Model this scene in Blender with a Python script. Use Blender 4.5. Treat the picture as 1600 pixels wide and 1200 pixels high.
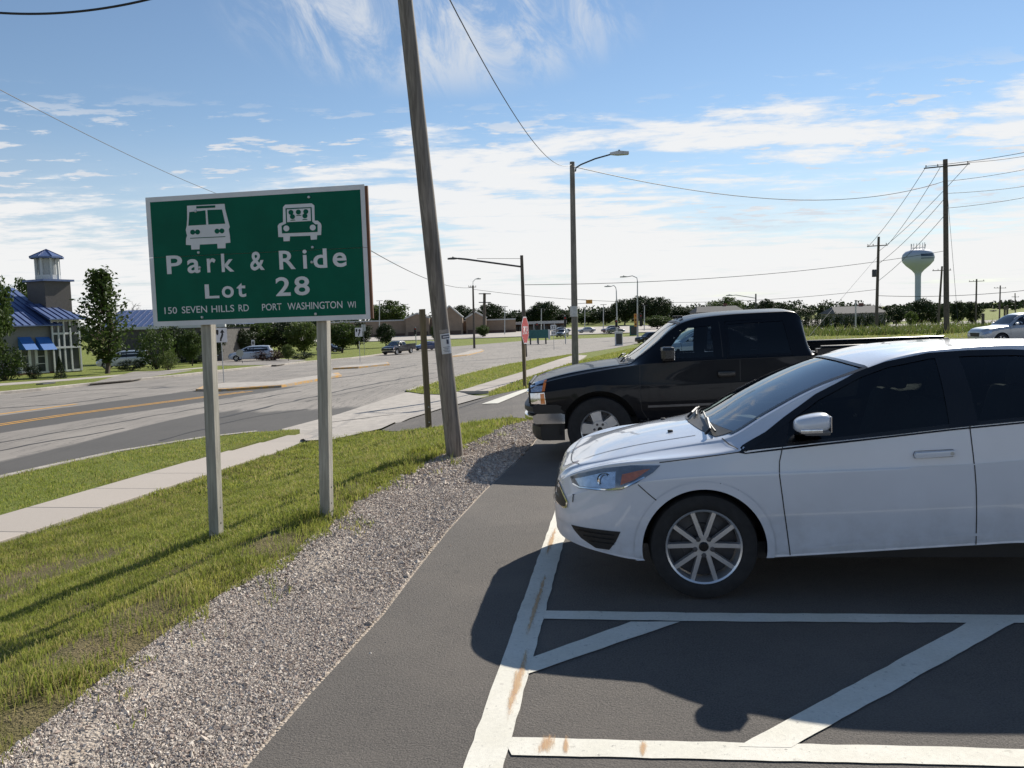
import bpy, bmesh, math, random
import numpy as np
from mathutils import Vector, Matrix
from mathutils.bvhtree import BVHTree

for o in list(bpy.data.objects): bpy.data.objects.remove(o)
scene = bpy.context.scene
col = scene.collection
rad = math.radians

# ---------------------------------------------------------------- camera
FPX = 1295.0                       # focal length in pixels of the 1600 px wide photograph
PITCH = math.atan(100 / FPX); ROLL = rad(1.9)
CAM = np.array([0.0, 0.0, 1.7])
_r = np.array([1.0, 0, 0]); FWD = np.array([0, math.cos(PITCH), -math.sin(PITCH)]); _u = np.array([0, math.sin(PITCH), math.cos(PITCH)])
RGT = _r * math.cos(ROLL) - _u * math.sin(ROLL); UPV = _u * math.cos(ROLL) + _r * math.sin(ROLL)
cd = bpy.data.cameras.new('camera'); cam = bpy.data.objects.new('camera', cd); col.objects.link(cam)
cd.sensor_width = 36.0; cd.lens = 36.0 * FPX / 1600; cd.clip_start = 0.05; cd.clip_end = 6000
m = Matrix.Identity(4)
for i in range(3):
    m[i][0] = RGT[i]; m[i][1] = UPV[i]; m[i][2] = -FWD[i]; m[i][3] = CAM[i]
cam.matrix_world = m
scene.camera = cam

# ---------------------------------------------------------------- sky, sun, exposure
SUN_AZ, SUN_EL = rad(34), rad(34.5)
world = bpy.data.worlds.new('World'); scene.world = world; world.use_nodes = True
wt = world.node_tree; wn = wt.nodes; wl = wt.links
for n in list(wn): wn.remove(n)
def wnode(t, **kw):
    n = wn.new(t)
    for k, v in kw.items(): setattr(n, k, v)
    return n
def wmath(op, a, b=None, c=None, clamp=False):
    n = wn.new('ShaderNodeMath'); n.operation = op; n.use_clamp = clamp
    for i, v in enumerate((a, b, c)):
        if v is None: continue
        if isinstance(v, (int, float)): n.inputs[i].default_value = v
        else: wl.new(v, n.inputs[i])
    return n.outputs[0]
def wramp(v, a, b, lo=0.0, hi=1.0, smooth=True):
    n = wn.new('ShaderNodeMapRange'); n.interpolation_type = 'SMOOTHSTEP' if smooth else 'LINEAR'; n.clamp = True
    wl.new(v, n.inputs[0])
    for i, x in enumerate((a, b, lo, hi)):
        n.inputs[1 + i].default_value = x
    return n.outputs[0]
sky = wnode('ShaderNodeTexSky', sky_type='NISHITA', sun_disc=False, sun_elevation=SUN_EL, sun_rotation=SUN_AZ)
sky.air_density = 1.0; sky.dust_density = 0.0; sky.ozone_density = 2.2
tc = wnode('ShaderNodeTexCoord'); sp = wnode('ShaderNodeSeparateXYZ'); wl.new(tc.outputs['Generated'], sp.inputs[0])
dx, dy, dz = sp.outputs
zz = wmath('ADD', wmath('MAXIMUM', dz, 0.0), 0.05)
px_ = wmath('DIVIDE', dx, zz); py_ = wmath('DIVIDE', dy, zz)
def wcomb(x, y, z=0.0):
    n = wn.new('ShaderNodeCombineXYZ')
    for i, v in enumerate((x, y, z)):
        if isinstance(v, (int, float)): n.inputs[i].default_value = v
        else: wl.new(v, n.inputs[i])
    return n.outputs[0]
def wnoise(vec, scale, detail=6, rough=0.55, dist=0.0):
    n = wn.new('ShaderNodeTexNoise'); n.noise_dimensions = '3D'; wl.new(vec, n.inputs['Vector'])
    n.inputs['Scale'].default_value = scale; n.inputs['Detail'].default_value = detail; n.inputs['Roughness'].default_value = rough
    n.inputs['Distortion'].default_value = dist
    return n.outputs['Fac']
plane = wcomb(px_, wmath('MULTIPLY', py_, 1.0), 3.7)
# broken sheet of altocumulus, thicker the lower one looks through it, and small flakes higher up
SK = (31.0, 9.0)
big = wnoise(wcomb(wmath('ADD', px_, SK[0]), wmath('ADD', py_, SK[1]), 3.7), 0.30, 3, 0.5)
fine = wnoise(wcomb(wmath('ADD', wmath('MULTIPLY', px_, 0.8), 11.0), wmath('MULTIPLY', py_, 1.25), 1.3), 2.4, 9, 0.64, 0.2)
mixv = wmath('ADD', wmath('MULTIPLY', big, 0.58), wmath('MULTIPLY', fine, 0.42))
thr = wmath('ADD', wramp(dz, 0.02, 0.20, 0.36, 0.508, False), wramp(dz, 0.19, 0.30, 0.0, 0.16, False))
dens = wmath('SUBTRACT', mixv, thr)
c1 = wramp(dens, 0.0, 0.085, 0.0, 0.93)
flk = wnoise(wcomb(wmath('MULTIPLY', px_, 0.7), wmath('MULTIPLY', py_, 1.1), 6.1), 6.5, 7, 0.6, 0.1)
flm = wnoise(wcomb(px_, py_, 8.8), 0.55, 2, 0.5)
c2 = wmath('MULTIPLY', wmath('MULTIPLY', wramp(wmath('ADD', wmath('MULTIPLY', flk, 0.7), wmath('MULTIPLY', flm, 0.3)), 0.54, 0.60), wramp(dz, 0.06, 0.12)), wmath('MULTIPLY', wramp(dz, 0.26, 0.20), 0.95))
# thin veil low over the horizon
veil = wmath('MULTIPLY', wramp(dz, 0.0, 0.24, 0.85, 0.0), wramp(wnoise(wcomb(px_, py_, 9.0), 0.5, 5, 0.55), 0.28, 0.56, 0.35, 1.0))
# streaked cirrus high up
az = wmath('ARCTAN2', dx, dy)
str_ = wnoise(wcomb(wmath('ADD', wmath('MULTIPLY', az, 9.0), wmath('MULTIPLY', dz, 5.0)), wmath('MULTIPLY', dz, 5.5), 2.0), 1.6, 8, 0.68, 0.9)
blob = wnoise(wcomb(wmath('MULTIPLY', az, 1.0), wmath('MULTIPLY', dz, 3.2), 5.2), 2.6, 2, 0.5)
ex = wmath('MULTIPLY', wmath('SUBTRACT', az, -0.07), 4.2); ey = wmath('MULTIPLY', wmath('SUBTRACT', dz, 0.335), 13.0)
rr = wmath('ADD', wmath('MULTIPLY', ex, ex), wmath('MULTIPLY', ey, ey))
tuft = wramp(rr, 0.15, 1.3, 1.0, 0.0)
c3 = wmath('MULTIPLY', wmath('MULTIPLY', tuft, wramp(str_, 0.38, 0.66)), 0.85)
cov = wmath('SUBTRACT', 1.0, wmath('MULTIPLY', wmath('MULTIPLY', wmath('MULTIPLY', wmath('SUBTRACT', 1.0, c1), wmath('SUBTRACT', 1.0, c2)), wmath('SUBTRACT', 1.0, veil)), wmath('SUBTRACT', 1.0, c3)))
cloudcol = wnode('ShaderNodeMixRGB'); cloudcol.inputs[1].default_value = (6.3, 6.7, 7.3, 1); cloudcol.inputs[2].default_value = (8.3, 8.3, 8.3, 1)
wl.new(wramp(wmath('ADD', dens, wmath('MULTIPLY', fine, 0.12)), 0.0, 0.16), cloudcol.inputs[0])
mx = wnode('ShaderNodeMixRGB'); wl.new(cov, mx.inputs[0]); wl.new(sky.outputs[0], mx.inputs[1]); wl.new(cloudcol.outputs[0], mx.inputs[2])
bg = wnode('ShaderNodeBackground'); bg.inputs['Strength'].default_value = 0.08; wl.new(mx.outputs[0], bg.inputs['Color'])
wo = wnode('ShaderNodeOutputWorld'); wl.new(bg.outputs[0], wo.inputs['Surface'])

sd = bpy.data.lights.new('sun', 'SUN'); sd.energy = 5.0; sd.angle = rad(0.53); sd.color = (1.0, 0.94, 0.84)
sun = bpy.data.objects.new('sun', sd); col.objects.link(sun)
SDIR = Vector((math.sin(SUN_AZ) * math.cos(SUN_EL), math.cos(SUN_AZ) * math.cos(SUN_EL), math.sin(SUN_EL)))
sun.rotation_euler = SDIR.to_track_quat('Z', 'Y').to_euler(); sun.location = (30, 50, 40)
vs = scene.view_settings
vs.view_transform = 'Standard'; vs.look = 'None'; vs.exposure = 0.45; vs.gamma = 1.0; vs.use_curve_mapping = False

# ---------------------------------------------------------------- layout helpers
def ray(x, y): return FWD + RGT * (x - 800) / FPX - UPV * (y - 600) / FPX
def at(x, y, Y):
    """world point at distance Y that the photo shows at (x, y)"""
    d = ray(x, y); return Vector(CAM + d * (Y / d[1]))
SP = [(-60, -.3), (0, -.95), (68, -1.75), (110, -2.5), (130, -2.7), (150, -2.65), (265, -2.0), (600, 1.5), (3000, 6)]
LP = [(-60, 0), (14, 0), (52, -.65), (95, -.8), (150, -2.4), (265, -2.0), (600, 1.5), (3000, 6)]
TOE = [(-60, -17), (0, -7.95), (22, -4.78), (45, -1.0), (60, 2.6), (90, 11.), (140, 30), (300, 80), (3000, 800)]
TOP = [(-60, -8), (0, -2.6), (3.2, -1.95), (4.4, -1.82), (5.9, -1.56), (7.5, -1.4), (10.7, -.75), (14.5, .3), (22, 1.6), (45, 5.5), (60, 10), (90, 20), (140, 45), (300, 120), (3000, 1200)]
def _ip(v, P): return np.interp(v, [p[0] for p in P], [p[1] for p in P])
def TZ(X, Y):
    X = np.asarray(X, float); Y = np.asarray(Y, float)
    t = _ip(Y, TOE); b = _ip(Y, TOP); w = np.clip((X - t) / (b - t), 0, 1); w = w * w * (3 - 2 * w)
    a = _ip(Y, LP)
    rd = np.where((X > t - .12) & (Y < 22.6) & (Y > -30), .15 * np.exp(-np.maximum(0, X - t) ** 2 / 3.0), 0.0)
    bm_ = np.where((Y > 1) & (Y < 13.5), .085 * np.exp(-(X - b + .50) ** 2 / .16) * np.clip((13.5 - Y) / 3, 0, 1), 0.0)
    return _ip(Y, SP) * (1 - w) + a * w + rd + bm_
def tz(x, y): return float(TZ(x, y))
def G(x, y):
    """where the photo's pixel meets the terrain"""
    d = ray(x, y); t = 1.5; prev = 1.0
    while t < 1500:
        p = CAM + d * t
        if p[2] < tz(p[0], p[1]):
            a, b = prev, t
            for _ in range(30):
                mm = (a + b) / 2; p = CAM + d * mm
                if p[2] < tz(p[0], p[1]): b = mm
                else: a = mm
            return Vector(CAM + d * b)
        prev = t; t *= 1.012
    return None

def GS(x, y):
    """the same on the plane of the street"""
    d = ray(x, y); t = 8.0
    for _ in range(60): t += ((float(_ip(d[1] * t, SP)) - CAM[2]) / d[2] - t) * .6
    return Vector(CAM + d * t)

# ---------------------------------------------------------------- mesh helpers
def tag(o, label=None, cat=None, group=None, kind=None):
    if label: o['label'] = label
    if cat: o['category'] = cat
    if group: o['group'] = group
    if kind: o['kind'] = kind
    return o
def link(name, me, parent=None):
    o = bpy.data.objects.new(name, me); col.objects.link(o)
    if parent is not None: o.parent = parent
    return o
def empty(name, loc=(0, 0, 0), rz=0.0, scale=1.0):
    o = bpy.data.objects.new(name, None); col.objects.link(o); o.location = loc; o.rotation_euler = (0, 0, rz); o.scale = (scale,) * 3
    o.empty_display_size = 0.1
    return o
def mesh_np(name, v, f, mat=None, smooth=False):
    v = np.asarray(v, np.float32); f = np.asarray(f, np.int32); k = f.shape[1]
    me = bpy.data.meshes.new(name); me.vertices.add(len(v)); me.vertices.foreach_set('co', v.ravel())
    me.loops.add(f.size); me.loops.foreach_set('vertex_index', f.ravel())
    me.polygons.add(len(f)); me.polygons.foreach_set('loop_start', np.arange(0, f.size, k, dtype=np.int32))
    me.polygons.foreach_set('loop_total', np.full(len(f), k, np.int32))
    me.polygons.foreach_set('use_smooth', np.full(len(f), smooth))
    me.update(calc_edges=True); me.validate()
    if mat: me.materials.append(mat)
    return me
class MB:
    def __init__(s): s.v = []; s.f = []
    def add(s, vs, fs):
        b = len(s.v); s.v += [tuple(x) for x in vs]; s.f += [tuple(b + i for i in f) for f in fs]; return s
    def box(s, c, d, rot=None, bev=0.0):
        x, y, z = (q / 2 for q in d)
        R = rot if rot is not None else Matrix.Identity(3)
        c = Vector(c)
        if bev <= 0:
            P = [Vector((sx * x, sy * y, sz * z)) for sz in (-1, 1) for sy in (-1, 1) for sx in (-1, 1)]
            F = [(0, 2, 3, 1), (4, 5, 7, 6), (0, 1, 5, 4), (2, 6, 7, 3), (0, 4, 6, 2), (1, 3, 7, 5)]
        else:
            bm = bmesh.new(); bmesh.ops.create_cube(bm, size=1.0, matrix=Matrix.Diagonal((d[0], d[1], d[2], 1)))
            bmesh.ops.bevel(bm, geom=bm.edges[:], offset=min(bev, .45 * min(d)), segments=2, affect='EDGES', profile=.6)
            P = [v.co.copy() for v in bm.verts]; F = [[v.index for v in f.verts] for f in bm.faces]; bm.free()
        return s.add([c + R @ p for p in P], F)
    def tube(s, pts, r, n=8, cap=True):
        pts = [Vector(p) for p in pts]; k = len(pts); rs = r if hasattr(r, '__len__') else [r] * k
        V = []; F = []; prev = None
        for i, p in enumerate(pts):
            t = (pts[min(i + 1, k - 1)] - pts[max(i - 1, 0)]).normalized()
            if prev is None:
                a = t.orthogonal().normalized() if abs(t.z) < .9 else Vector((1, 0, 0)).cross(t).normalized()
            else:
                a = (prev - t * prev.dot(t)).normalized()
            prev = a; b = t.cross(a)
            V += [p + (a * math.cos(2 * math.pi * j / n) + b * math.sin(2 * math.pi * j / n)) * rs[i] for j in range(n)]
        for i in range(k - 1):
            for j in range(n):
                F.append((i * n + j, i * n + (j + 1) % n, (i + 1) * n + (j + 1) % n, (i + 1) * n + j))
        if cap: F += [tuple(range(n))[::-1], tuple((k - 1) * n + j for j in range(n))]
        return s.add(V, F)
    def lathe(s, prof, n=24, org=(0, 0, 0), axis='z', a0=0.0, a1=2 * math.pi):
        """prof: (radius, height) pairs"""
        V = []; F = []; full = abs(a1 - a0 - 2 * math.pi) < 1e-6; m_ = n if full else n + 1; o = Vector(org)
        for (r, h) in prof:
            for j in range(m_):
                t = a0 + (a1 - a0) * j / n; c, q = r * math.cos(t), r * math.sin(t)
                V.append(o + (Vector((c, q, h)) if axis == 'z' else Vector((c, h, q)) if axis == 'y' else Vector((h, c, q))))
        for i in range(len(prof) - 1):
            for j in range(n):
                k = (j + 1) % m_
                F.append((i * m_ + j, i * m_ + k, (i + 1) * m_ + k, (i + 1) * m_ + j))
        return s.add(V, F)
    def prism(s, poly, fn, d0, d1):
        """poly: 2-D outline; fn(a, b, d) -> 3-D point"""
        n = len(poly)
        return s.add([fn(a, b, d0) for a, b in poly] + [fn(a, b, d1) for a, b in poly],
                     [tuple(range(n))[::-1], tuple(range(n, 2 * n))] + [(i, (i + 1) % n, n + (i + 1) % n, n + i) for i in range(n)])
    def mesh(s, name, mat=None, smooth=False, angle=None):
        me = bpy.data.meshes.new(name); me.from_pydata(s.v, [], s.f); me.validate()
        bm = bmesh.new(); bm.from_mesh(me); bmesh.ops.recalc_face_normals(bm, faces=bm.faces[:]); bm.to_mesh(me); bm.free()
        if smooth:
            me.polygons.foreach_set('use_smooth', [True] * len(me.polygons))
            try: me.set_sharp_from_angle(angle=rad(angle or 38))
            except Exception: pass
        if mat: me.materials.append(mat)
        return me
    def build(s, name, mat=None, parent=None, smooth=False, angle=None):
        return link(name, s.mesh(name, mat, smooth, angle), parent)
def rotz(a): return Matrix.Rotation(a, 3, 'Z')
def copy_tree(o, parent=None):
    c = o.copy(); col.objects.link(c)
    if parent is not None: c.parent = parent
    for ch in list(o.children): copy_tree(ch, c)
    return c

# ---------------------------------------------------------------- materials
class NT:
    def __init__(s, name):
        s.m = bpy.data.materials.new(name); s.m.use_nodes = True; s.t = s.m.node_tree; s.n = s.t.nodes; s.l = s.t.links
        s.b = s.n['Principled BSDF']; s.out = s.n['Material Output']
        s.tc = s.n.new('ShaderNodeTexCoord')
        s.co = s.tc.outputs['Object']
    def noise(s, scale, detail=4, rough=.55, vec=None, dist=0.0):
        n = s.n.new('ShaderNodeTexNoise'); s.l.new(vec or s.co, n.inputs['Vector']); n.inputs['Scale'].default_value = scale
        n.inputs['Detail'].default_value = detail; n.inputs['Roughness'].default_value = rough; n.inputs['Distortion'].default_value = dist
        return n.outputs['Fac']
    def vor(s, scale, out='Distance', vec=None, feature='F1'):
        n = s.n.new('ShaderNodeTexVoronoi'); n.feature = feature; s.l.new(vec or s.co, n.inputs['Vector']); n.inputs['Scale'].default_value = scale
        return n.outputs[out]
    def mapv(s, scale=(1, 1, 1), rot=(0, 0, 0), loc=(0, 0, 0)):
        n = s.n.new('ShaderNodeMapping'); s.l.new(s.co, n.inputs[0]); n.inputs['Scale'].default_value = scale; n.inputs['Rotation'].default_value = rot
        n.inputs['Location'].default_value = loc
        return n.outputs[0]
    def ramp(s, v, a, b, lo=0., hi=1.):
        n = s.n.new('ShaderNodeMapRange'); n.interpolation_type = 'SMOOTHSTEP'; s.l.new(v, n.inputs[0])
        for i, x in enumerate((a, b, lo, hi)): n.inputs[1 + i].default_value = x
        return n.outputs[0]
    def math(s, op, a, b=None):
        n = s.n.new('ShaderNodeMath'); n.operation = op
        for i, v in enumerate((a, b)):
            if v is None: continue
            if isinstance(v, (int, float)): n.inputs[i].default_value = v
            else: s.l.new(v, n.inputs[i])
        return n.outputs[0]
    def mix(s, f, a, b):
        n = s.n.new('ShaderNodeMixRGB')
        for i, v in enumerate((f, a, b)):
            if isinstance(v, (int, float)): n.inputs[i].default_value = v
            elif isinstance(v, (tuple, list)): n.inputs[i].default_value = (*v[:3], 1)
            else: s.l.new(v, n.inputs[i])
        return n.outputs[0]
    def xyz(s):
        n = s.n.new('ShaderNodeSeparateXYZ'); s.l.new(s.co, n.inputs[0]); return n.outputs
    def color(s, c):
        if isinstance(c, (tuple, list)): s.b.inputs['Base Color'].default_value = (*c[:3], 1)
        else: s.l.new(c, s.b.inputs['Base Color'])
    def bump(s, h, strength=.3, dist=.02):
        n = s.n.new('ShaderNodeBump'); s.l.new(h, n.inputs['Height']); n.inputs['Strength'].default_value = strength; n.inputs['Distance'].default_value = dist
        s.l.new(n.outputs[0], s.b.inputs['Normal'])
    def island(s):
        n = s.n.new('ShaderNodeNewGeometry'); return n.outputs['Random Per Island']
    def set(s, **kw):
        for k, v in kw.items(): s.b.inputs[k.replace('_', ' ')].default_value = v
def sc(c, k): return tuple(min(1, x * k) for x in c)
def M(name, c, rough=.6, metal=0., var=.18, scale=6., bump=0., bscale=40., coat=0., c2=None):
    t = NT(name); f = t.noise(scale, 5, .6)
    t.color(t.mix(t.ramp(f, .3, .7), sc(c, 1 - var), c2 or sc(c, 1 + var)))
    t.set(Roughness=rough, Metallic=metal)
    if coat: t.set(Coat_Weight=coat, Coat_Roughness=.04)
    if bump: t.bump(t.noise(bscale, 4, .6), bump, .02)
    return t.m
MAT = {}
def wood(name, c, dark, grain=(40, 40, 2.2)):
    t = NT(name); g = t.noise(1.0, 6, .65, t.mapv(grain), .6); k = t.noise(1.4, 3, .5)
    t.color(t.mix(t.ramp(g, .32, .68), dark, c) if True else c)
    cc = t.mix(t.ramp(g, .32, .68), dark, c); t.color(t.mix(t.ramp(k, .35, .75, 0, .45), cc, sc(dark, .8)))
    t.set(Roughness=.85); t.bump(g, .5, .006); return t.m
MAT['post'] = wood('weathered_post_wood', (.46, .435, .37), (.27, .255, .215))
MAT['pole'] = wood('grey_pole_wood', (.30, .27, .235), (.13, .115, .10), (26, 26, 1.2))
MAT['pole_far'] = M('dark_pole_wood', (.11, .09, .075), .9)
MAT['post_tan'] = wood('treated_post_wood', (.23, .17, .09), (.11, .085, .05))
MAT['ply'] = wood('plywood_edge', (.22, .10, .055), (.12, .055, .03))
MAT['galv'] = M('galvanised_steel', (.42, .43, .44), .45, .7, .12)
MAT['steel_dark'] = M('dark_steel', (.07, .07, .075), .5, .5)
MAT['black'] = M('black_plastic', (.012, .012, .013), .5, 0, .2)
MAT['rubber'] = M('tyre_rubber', (.016, .016, .017), .8, 0, .25, 20)
MAT['chrome'] = M('chrome', (.75, .76, .78), .08, 1.0, .03)
MAT['white'] = M('white_sheeting', (.62, .62, .64), .45, 0, .05)
MAT['green'] = M('green_sheeting', (.001, .098, .060), .5, 0, .10, 3); MAT['green'].node_tree.nodes['Principled BSDF'].inputs['Specular IOR Level'].default_value = .12
MAT['wire'] = M('black_wire', (.02, .02, .022), .6)
t = NT('worn_yellow_paint'); n_ = t.noise(2.2, 6, .75); t.color(t.mix(t.ramp(n_, .42, .58), (.58, .31, .06), (.36, .31, .25))); t.set(Roughness=.8); MAT['yellow'] = t.m; t = NT('yellow_line_paint'); n_ = t.noise(1.4, 6, .75, t.mapv((3, .5, 1))); t.color(t.mix(t.ramp(n_, .52, .68), (.60, .31, .05), (.30, .22, .13))); t.set(Roughness=.8); MAT['yellow_line'] = t.m
MAT['concrete'] = M('concrete', (.38, .345, .305), .9, 0, .14, 3, .25, 60)

def asphalt():
    t = NT('lot_asphalt'); a = t.noise(110, 4, .75); b = t.noise(.9, 6, .65); c = t.noise(60, 4, .6); d = t.noise(5.5, 5, .7); g = t.noise(26, 4, .7)
    sp_ = t.vor(120); pit = t.vor(70)
    col1 = t.mix(t.ramp(a, .33, .70), (.048, .043, .038), (.168, .150, .133))
    col1 = t.mix(t.ramp(g, .30, .72, .0, .45), col1, (.138, .122, .107))
    col2 = t.mix(t.ramp(b, .38, .70, 0, .45), col1, (.172, .150, .128))
    col2 = t.mix(t.ramp(d, .56, .76, 0, .38), col2, (.048, .045, .043))
    col3 = t.mix(t.ramp(sp_, .0, .17, .55, 0.), col2, (.33, .30, .27))
    col3 = t.mix(t.ramp(pit, .0, .14, .8, 0.), col3, (.025, .023, .022))
    al = t.noise(.55, 4, .6, t.mapv((.25, 1.6, 1), (0, 0, -.11)), .3)
    col3 = t.mix(t.ramp(al, .55, .72, 0, .35), col3, (.055, .051, .048))
    t.color(col3); t.set(Roughness=.88); t.bump(t.math('ADD', a, t.math('MULTIPLY', c, .9)), .8, .010)
    return t.m
MAT['asphalt'] = asphalt()
def street():
    t = NT('street_pavement'); X, Y, Z = t.xyz()
    u = t.math('SUBTRACT', X, t.math('MULTIPLY', Y, .05))            # distance across the street
    al = t.mapv((.55, .045, 1), (0, 0, .05))
    n1 = t.noise(1.3, 6, .62, al, .4); n2 = t.noise(70, 3, .6); n3 = t.noise(.35, 4, .6)
    base = t.mix(t.ramp(n3, .3, .7), (.215, .194, .170), (.295, .265, .232))
    base = t.mix(t.ramp(n2, .3, .7, 0, .3), base, (.18, .165, .15))
    lane = t.math('MULTIPLY', t.ramp(u, -13.6, -12.4), t.ramp(Y, 36, 27))
    uc = t.math('SUBTRACT', X, t.math('MULTIPLY', Y, .25))
    band = t.math('MULTIPLY', t.math('MULTIPLY', t.ramp(uc, -28.2, -27.2), t.ramp(uc, -21.2, -22.4)), t.ramp(Y, 56, 40))
    dark = t.math('MAXIMUM', lane, band)
    dark = t.ramp(t.math('ADD', dark, t.math('MULTIPLY', n1, .9)), 1.12, 1.30)
    base = t.mix(t.math('MULTIPLY', dark, .85), base, (.050, .048, .046))
    crack = t.ramp(t.noise(.9, 5, .7, t.mapv((1.4, .06, 1), (0, 0, .06)), 1.2), .485, .50)
    crack2 = t.math('MULTIPLY', crack, t.ramp(t.noise(.9, 5, .7, t.mapv((1.4, .06, 1), (0, 0, .06)), 1.2), .515, .50))
    t.color(t.mix(t.math('MULTIPLY', crack2, .7), base, (.06, .057, .054)))
    t.set(Roughness=.9); t.bump(n2, .3, .01); return t.m
MAT['street'] = street()
def turf(name, a, b, dry):
    t = NT(name); n1 = t.noise(.6, 6, .6); n2 = t.noise(9, 5, .65); n3 = t.noise(60, 3, .6)
    c = t.mix(t.ramp(n2, .3, .7), a, b); c = t.mix(t.ramp(n1, .48, .72, 0, .6), c, dry); c = t.mix(t.ramp(n3, .3, .7, 0, .4), c, sc(a, .6))
    t.color(c); t.set(Roughness=.95); t.b.inputs['Specular IOR Level'].default_value = .15; t.bump(t.math('ADD', n3, n2), .8, .05); return t.m
MAT['turf'] = turf('turf', (.15, .19, .036), (.235, .26, .062), (.28, .24, .105))
MAT['soil'] = turf('bank_soil', (.145, .130, .055), (.20, .165, .085), (.26, .19, .12))
MAT['field'] = turf('field_turf', (.13, .16, .045), (.17, .19, .06), (.20, .18, .085))
def blade_mat(name, a, b, dry, trans=.5):
    t = NT(name); r = t.island(); n1 = t.noise(.7, 4, .6)
    c = t.mix(r, a, b); c = t.mix(t.ramp(t.math('ADD', t.math('MULTIPLY', r, .55), t.math('MULTIPLY', n1, .6)), .60, .80, 0, .85), c, dry)
    n2 = t.noise(1.9, 4, .6); c = t.mix(t.ramp(n2, .40, .62, 0, .55), c, sc(a, .78)); n3 = t.noise(3.3, 3, .6); c = t.mix(t.ramp(n3, .52, .70, 0, .5), c, (b[0] * 1.25, b[1] * 1.12, b[2]))
    t.color(c); t.set(Roughness=.55); t.b.inputs['Specular IOR Level'].default_value = .3
    tr = t.n.new('ShaderNodeBsdfTranslucent'); t.l.new(c, tr.inputs[0]); ms = t.n.new('ShaderNodeMixShader'); ms.inputs[0].default_value = trans
    t.l.new(t.b.outputs[0], ms.inputs[1]); t.l.new(tr.outputs[0], ms.inputs[2]); t.l.new(ms.outputs[0], t.out.inputs[0]); return t.m
MAT['blade'] = blade_mat('grass_blades', (.205, .250, .042), (.350, .385, .085), (.44, .36, .16))
MAT['weed'] = blade_mat('weed_blades', (.070, .105, .022), (.125, .160, .040), (.19, .17, .075))
def leaf_mat(name, a, b, trans=.35):
    t = NT(name); r = t.island(); n1 = t.noise(.5, 3, .6)
    c = t.mix(r, a, b); c = t.mix(t.ramp(n1, .35, .7, 0, .5), c, sc(a, .7)); t.color(c); t.set(Roughness=.6)
    t.b.inputs['Specular IOR Level'].default_value = .25
    tr = t.n.new('ShaderNodeBsdfTranslucent'); t.l.new(c, tr.inputs[0]); ms = t.n.new('ShaderNodeMixShader'); ms.inputs[0].default_value = trans
    t.l.new(t.b.outputs[0], ms.inputs[1]); t.l.new(tr.outputs[0], ms.inputs[2]); t.l.new(ms.outputs[0], t.out.inputs[0]); return t.m
MAT['leaf'] = leaf_mat('leaves_mid', (.040, .070, .016), (.085, .125, .030))
MAT['leaf_dark'] = leaf_mat('leaves_dark', (.020, .036, .014), (.045, .066, .022), .2)
MAT['leaf_light'] = leaf_mat('leaves_light', (.070, .105, .025), (.125, .165, .042))
MAT['leaf_red'] = leaf_mat('leaves_maroon', (.045, .022, .018), (.075, .04, .028), .2)
MAT['bark'] = M('bark', (.085, .065, .05), .95, 0, .25, 12, .5, 30)
def stone_mat():
    t = NT('gravel_stones'); r = t.island(); n = t.noise(40, 3, .6)
    c = t.mix(t.ramp(r, 0, 1), (.36, .305, .255), (.64, .555, .470)); c = t.mix(t.ramp(t.math('FRACT', t.math('MULTIPLY', r, 7.3)), .78, .8, 0, .7), c, (.76, .69, .60))
    c = t.mix(t.ramp(t.math('FRACT', t.math('MULTIPLY', r, 13.7)), .80, .82, 0, .6), c, (.30, .20, .16))
    t.color(t.mix(t.ramp(n, .3, .7, 0, .4), c, (.22, .195, .17))); t.set(Roughness=.9); return t.m
MAT['stone'] = stone_mat()
def gravel_bed():
    t = NT('gravel_bed'); v = t.vor(55, 'Color'); d = t.vor(55); n = t.noise(2, 4, .6)
    s_ = t.n.new('ShaderNodeSeparateColor'); t.l.new(v, s_.inputs[0])
    c = t.mix(s_.outputs[0], (.34, .285, .23), (.54, .465, .385)); c = t.mix(t.ramp(n, .4, .75, 0, .6), c, (.26, .215, .165))
    t.color(c); t.set(Roughness=.95); t.bump(t.math('SUBTRACT', 1.0, d), .9, .015); return t.m
MAT['gravel'] = gravel_bed()
def line_paint(name='line_paint', rust=False):
    t = NT(name); n = t.noise(60, 4, .7); n2 = t.noise(3, 4, .6); k = t.noise(14, 5, .75)
    c = t.mix(t.ramp(n2, .3, .7), (.70, .67, .57), (.78, .75, .66)); c = t.mix(t.ramp(n, .25, .75, .28, 0.), c, (.40, .38, .33))
    w_ = t.noise(34, 6, .8); c = t.mix(t.ramp(k, .60, .70, 0, .55), c, (.30, .27, .23)); c = t.mix(t.ramp(w_, .60, .68, 0, .75), c, (.15, .14, .13)); q_ = t.noise(1.6, 5, .65, None, .4); c = t.mix(t.ramp(q_, .5, .75, 0, .35), c, (.46, .40, .31))
    t.color(c); t.set(Roughness=.8); t.bump(t.noise(220, 3, .7), .4, .006); return t.m
MAT['line'] = line_paint()
def rust_mat():
    t = NT('rust_stain'); n = t.noise(20, 6, .75, t.mapv((2.2, .30, 1), (0, 0, .14)), .5); t.color(t.mix(t.ramp(n, .3, .7), (.50, .22, .06), (.62, .42, .22)))
    t.set(Roughness=.85)
    X = t.n.new('ShaderNodeAttribute'); X.attribute_name = 'fade'
    a = t.ramp(t.math('ADD', n, t.math('MULTIPLY', X.outputs['Fac'], .55)), .70, .98, 0, .62)
    t.l.new(a, t.b.inputs['Alpha']); return t.m
MAT['rust'] = rust_mat()
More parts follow.
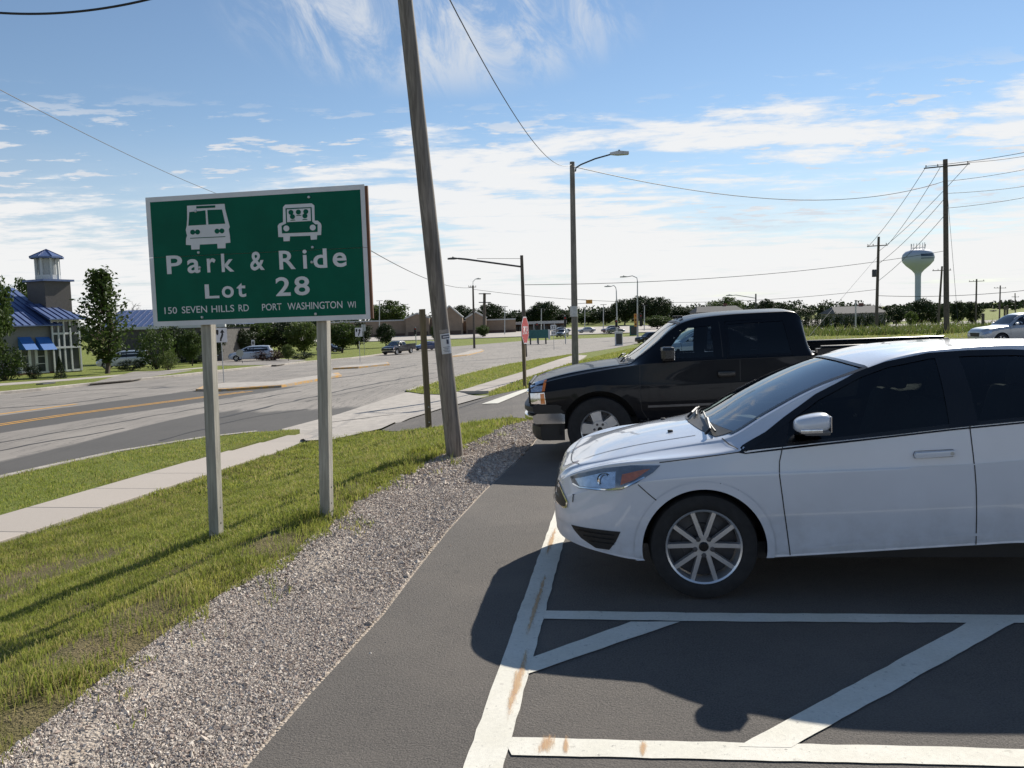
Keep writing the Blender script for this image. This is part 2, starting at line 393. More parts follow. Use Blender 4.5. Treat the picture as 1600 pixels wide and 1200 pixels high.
def glass(name, tint, rough=.0, ior=1.52):
    t = NT(name); t.n.remove(t.b)
    tr = t.n.new('ShaderNodeBsdfTransparent'); tr.inputs[0].default_value = (*tint, 1)
    gl = t.n.new('ShaderNodeBsdfGlossy'); gl.inputs['Roughness'].default_value = rough; gl.inputs[0].default_value = (1, 1, 1, 1)
    fr = t.n.new('ShaderNodeFresnel'); fr.inputs[0].default_value = ior
    ms = t.n.new('ShaderNodeMixShader'); t.l.new(fr.outputs[0], ms.inputs[0]); t.l.new(tr.outputs[0], ms.inputs[1]); t.l.new(gl.outputs[0], ms.inputs[2])
    t.l.new(ms.outputs[0], t.out.inputs[0]); return t.m
MAT['glass'] = glass('side_glass', (.30, .33, .32)); MAT['wglass'] = glass('windscreen_glass', (.52, .62, .63), 0, 2.9); MAT['lens'] = glass('lamp_lens', (.85, .87, .9))
MAT['glass_clear'] = glass('pickup_glass', (.72, .80, .78))
MAT['glass_black'] = glass('privacy_glass', (.05, .055, .06))
MAT['glass_dark'] = M('dark_window', (.012, .014, .017), .06, 0, .1)
def paint(name, c, metal=0., rough=.35, dirty=.30, coat=1.0):
    t = NT(name); f = t.noise(2.5, 3, .5)
    g = t.n.new('ShaderNodeNewGeometry')
    base = t.mix(t.ramp(f, .3, .7), sc(c, .97), sc(c, 1.03))
    z = t.xyz()[2]; dirt = t.math('MULTIPLY', t.ramp(z, .75, .22, 0, dirty), t.ramp(t.noise(7, 5, .65), .35, .75))
    base = t.mix(dirt, base, (.20, .18, .16))
    base = t.mix(g.outputs['Backfacing'], base, (.02, .02, .02))
    t.color(base); t.set(Roughness=rough, Metallic=metal, Coat_Weight=coat, Coat_Roughness=.03)
    if coat < 1: t.b.inputs['Specular IOR Level'].default_value = .15
    return t.m
MAT['p_white'] = paint('white_paint', (.60, .635, .70)); MAT['p_white_clean'] = paint('clean_white_paint', (.60, .635, .70), 0., .35, 0.0); MAT['p_black'] = paint('black_paint', (.004, .005, .008), 0., .35, dirty=.03, coat=.25)
MAT['p_blue'] = paint('blue_paint', (.035, .05, .12), .3); MAT['p_silver'] = paint('silver_blue_paint', (.34, .40, .50), .3)
MAT['p_navy'] = paint('navy_paint', (.008, .010, .022), 0., .35, .05, .6); MAT['p_red'] = paint('maroon_paint', (.10, .02, .02), .2); MAT['p_grey'] = paint('grey_paint', (.16, .165, .17), .5)
MAT['p_lsilver'] = paint('light_silver_paint', (.42, .44, .46), .5)
MAT['alloy'] = M('silver_alloy', (.62, .63, .65), .28, .75, .05)
MAT['trim'] = M('gloss_black_trim', (.008, .008, .009), .25, 0, .1)
MAT['dash'] = M('grey_dashboard', (.11, .11, .115), .7, 0, .15)
MAT['interior'] = M('dark_interior', (.030, .029, .030), .8, 0, .2)
MAT['seat'] = M('grey_seat_cloth', (.11, .11, .112), .9, 0, .2)
MAT['strip'] = M('dull_bright_trim', (.16, .16, .165), .3, .6, .1)
MAT['lampbase'] = M('lamp_housing', (.22, .23, .25), .25, .5, .2, 30)
MAT['amber'] = M('amber_lens', (.75, .20, .02), .2, 0, .15, 30, coat=1)
MAT['lampw'] = M('lamp_reflector', (.62, .64, .68), .15, .8, .15, 40, coat=1)
MAT['redlens'] = M('red_lens', (.35, .015, .012), .2, 0, .1, coat=1)

# ================================================================ GROUND
def inside(P, x, y):
    P = np.asarray(P); x = np.asarray(x); y = np.asarray(y); r = np.zeros(x.shape, bool); n = len(P); j = n - 1
    for i in range(n):
        xi, yi = P[i]; xj, yj = P[j]
        if yi != yj:
            r ^= ((yi > y) != (yj > y)) & (x < (xj - xi) * (y - yi) / (yj - yi) + xi)
        j = i
    return r
def xy(p): return (p[0], p[1])
def GP(x, y, z=0.0):
    d = ray(x, y); t = (z - CAM[2]) / d[2]; p = CAM + d * t; return (p[0], p[1])
KN = [p[0] for p in SP]
def drape_bm(poly, off, step, skirt=0.0, jitter=0.0):
    bm = bmesh.new(); vs_ = [bm.verts.new((x, y, 0)) for x, y in poly]; bm.faces.new(vs_)
    xs = [p[0] for p in poly]; ys = [p[1] for p in poly]
    def cut(co, no): bmesh.ops.bisect_plane(bm, geom=bm.verts[:] + bm.edges[:] + bm.faces[:], dist=1e-5, plane_co=co, plane_no=no)
    if step:
        v = math.floor(min(xs) / step) * step + step
        while v < max(xs): cut((v, 0, 0), (1, 0, 0)); v += step
        v = math.floor(min(ys) / step) * step + step
        while v < max(ys): cut((0, v, 0), (0, 1, 0)); v += step
    for k in KN:
        if min(ys) < k < max(ys): cut((0, k, 0), (0, 1, 0))
    for v in bm.verts: v.co.z = tz(v.co.x, v.co.y) + off
    if skirt:
        be = [e for e in bm.edges if len(e.link_faces) == 1]
        r = bmesh.ops.extrude_edge_only(bm, edges=be)
        for g in r['geom']:
            if isinstance(g, bmesh.types.BMVert): g.co.z -= skirt
    bmesh.ops.recalc_face_normals(bm, faces=bm.faces[:])
    return bm
def drape(name, poly, mat, off, step=0.0, skirt=0.0, kind='structure', parent=None):
    bm = drape_bm(poly, off, step, skirt)
    up = sum(f.normal.z * f.calc_area() for f in bm.faces)
    if up < 0: bmesh.ops.reverse_faces(bm, faces=bm.faces[:])
    me = bpy.data.meshes.new(name); bm.to_mesh(me); bm.free(); me.materials.append(mat)
    o = link(name, me, parent)
    if kind and parent is None: o['kind'] = kind
    return o

def axis(lo, hi, a, b, fine, growth, knots=()):
    c = list(np.arange(a, b + 1e-6, fine)); s_ = fine; v = b
    while v < hi: s_ *= growth; v += s_; c.append(min(v, hi))
    s_ = fine; v = a
    while v > lo: s_ *= growth; v -= s_; c.insert(0, max(v, lo))
    return np.unique(np.round(np.array(c + list(knots)), 3))
gx = axis(-2600, 2600, -14, 16, .4, 1.11); gy = axis(-120, 3000, -3, 48, .4, 1.055, KN)
XX, YY = np.meshgrid(gx, gy); ZZ = TZ(XX, YY)
nx, ny = len(gx), len(gy); idx = np.arange(nx * ny).reshape(ny, nx)
fq = np.stack([idx[:-1, :-1], idx[:-1, 1:], idx[1:, 1:], idx[1:, :-1]], -1).reshape(-1, 4)
ground = link('ground', mesh_np('ground', np.stack([XX, YY, ZZ - .03], -1).reshape(-1, 3), fq, MAT['turf'], True)); ground['kind'] = 'structure'

# ---- parking lot and driveway
LOTEDGE = [GP(*p) for p in ((385, 1200), (480, 1090), (600, 960), (650, 893), (700, 830), (760, 765), (826, 705), (852, 668), (848, 657))]
LOTEDGE = [(LOTEDGE[0][0] - 1.3, -8.0), (LOTEDGE[0][0] - .42, 0.2)] + LOTEDGE
DRN = [xy(G(799, 652)), xy(G(740, 660)), xy(G(675, 668)), xy(G(596, 672))]
SEAM = [xy(G(640, 655)), xy(G(691, 639)), xy(G(765, 619)), xy(G(832, 606))]
lot_poly = LOTEDGE + DRN + SEAM + [(2.6, 35), (8, 36), (16, 38.5), (22, 41), (26, 50), (70, 56), (70, -14), (-2.6, -14)]
drape('parking_lot', lot_poly, MAT['asphalt'], .0, .5, .05)
# ---- gravel shoulder
GRASS_EDGE = [GP(*p) for p in ((60, 1180), (300, 990), (390, 925), (480, 870), (570, 790), (640, 748), (720, 705), (790, 668), (832, 656))]
GRASS_EDGE = [(GRASS_EDGE[0][0] - 1.1, -8.0), (GRASS_EDGE[0][0] - .35, 0.2)] + GRASS_EDGE
rng = np.random.default_rng(7)
ge = []
for (x0, y0), (x1, y1) in zip(GRASS_EDGE[:-1], GRASS_EDGE[1:]):
    k = max(1, int(math.hypot(x1 - x0, y1 - y0) / .18))
    for i in range(k):
        t_ = i / k; ge.append((x0 + (x1 - x0) * t_ + rng.normal(0, .045), y0 + (y1 - y0) * t_))
ge.append(GRASS_EDGE[-1])
le = [(x + .06, y) for x, y in LOTEDGE]
grav_poly = ge + le[::-1]
drape('gravel_shoulder', grav_poly, MAT['gravel'], -.013, .4)
# ---- street
NEARK = [xy(G(*p)) for p in ((0, 757), (90, 736), (180, 716), (315, 693), (400, 683))]
d0 = np.array(NEARK[1]) - np.array(NEARK[0]); d0 /= np.linalg.norm(d0)
_d = (np.array(NEARK[0]) - np.array(NEARK[2])); NEARK = [tuple(np.array(NEARK[0]) + _d / np.linalg.norm(_d) * 62)] + NEARK
STRIPK = [xy(G(*p)) for p in ((634, 613), (660, 604), (713, 589), (787, 571), (855, 560), (900, 553))]
FARK = [xy(G(*p)) for p in ((0, 617), (63, 611), (126, 604), (198, 597), (270, 590), (340, 582), (416, 574), (478, 567), (548, 561), (593, 555), (650, 546))]
_d = (np.array(FARK[0]) - np.array(FARK[2])); FARK = [tuple(np.array(FARK[0]) + np.array((-.12, -.99)) * 100)] + FARK
street_poly = NEARK + [xy(G(470, 676)), xy(G(560, 655)), xy(G(600, 632))] + STRIPK + [(24, 145), (70, 166), (190, 205), (190, 228), (70, 187), (25, 172), (2, 165)] + FARK[::-1]
drape('street', street_poly, MAT['street'], .02, 0, .06)
apron = [xy(G(596, 671))] + SEAM[:3] + [xy(G(720, 612)), xy(G(634, 614)), xy(G(585, 630)), xy(G(530, 648)), xy(G(440, 672)), xy(G(478, 690)), xy(G(520, 688))]
drape('driveway_apron', apron, MAT['concrete'], .03, .8)
# ---- raised lawns beside the street
_a, _b = GS(0, 866), GS(495, 695); SW_D = Vector((_b.x - _a.x, _b.y - _a.y)); SW_L = SW_D.length; SW_D.normalize(); SW_N = Vector((-SW_D.y, SW_D.x))
def swp(s_, w): return (_a.x + SW_D.x * s_ + SW_N.x * w, _a.y + SW_D.y * s_ + SW_N.y * w)

def ext2(a, b, k): return (a[0] + (b[0] - a[0]) * k, a[1] + (b[1] - a[1]) * k)
terr = [swp(-50, 1.36), swp(SW_L + 2.0, 1.36), xy(G(455, 680)), xy(G(400, 684))] + NEARK[1:-1][::-1] + [ext2(NEARK[0], NEARK[1], .1)]
drape('terrace_lawn', terr, MAT['turf'], .15, 1.0, .2)
SW2 = [xy(G(*p)) for p in ((716, 613), (810, 584), (898, 555))]
strip = STRIPK + [(SW2[2][0] - .3, SW2[2][1]), SW2[1], SW2[0], xy(G(690, 618)), xy(G(660, 617))]
drape('kerbside_lawn', strip, MAT['turf'], .06, 1.5, .2)
far_lawn = FARK + [(-20, 175), (-60, 200), (-190, 200), (-190, FARK[0][1])]
drape('far_lawn', far_lawn, MAT['turf'], .16, 4.0, .2)
def kerb(name, line, mat, off, h=.02, w=.16, side=1):
    pts = []
    for (x0, y0), (x1, y1) in zip(line[:-1], line[1:]):
        k = max(1, int(math.hypot(x1 - x0, y1 - y0) / 1.5)); pts += [(x0 + (x1 - x0) * i / k, y0 + (y1 - y0) * i / k) for i in range(k)]
    pts.append(line[-1]); V = []; F = []
    for i, p in enumerate(pts):
        a = Vector(pts[max(i - 1, 0)]); b = Vector(pts[min(i + 1, len(pts) - 1)]); t_ = (b - a).normalized(); n_ = Vector((-t_.y, t_.x)) * side
        for dw, dh in ((-.05, -.3), (-.05, h - .03), (-.02, h), (w, h), (w, -.3)):
            x, y = p[0] + n_.x * dw, p[1] + n_.y * dw; V.append((x, y, tz(p[0], p[1]) + off + dh))
    for i in range(len(pts) - 1):
        for j in range(4): F.append((i * 5 + j, i * 5 + j + 1, (i + 1) * 5 + j + 1, (i + 1) * 5 + j))
    F += [tuple(range(5)), tuple((len(pts) - 1) * 5 + j for j in range(5))[::-1]]
    return MB().add(V, F).build(name, mat)
kerb('kerb', NEARK, MAT['concrete'], .155, side=-1)['kind'] = 'structure'
kerb('kerb', STRIPK, MAT['concrete'], .07, side=-1)['kind'] = 'structure'
kerb('kerb', FARK, MAT['concrete'], .165, side=1)['kind'] = 'structure'
# ---- sidewalks of separate slabs
def sz(x, y): return float(_ip(y, SP)) if y < 30 else tz(x, y)
def slabs(base, rows, mat, h=.165, h1=None):
    h0 = h
    for k, (a, b, c, d) in enumerate(rows):
        h = h0 if h1 is None or k < len(rows) - 3 else h0 + (h1 - h0) * (k - len(rows) + 4) / 3
        g = .007
        P = [Vector(q) for q in (a, b, c, d)]; ce = sum(P, Vector((0, 0))) / 4
        P = [q + (ce - q).normalized() * g * 1.6 for q in P]; dz = random.Random(k).uniform(-.004, .004)
        top = [(q.x, q.y, sz(q.x, q.y) + h + dz) for q in P]; bot = [(q.x, q.y, sz(q.x, q.y) + h - .12) for q in P]
        bm = bmesh.new(); tv = [bm.verts.new(v) for v in top]; bv = [bm.verts.new(v) for v in bot]
        ft = bm.faces.new(tv)
        for i in range(4): bm.faces.new((tv[i], bv[i], bv[(i + 1) % 4], tv[(i + 1) % 4]))
        bmesh.ops.bevel(bm, geom=list(ft.edges), offset=.006, segments=1, affect='EDGES'); bmesh.ops.recalc_face_normals(bm, faces=bm.faces[:])
        me = bpy.data.meshes.new('slab'); bm.to_mesh(me); bm.free(); me.materials.append(mat); link('slab', me, base)
t = NT('sidewalk_concrete'); a_ = t.noise(90, 4, .65); b_ = t.noise(1.2, 5, .6)
oi = t.n.new('ShaderNodeObjectInfo')
t.color(t.mix(t.ramp(a_, .3, .7, 0, .35), t.mix(oi.outputs['Random'], t.mix(b_, (.43, .375, .32), (.50, .44, .38)), (.40, .355, .31)), (.30, .265, .235))); t.set(Roughness=.9); t.bump(a_, .3, .008); MAT['slab'] = t.m
sw = drape('sidewalk', [swp(-45, .35), swp(SW_L - .6, .35), swp(SW_L - .2, 1.25), swp(-45, 1.25)], MAT['soil'], .03, 0)
slabs(sw, [(swp(s_, 0), swp(s_ + 1.5, 0), swp(s_ + 1.5, 1.31), swp(s_, 1.31)) for s_ in np.arange(-16, SW_L + .3, 1.5)], MAT['slab'], .165, .10)
near2 = [xy(G(*p)) for p in ((764, 613), (825, 590), (880, 572))] + [xy(G(917, 556))]
L2a = [SW2[0], SW2[1], SW2[2]]
def along(line, s_):
    for (x0, y0), (x1, y1) in zip(line[:-1], line[1:]):
        d_ = math.hypot(x1 - x0, y1 - y0)
        if s_ <= d_: return (x0 + (x1 - x0) * s_ / d_, y0 + (y1 - y0) * s_ / d_)
        s_ -= d_
    return line[-1]
def length(line): return sum(math.hypot(b[0] - a[0], b[1] - a[1]) for a, b in zip(line[:-1], line[1:]))
sw2 = drape('sidewalk', L2a + near2[::-1], MAT['soil'], .0, 2.0)
la, lb = length(L2a), length(near2); nsl = 34
slabs(sw2, [(along(near2, lb * k / nsl), along(near2, lb * (k + 1) / nsl), along(L2a, la * (k + 1) / nsl), along(L2a, la * k / nsl)) for k in range(nsl)], MAT['slab'], .055)
# far-side paths and drives
def px_poly(*P): return [xy(G(*p)) for p in P]
drape('far_sidewalk', px_poly((-40, 610), (100, 599), (200, 590), (330, 577), (330, 575.4), (200, 587.6), (100, 596), (-40, 606)), MAT['concrete'], .175, 4.0, .03)
drape('far_driveway', px_poly((140, 603.5), (205, 597.5), (300, 582), (210, 584)), MAT['street'], .185, 4.0, .05)
drape('car_park', px_poly((340, 574), (432, 573), (480, 565), (410, 561), (320, 566)), MAT['street'], .18, 4.0, .05)
drape('far_car_park', [(-70, 206), (-15, 196), (60, 200), (120, 230), (140, 290), (-90, 290)], MAT['concrete'], .12, 0, .1)
# ---- median islands with painted kerbs
def island(name, px, label):
    P = [xy(G(*p)) for p in px]; P = [(x, y) for x, y in P]
    o = empty(name, (P[0][0], P[0][1], tz(*P[0])))
    loc = o.location.copy()
    for nm, q, off, mt, skirt in (('kerb_edge', 1.0, .14, MAT['yellow'], .16), ('infill', .88, .152, MAT['concrete'], .02)):
        cx = sum(p[0] for p in P) / len(P); cy = sum(p[1] for p in P) / len(P)
        Q = [(cx + (x - cx) * (q if nm == 'kerb_edge' else .95), cy + (y - cy) * q) for x, y in P]
        bm = drape_bm(Q, off, 0, skirt)
        if sum(f.normal.z * f.calc_area() for f in bm.faces) < 0: bmesh.ops.reverse_faces(bm, faces=bm.faces[:])
        for v in bm.verts: v.co -= loc
        me = bpy.data.meshes.new(nm); bm.to_mesh(me); bm.free(); me.materials.append(mt); link(nm, me, o)
    tag(o, label, 'traffic island', 'median islands in the street')
island('median_island', ((306, 612), (318, 607), (350, 602), (430, 600), (528, 585), (534, 589), (440, 606), (350, 612)), 'nearest long median island with chipped yellow kerb')
island('median_island', ((520, 578), (540, 574), (606, 568), (609, 571), (560, 576)), 'short yellow-edged median island under the farther keep right sign')
island('median_island', ((700, 559), (735, 549), (752, 547), (756, 549), (730, 556)), 'yellow-edged island at the intersection with a tall pole')
# ---- tar seams and cracks
MAT['tar'] = M('tar_seam', (.035, .033, .032), .7, 0, .2, 10)
def tar(px, w, seed, off=.026, amp=.10):
    P = [xy(GS(*p)) for p in px]; r_ = random.Random(seed); Q = []
    for (x0, y0), (x1, y1) in zip(P[:-1], P[1:]):
        k = max(2, int(math.hypot(x1 - x0, y1 - y0) / .8)); Q += [(x0 + (x1 - x0) * i / k + r_.uniform(-amp, amp), y0 + (y1 - y0) * i / k) for i in range(k)]
    Q.append(P[-1]); A = []; B_ = []
    for i, p in enumerate(Q):
        a = Vector(Q[max(i - 1, 0)]); b = Vector(Q[min(i + 1, len(Q) - 1)]); n_ = (b - a).normalized(); n_ = Vector((-n_.y, n_.x)) * w * r_.uniform(.25, .75); A.append((p[0] + n_.x, p[1] + n_.y)); B_.append((p[0] - n_.x, p[1] - n_.y))
    V = [(x, y, sz(x, y) + off) for x, y in A] + [(x, y, sz(x, y) + off) for x, y in B_]; n = len(A)
    o = link('tar_seam', mesh_np('tar_seam', V, [(i, i + 1, n + i + 1, n + i) for i in range(n - 1)], MAT['tar'])); o['kind'] = 'structure'
tar(((-40, 699), (120, 672), (315, 638), (470, 612)), .12, 1); tar(((-40, 712), (90, 689), (194, 670)), .12, 2); tar(((340, 655), (430, 634), (560, 605), (680, 583)), .16, 3); tar(((400, 606), (560, 587), (650, 571)), .25, 4); tar(((-20, 640), (100, 632), (200, 618)), .2, 5); tar(((30, 622), (130, 611), (260, 604)), .2, 6, .026, .2); tar(((480, 628), (600, 603), (700, 588)), .10, 7); tar(((520, 661), (600, 651), (690, 640)), .07, 8, .036, .03); tar(((250, 690), (380, 655), (480, 640)), .10, 9)
# ---- painted markings
def strip_poly(line, w):
    A = []; B = []
    for i, p in enumerate(line):
        a = Vector(line[max(i - 1, 0)]); b = Vector(line[min(i + 1, len(line) - 1)]); n_ = (b - a).normalized(); n_ = Vector((-n_.y, n_.x)) * w / 2
        A.append((p[0] + n_.x, p[1] + n_.y)); B.append((p[0] - n_.x, p[1] - n_.y))
    return A + B[::-1]
def ext(a, b, k): return (a[0] + (b[0] - a[0]) * k, a[1] + (b[1] - a[1]) * k)
yl = [xy(G(*p)) for p in ((0, 666), (110, 649), (310, 623), (395, 612))]
yl = [ext(yl[0], yl[1], -6)] + yl
drape('yellow_centre_line', strip_poly(yl, .17), MAT['yellow_line'], .027)
drape('yellow_centre_line', strip_poly([(x - .42, y) for x, y in yl], .17), MAT['yellow_line'], .027)
yl2 = [xy(G(*p)) for p in ((0, 648), (60, 640), (120, 632))]; yl2 = [ext(yl2[0], yl2[1], -6)] + yl2
drape('yellow_lane_line', strip_poly(yl2, .26), MAT['yellow_line'], .027)
def wobble(poly, step=.09, amp=.004, seed=1):
    r_ = random.Random(seed); out = []
    for a, b in zip(poly, poly[1:] + poly[:1]):
        k = max(1, int(math.hypot(b[0] - a[0], b[1] - a[1]) / step))
        for i in range(k): out.append((a[0] + (b[0] - a[0]) * i / k + r_.uniform(-amp, amp), a[1] + (b[1] - a[1]) * i / k + r_.uniform(-amp, amp)))
    return out
def flat(name, poly, mat, z):
    bm = bmesh.new(); f = bm.faces.new([bm.verts.new((x, y, z)) for x, y in poly]); bm.normal_update()
    if f.normal.z < 0: f.normal_flip()
    bmesh.ops.triangulate(bm, faces=bm.faces[:])
    me = bpy.data.meshes.new(name); bm.to_mesh(me); bm.free(); me.materials.append(mat); o = link(name, me); o['kind'] = 'structure'; return o
eA, eB = GP(724, 1200), GP(831, 900); fA, fB = GP(787, 1200), GP(867, 900)
edge_line = [ext(eA, eB, -.6), ext(eA, eB, 4.2), ext(fA, fB, 4.2), ext(fA, fB, -.6)]
flat('parking_edge_line', wobble(edge_line, seed=3), MAT['line'], .0045)
flat('bay_line', wobble([GP(850, 955), GP(1100, 959), ext(GP(1100, 959), GP(1600, 962), 2.2), ext(GP(1100, 972), GP(1600, 975), 2.2), GP(1100, 972), GP(846, 968)], seed=4), MAT['line'], .0055)
flat('bay_line', wobble([GP(800, 1154), ext(GP(800, 1154), GP(1600, 1172), 2.4), ext(GP(800, 1181), GP(1600, 1200), 2.4), GP(800, 1181), GP(794, 1168)], seed=5), MAT['line'], .0055)
flat('hatch_line', wobble([GP(824, 1055), GP(829, 1030), GP(985, 973), GP(1062, 973)], seed=6), MAT['line'], .0065)
flat('hatch_line', wobble([GP(1154, 1168), GP(1236, 1170), GP(1596, 968), GP(1524, 968)], seed=7), MAT['line'], .0065)
for cx_ in (3.3, 4.9): flat('hatch_line', wobble([(cx_, 2.86 - .11 * (cx_ - 3)), (cx_ + .18, 2.84 - .11 * (cx_ - 3)), (cx_ + 1.05, 4.26 - .11 * (cx_ - 2.5)), (cx_ + .87, 4.28 - .11 * (cx_ - 2.5))], seed=int(cx_ * 10)), MAT['line'], .0065)
flat('drive_line', wobble([xy(GP(752, 632, 0)), xy(GP(775, 632, 0)), xy(GP(834, 610, 0)), xy(GP(815, 610, 0))], seed=8), MAT['line'], .0045) if False else drape('drive_line', [xy(G(752, 632)), xy(G(778, 631)), xy(G(838, 606)), xy(G(818, 609))], MAT['line'], .012, .5)
flat('bay_line', wobble([(.75, 13.9), (6, 13.3), (6, 13.4), (.75, 14.0)], seed=9), MAT['line'], .0045)
def stain(px, py, ln, wd, ang, seed):
    c = GP(px, py); n_ = 10; V = []; F = []; fade = []
    for i in range(n_ + 1):
        for j in range(5):
            a = (i / n_ - .5) * ln; b = (j / 4 - .5) * wd
            x = c[0] + a * math.cos(ang) - b * math.sin(ang); y = c[1] + a * math.sin(ang) + b * math.cos(ang)
            V.append((x, y, .0085)); fade.append((1 - abs(2 * i / n_ - 1) ** 2) * (1 - abs(j - 2) / 2))
    for i in range(n_):
        for j in range(4): F.append((i * 5 + j, i * 5 + j + 1, (i + 1) * 5 + j + 1, (i + 1) * 5 + j))
    me = mesh_np('rust_stain', V, F, MAT['rust']); at_ = me.attributes.new('fade', 'FLOAT', 'POINT'); at_.data.foreach_set('value', fade)
    o = link('rust_stain', me); o['kind'] = 'structure'
la_ = math.atan2(eB[1] - eA[1], eB[0] - eA[0])
stain(808, 1070, .95, .085, la_, 1); stain(840, 940, 1.5, .06, la_, 2); stain(862, 845, 1.1, .075, la_, 5); stain(853, 1165, .22, .12, 1.2, 3); stain(884, 1167, .20, .06, 1.5, 4); stain(1005, 1172, .16, .05, 1.4, 6)

# ================================================================ GRASS AND GRAVEL
def vnoise(x, y, s_, seed=0):
    return (np.sin(x * s_ * 1.3 + seed) * np.cos(y * s_ * 1.1 - seed * 2) + .6 * np.sin(x * s_ * 2.7 + y * s_ * 2.1 + seed * 3) + .4 * np.cos(x * s_ * 5.3 - y * s_ * 4.7 + seed)) / 2
def blades(name, poly, n, h, w, mat, off=0.0, seed=1, dens=None, label=None, grow=None):
    r = np.random.default_rng(seed); P = np.array(poly); lo, hi = P.min(0), P.max(0)
    x = r.uniform(lo[0], hi[0], n); y = r.uniform(lo[1], hi[1], n); k = inside(poly, x, y); x, y = x[k], y[k]
    if dens is not None:
        k = r.random(len(x)) < dens(x, y); x, y = x[k], y[k]
    n = len(x); z = TZ(x, y) + off
    cl = .55 + .45 * np.clip(vnoise(x, y, 4.1, 2) + .5, 0, 1.4)
    H = r.uniform(h[0], h[1], n) * cl * r.choice([1, 1, 1, 1.5], n)
    if grow is not None: H = H * grow(x, y)
    W = w * r.uniform(.7, 1.4, n); a = r.uniform(0, 2 * np.pi, n); la = r.uniform(0, 2 * np.pi, n); ln = H * r.uniform(.1, .85, n)
    cx, cy = np.cos(a) * W / 2, np.sin(a) * W / 2; lx, ly = np.cos(la) * ln, np.sin(la) * ln
    V = np.empty((n, 5, 3)); 
    V[:, 0] = np.stack([x - cx, y - cy, z - .01], -1); V[:, 1] = np.stack([x + cx, y + cy, z - .01], -1)
    V[:, 2] = np.stack([x + cx * .8 + lx * .35, y + cy * .8 + ly * .35, z + H * .6], -1); V[:, 3] = np.stack([x - cx * .8 + lx * .35, y - cy * .8 + ly * .35, z + H * .6], -1)
    V[:, 4] = np.stack([x + lx, y + ly, z + H * np.sqrt(np.clip(1 - (ln / H) ** 2 * .6, .2, 1))], -1)
    b = np.arange(n)[:, None] * 5; F = np.concatenate([b + [0, 1, 2], b + [0, 2, 3], b + [3, 2, 4]], 0)
    o = link(name, mesh_np(name, V.reshape(-1, 3), F, mat)); tag(o, label, 'grass', kind='stuff'); return o
bank = [(x - .05, y) for x, y in ge if y > 1.2] + [xy(G(799, 653)), xy(G(740, 661)), xy(G(675, 669)), xy(G(590, 674)), swp(SW_L + .4, -.06), swp(-12, -.06)]
bare = [(xy(G(*p)), r_) for p, r_ in (((60, 893), 1.0), ((150, 875), .7), ((10, 930), .5), ((230, 945), .35), ((60, 1130), .35), ((250, 1010), .3), ((430, 845), .4), ((530, 760), .3), ((120, 1010), .3))]
def bank_d(x, y):
    d = np.clip(.80 + .60 * vnoise(x, y, 2.3, 5) + .45 * vnoise(x, y, 6.1, 9), .06, 1)
    for (c, r_) in bare: d = d * np.clip(((x - c[0]) ** 2 + (y - c[1]) ** 2 * .6) / r_ ** 2, .06, 1)
    return d
near_b = [p for p in bank]
def clip_y(poly, y0, y1):
    bm = bmesh.new(); bm.faces.new([bm.verts.new((x, y, 0)) for x, y in poly])
    for co, no in (((0, y0, 0), (0, -1, 0)), ((0, y1, 0), (0, 1, 0))):
        bmesh.ops.bisect_plane(bm, geom=bm.verts[:] + bm.edges[:] + bm.faces[:], plane_co=co, plane_no=no, clear_outer=True)
    f = max(bm.faces, key=lambda q: q.calc_area()); out = [(v.co.x, v.co.y) for v in f.verts]; bm.free(); return out
tall = lambda x, y: 1 + .8 * np.exp(-((x - np.interp(y, [p[1] for p in GRASS_EDGE], [p[0] for p in GRASS_EDGE]) + .25) ** 2) / .06) * (vnoise(x, y, 1.7, 8) > .1)
drape('bank_soil', bank, MAT['soil'], -.016, .4)
blades('bank_grass', clip_y(bank, 1.2, 7.0), 380000, (.020, .055), .0045, MAT['blade'], -.016, 1, bank_d, 'rough green grass with thin spots on the near bank', tall)
blades('bank_grass', clip_y(bank, 7.0, 13.0), 240000, (.03, .075), .0065, MAT['blade'], -.016, 2, bank_d, 'rough green grass around the big sign posts', tall)
blades('bank_grass', clip_y(bank, 13.0, 27.0), 100000, (.035, .085), .012, MAT['blade'], -.016, 3, bank_d, 'bank grass running up to the driveway', tall)
blades('terrace_grass', clip_y(terr, 3, 30), 90000, (.03, .065), .011, MAT['blade'], .15, 4, lambda x, y: np.clip(.8 + .4 * vnoise(x, y, 1.5, 1), .3, 1), 'mown grass between sidewalk and street kerb')
blades('kerbside_grass', strip, 60000, (.05, .09), .03, MAT['blade'], .06, 5, None, 'mown grass strip beyond the driveway along the street')
side = [near2[0], near2[1], near2[2], (9, 79), (11, 60), (8, 40), (3.2, 36), xy(G(840, 604)), SEAM[2]]
blades('kerbside_grass', side, 60000, (.05, .10), .03, MAT['blade'], .0, 6, None, 'grass slope between far sidewalk and parking lot')
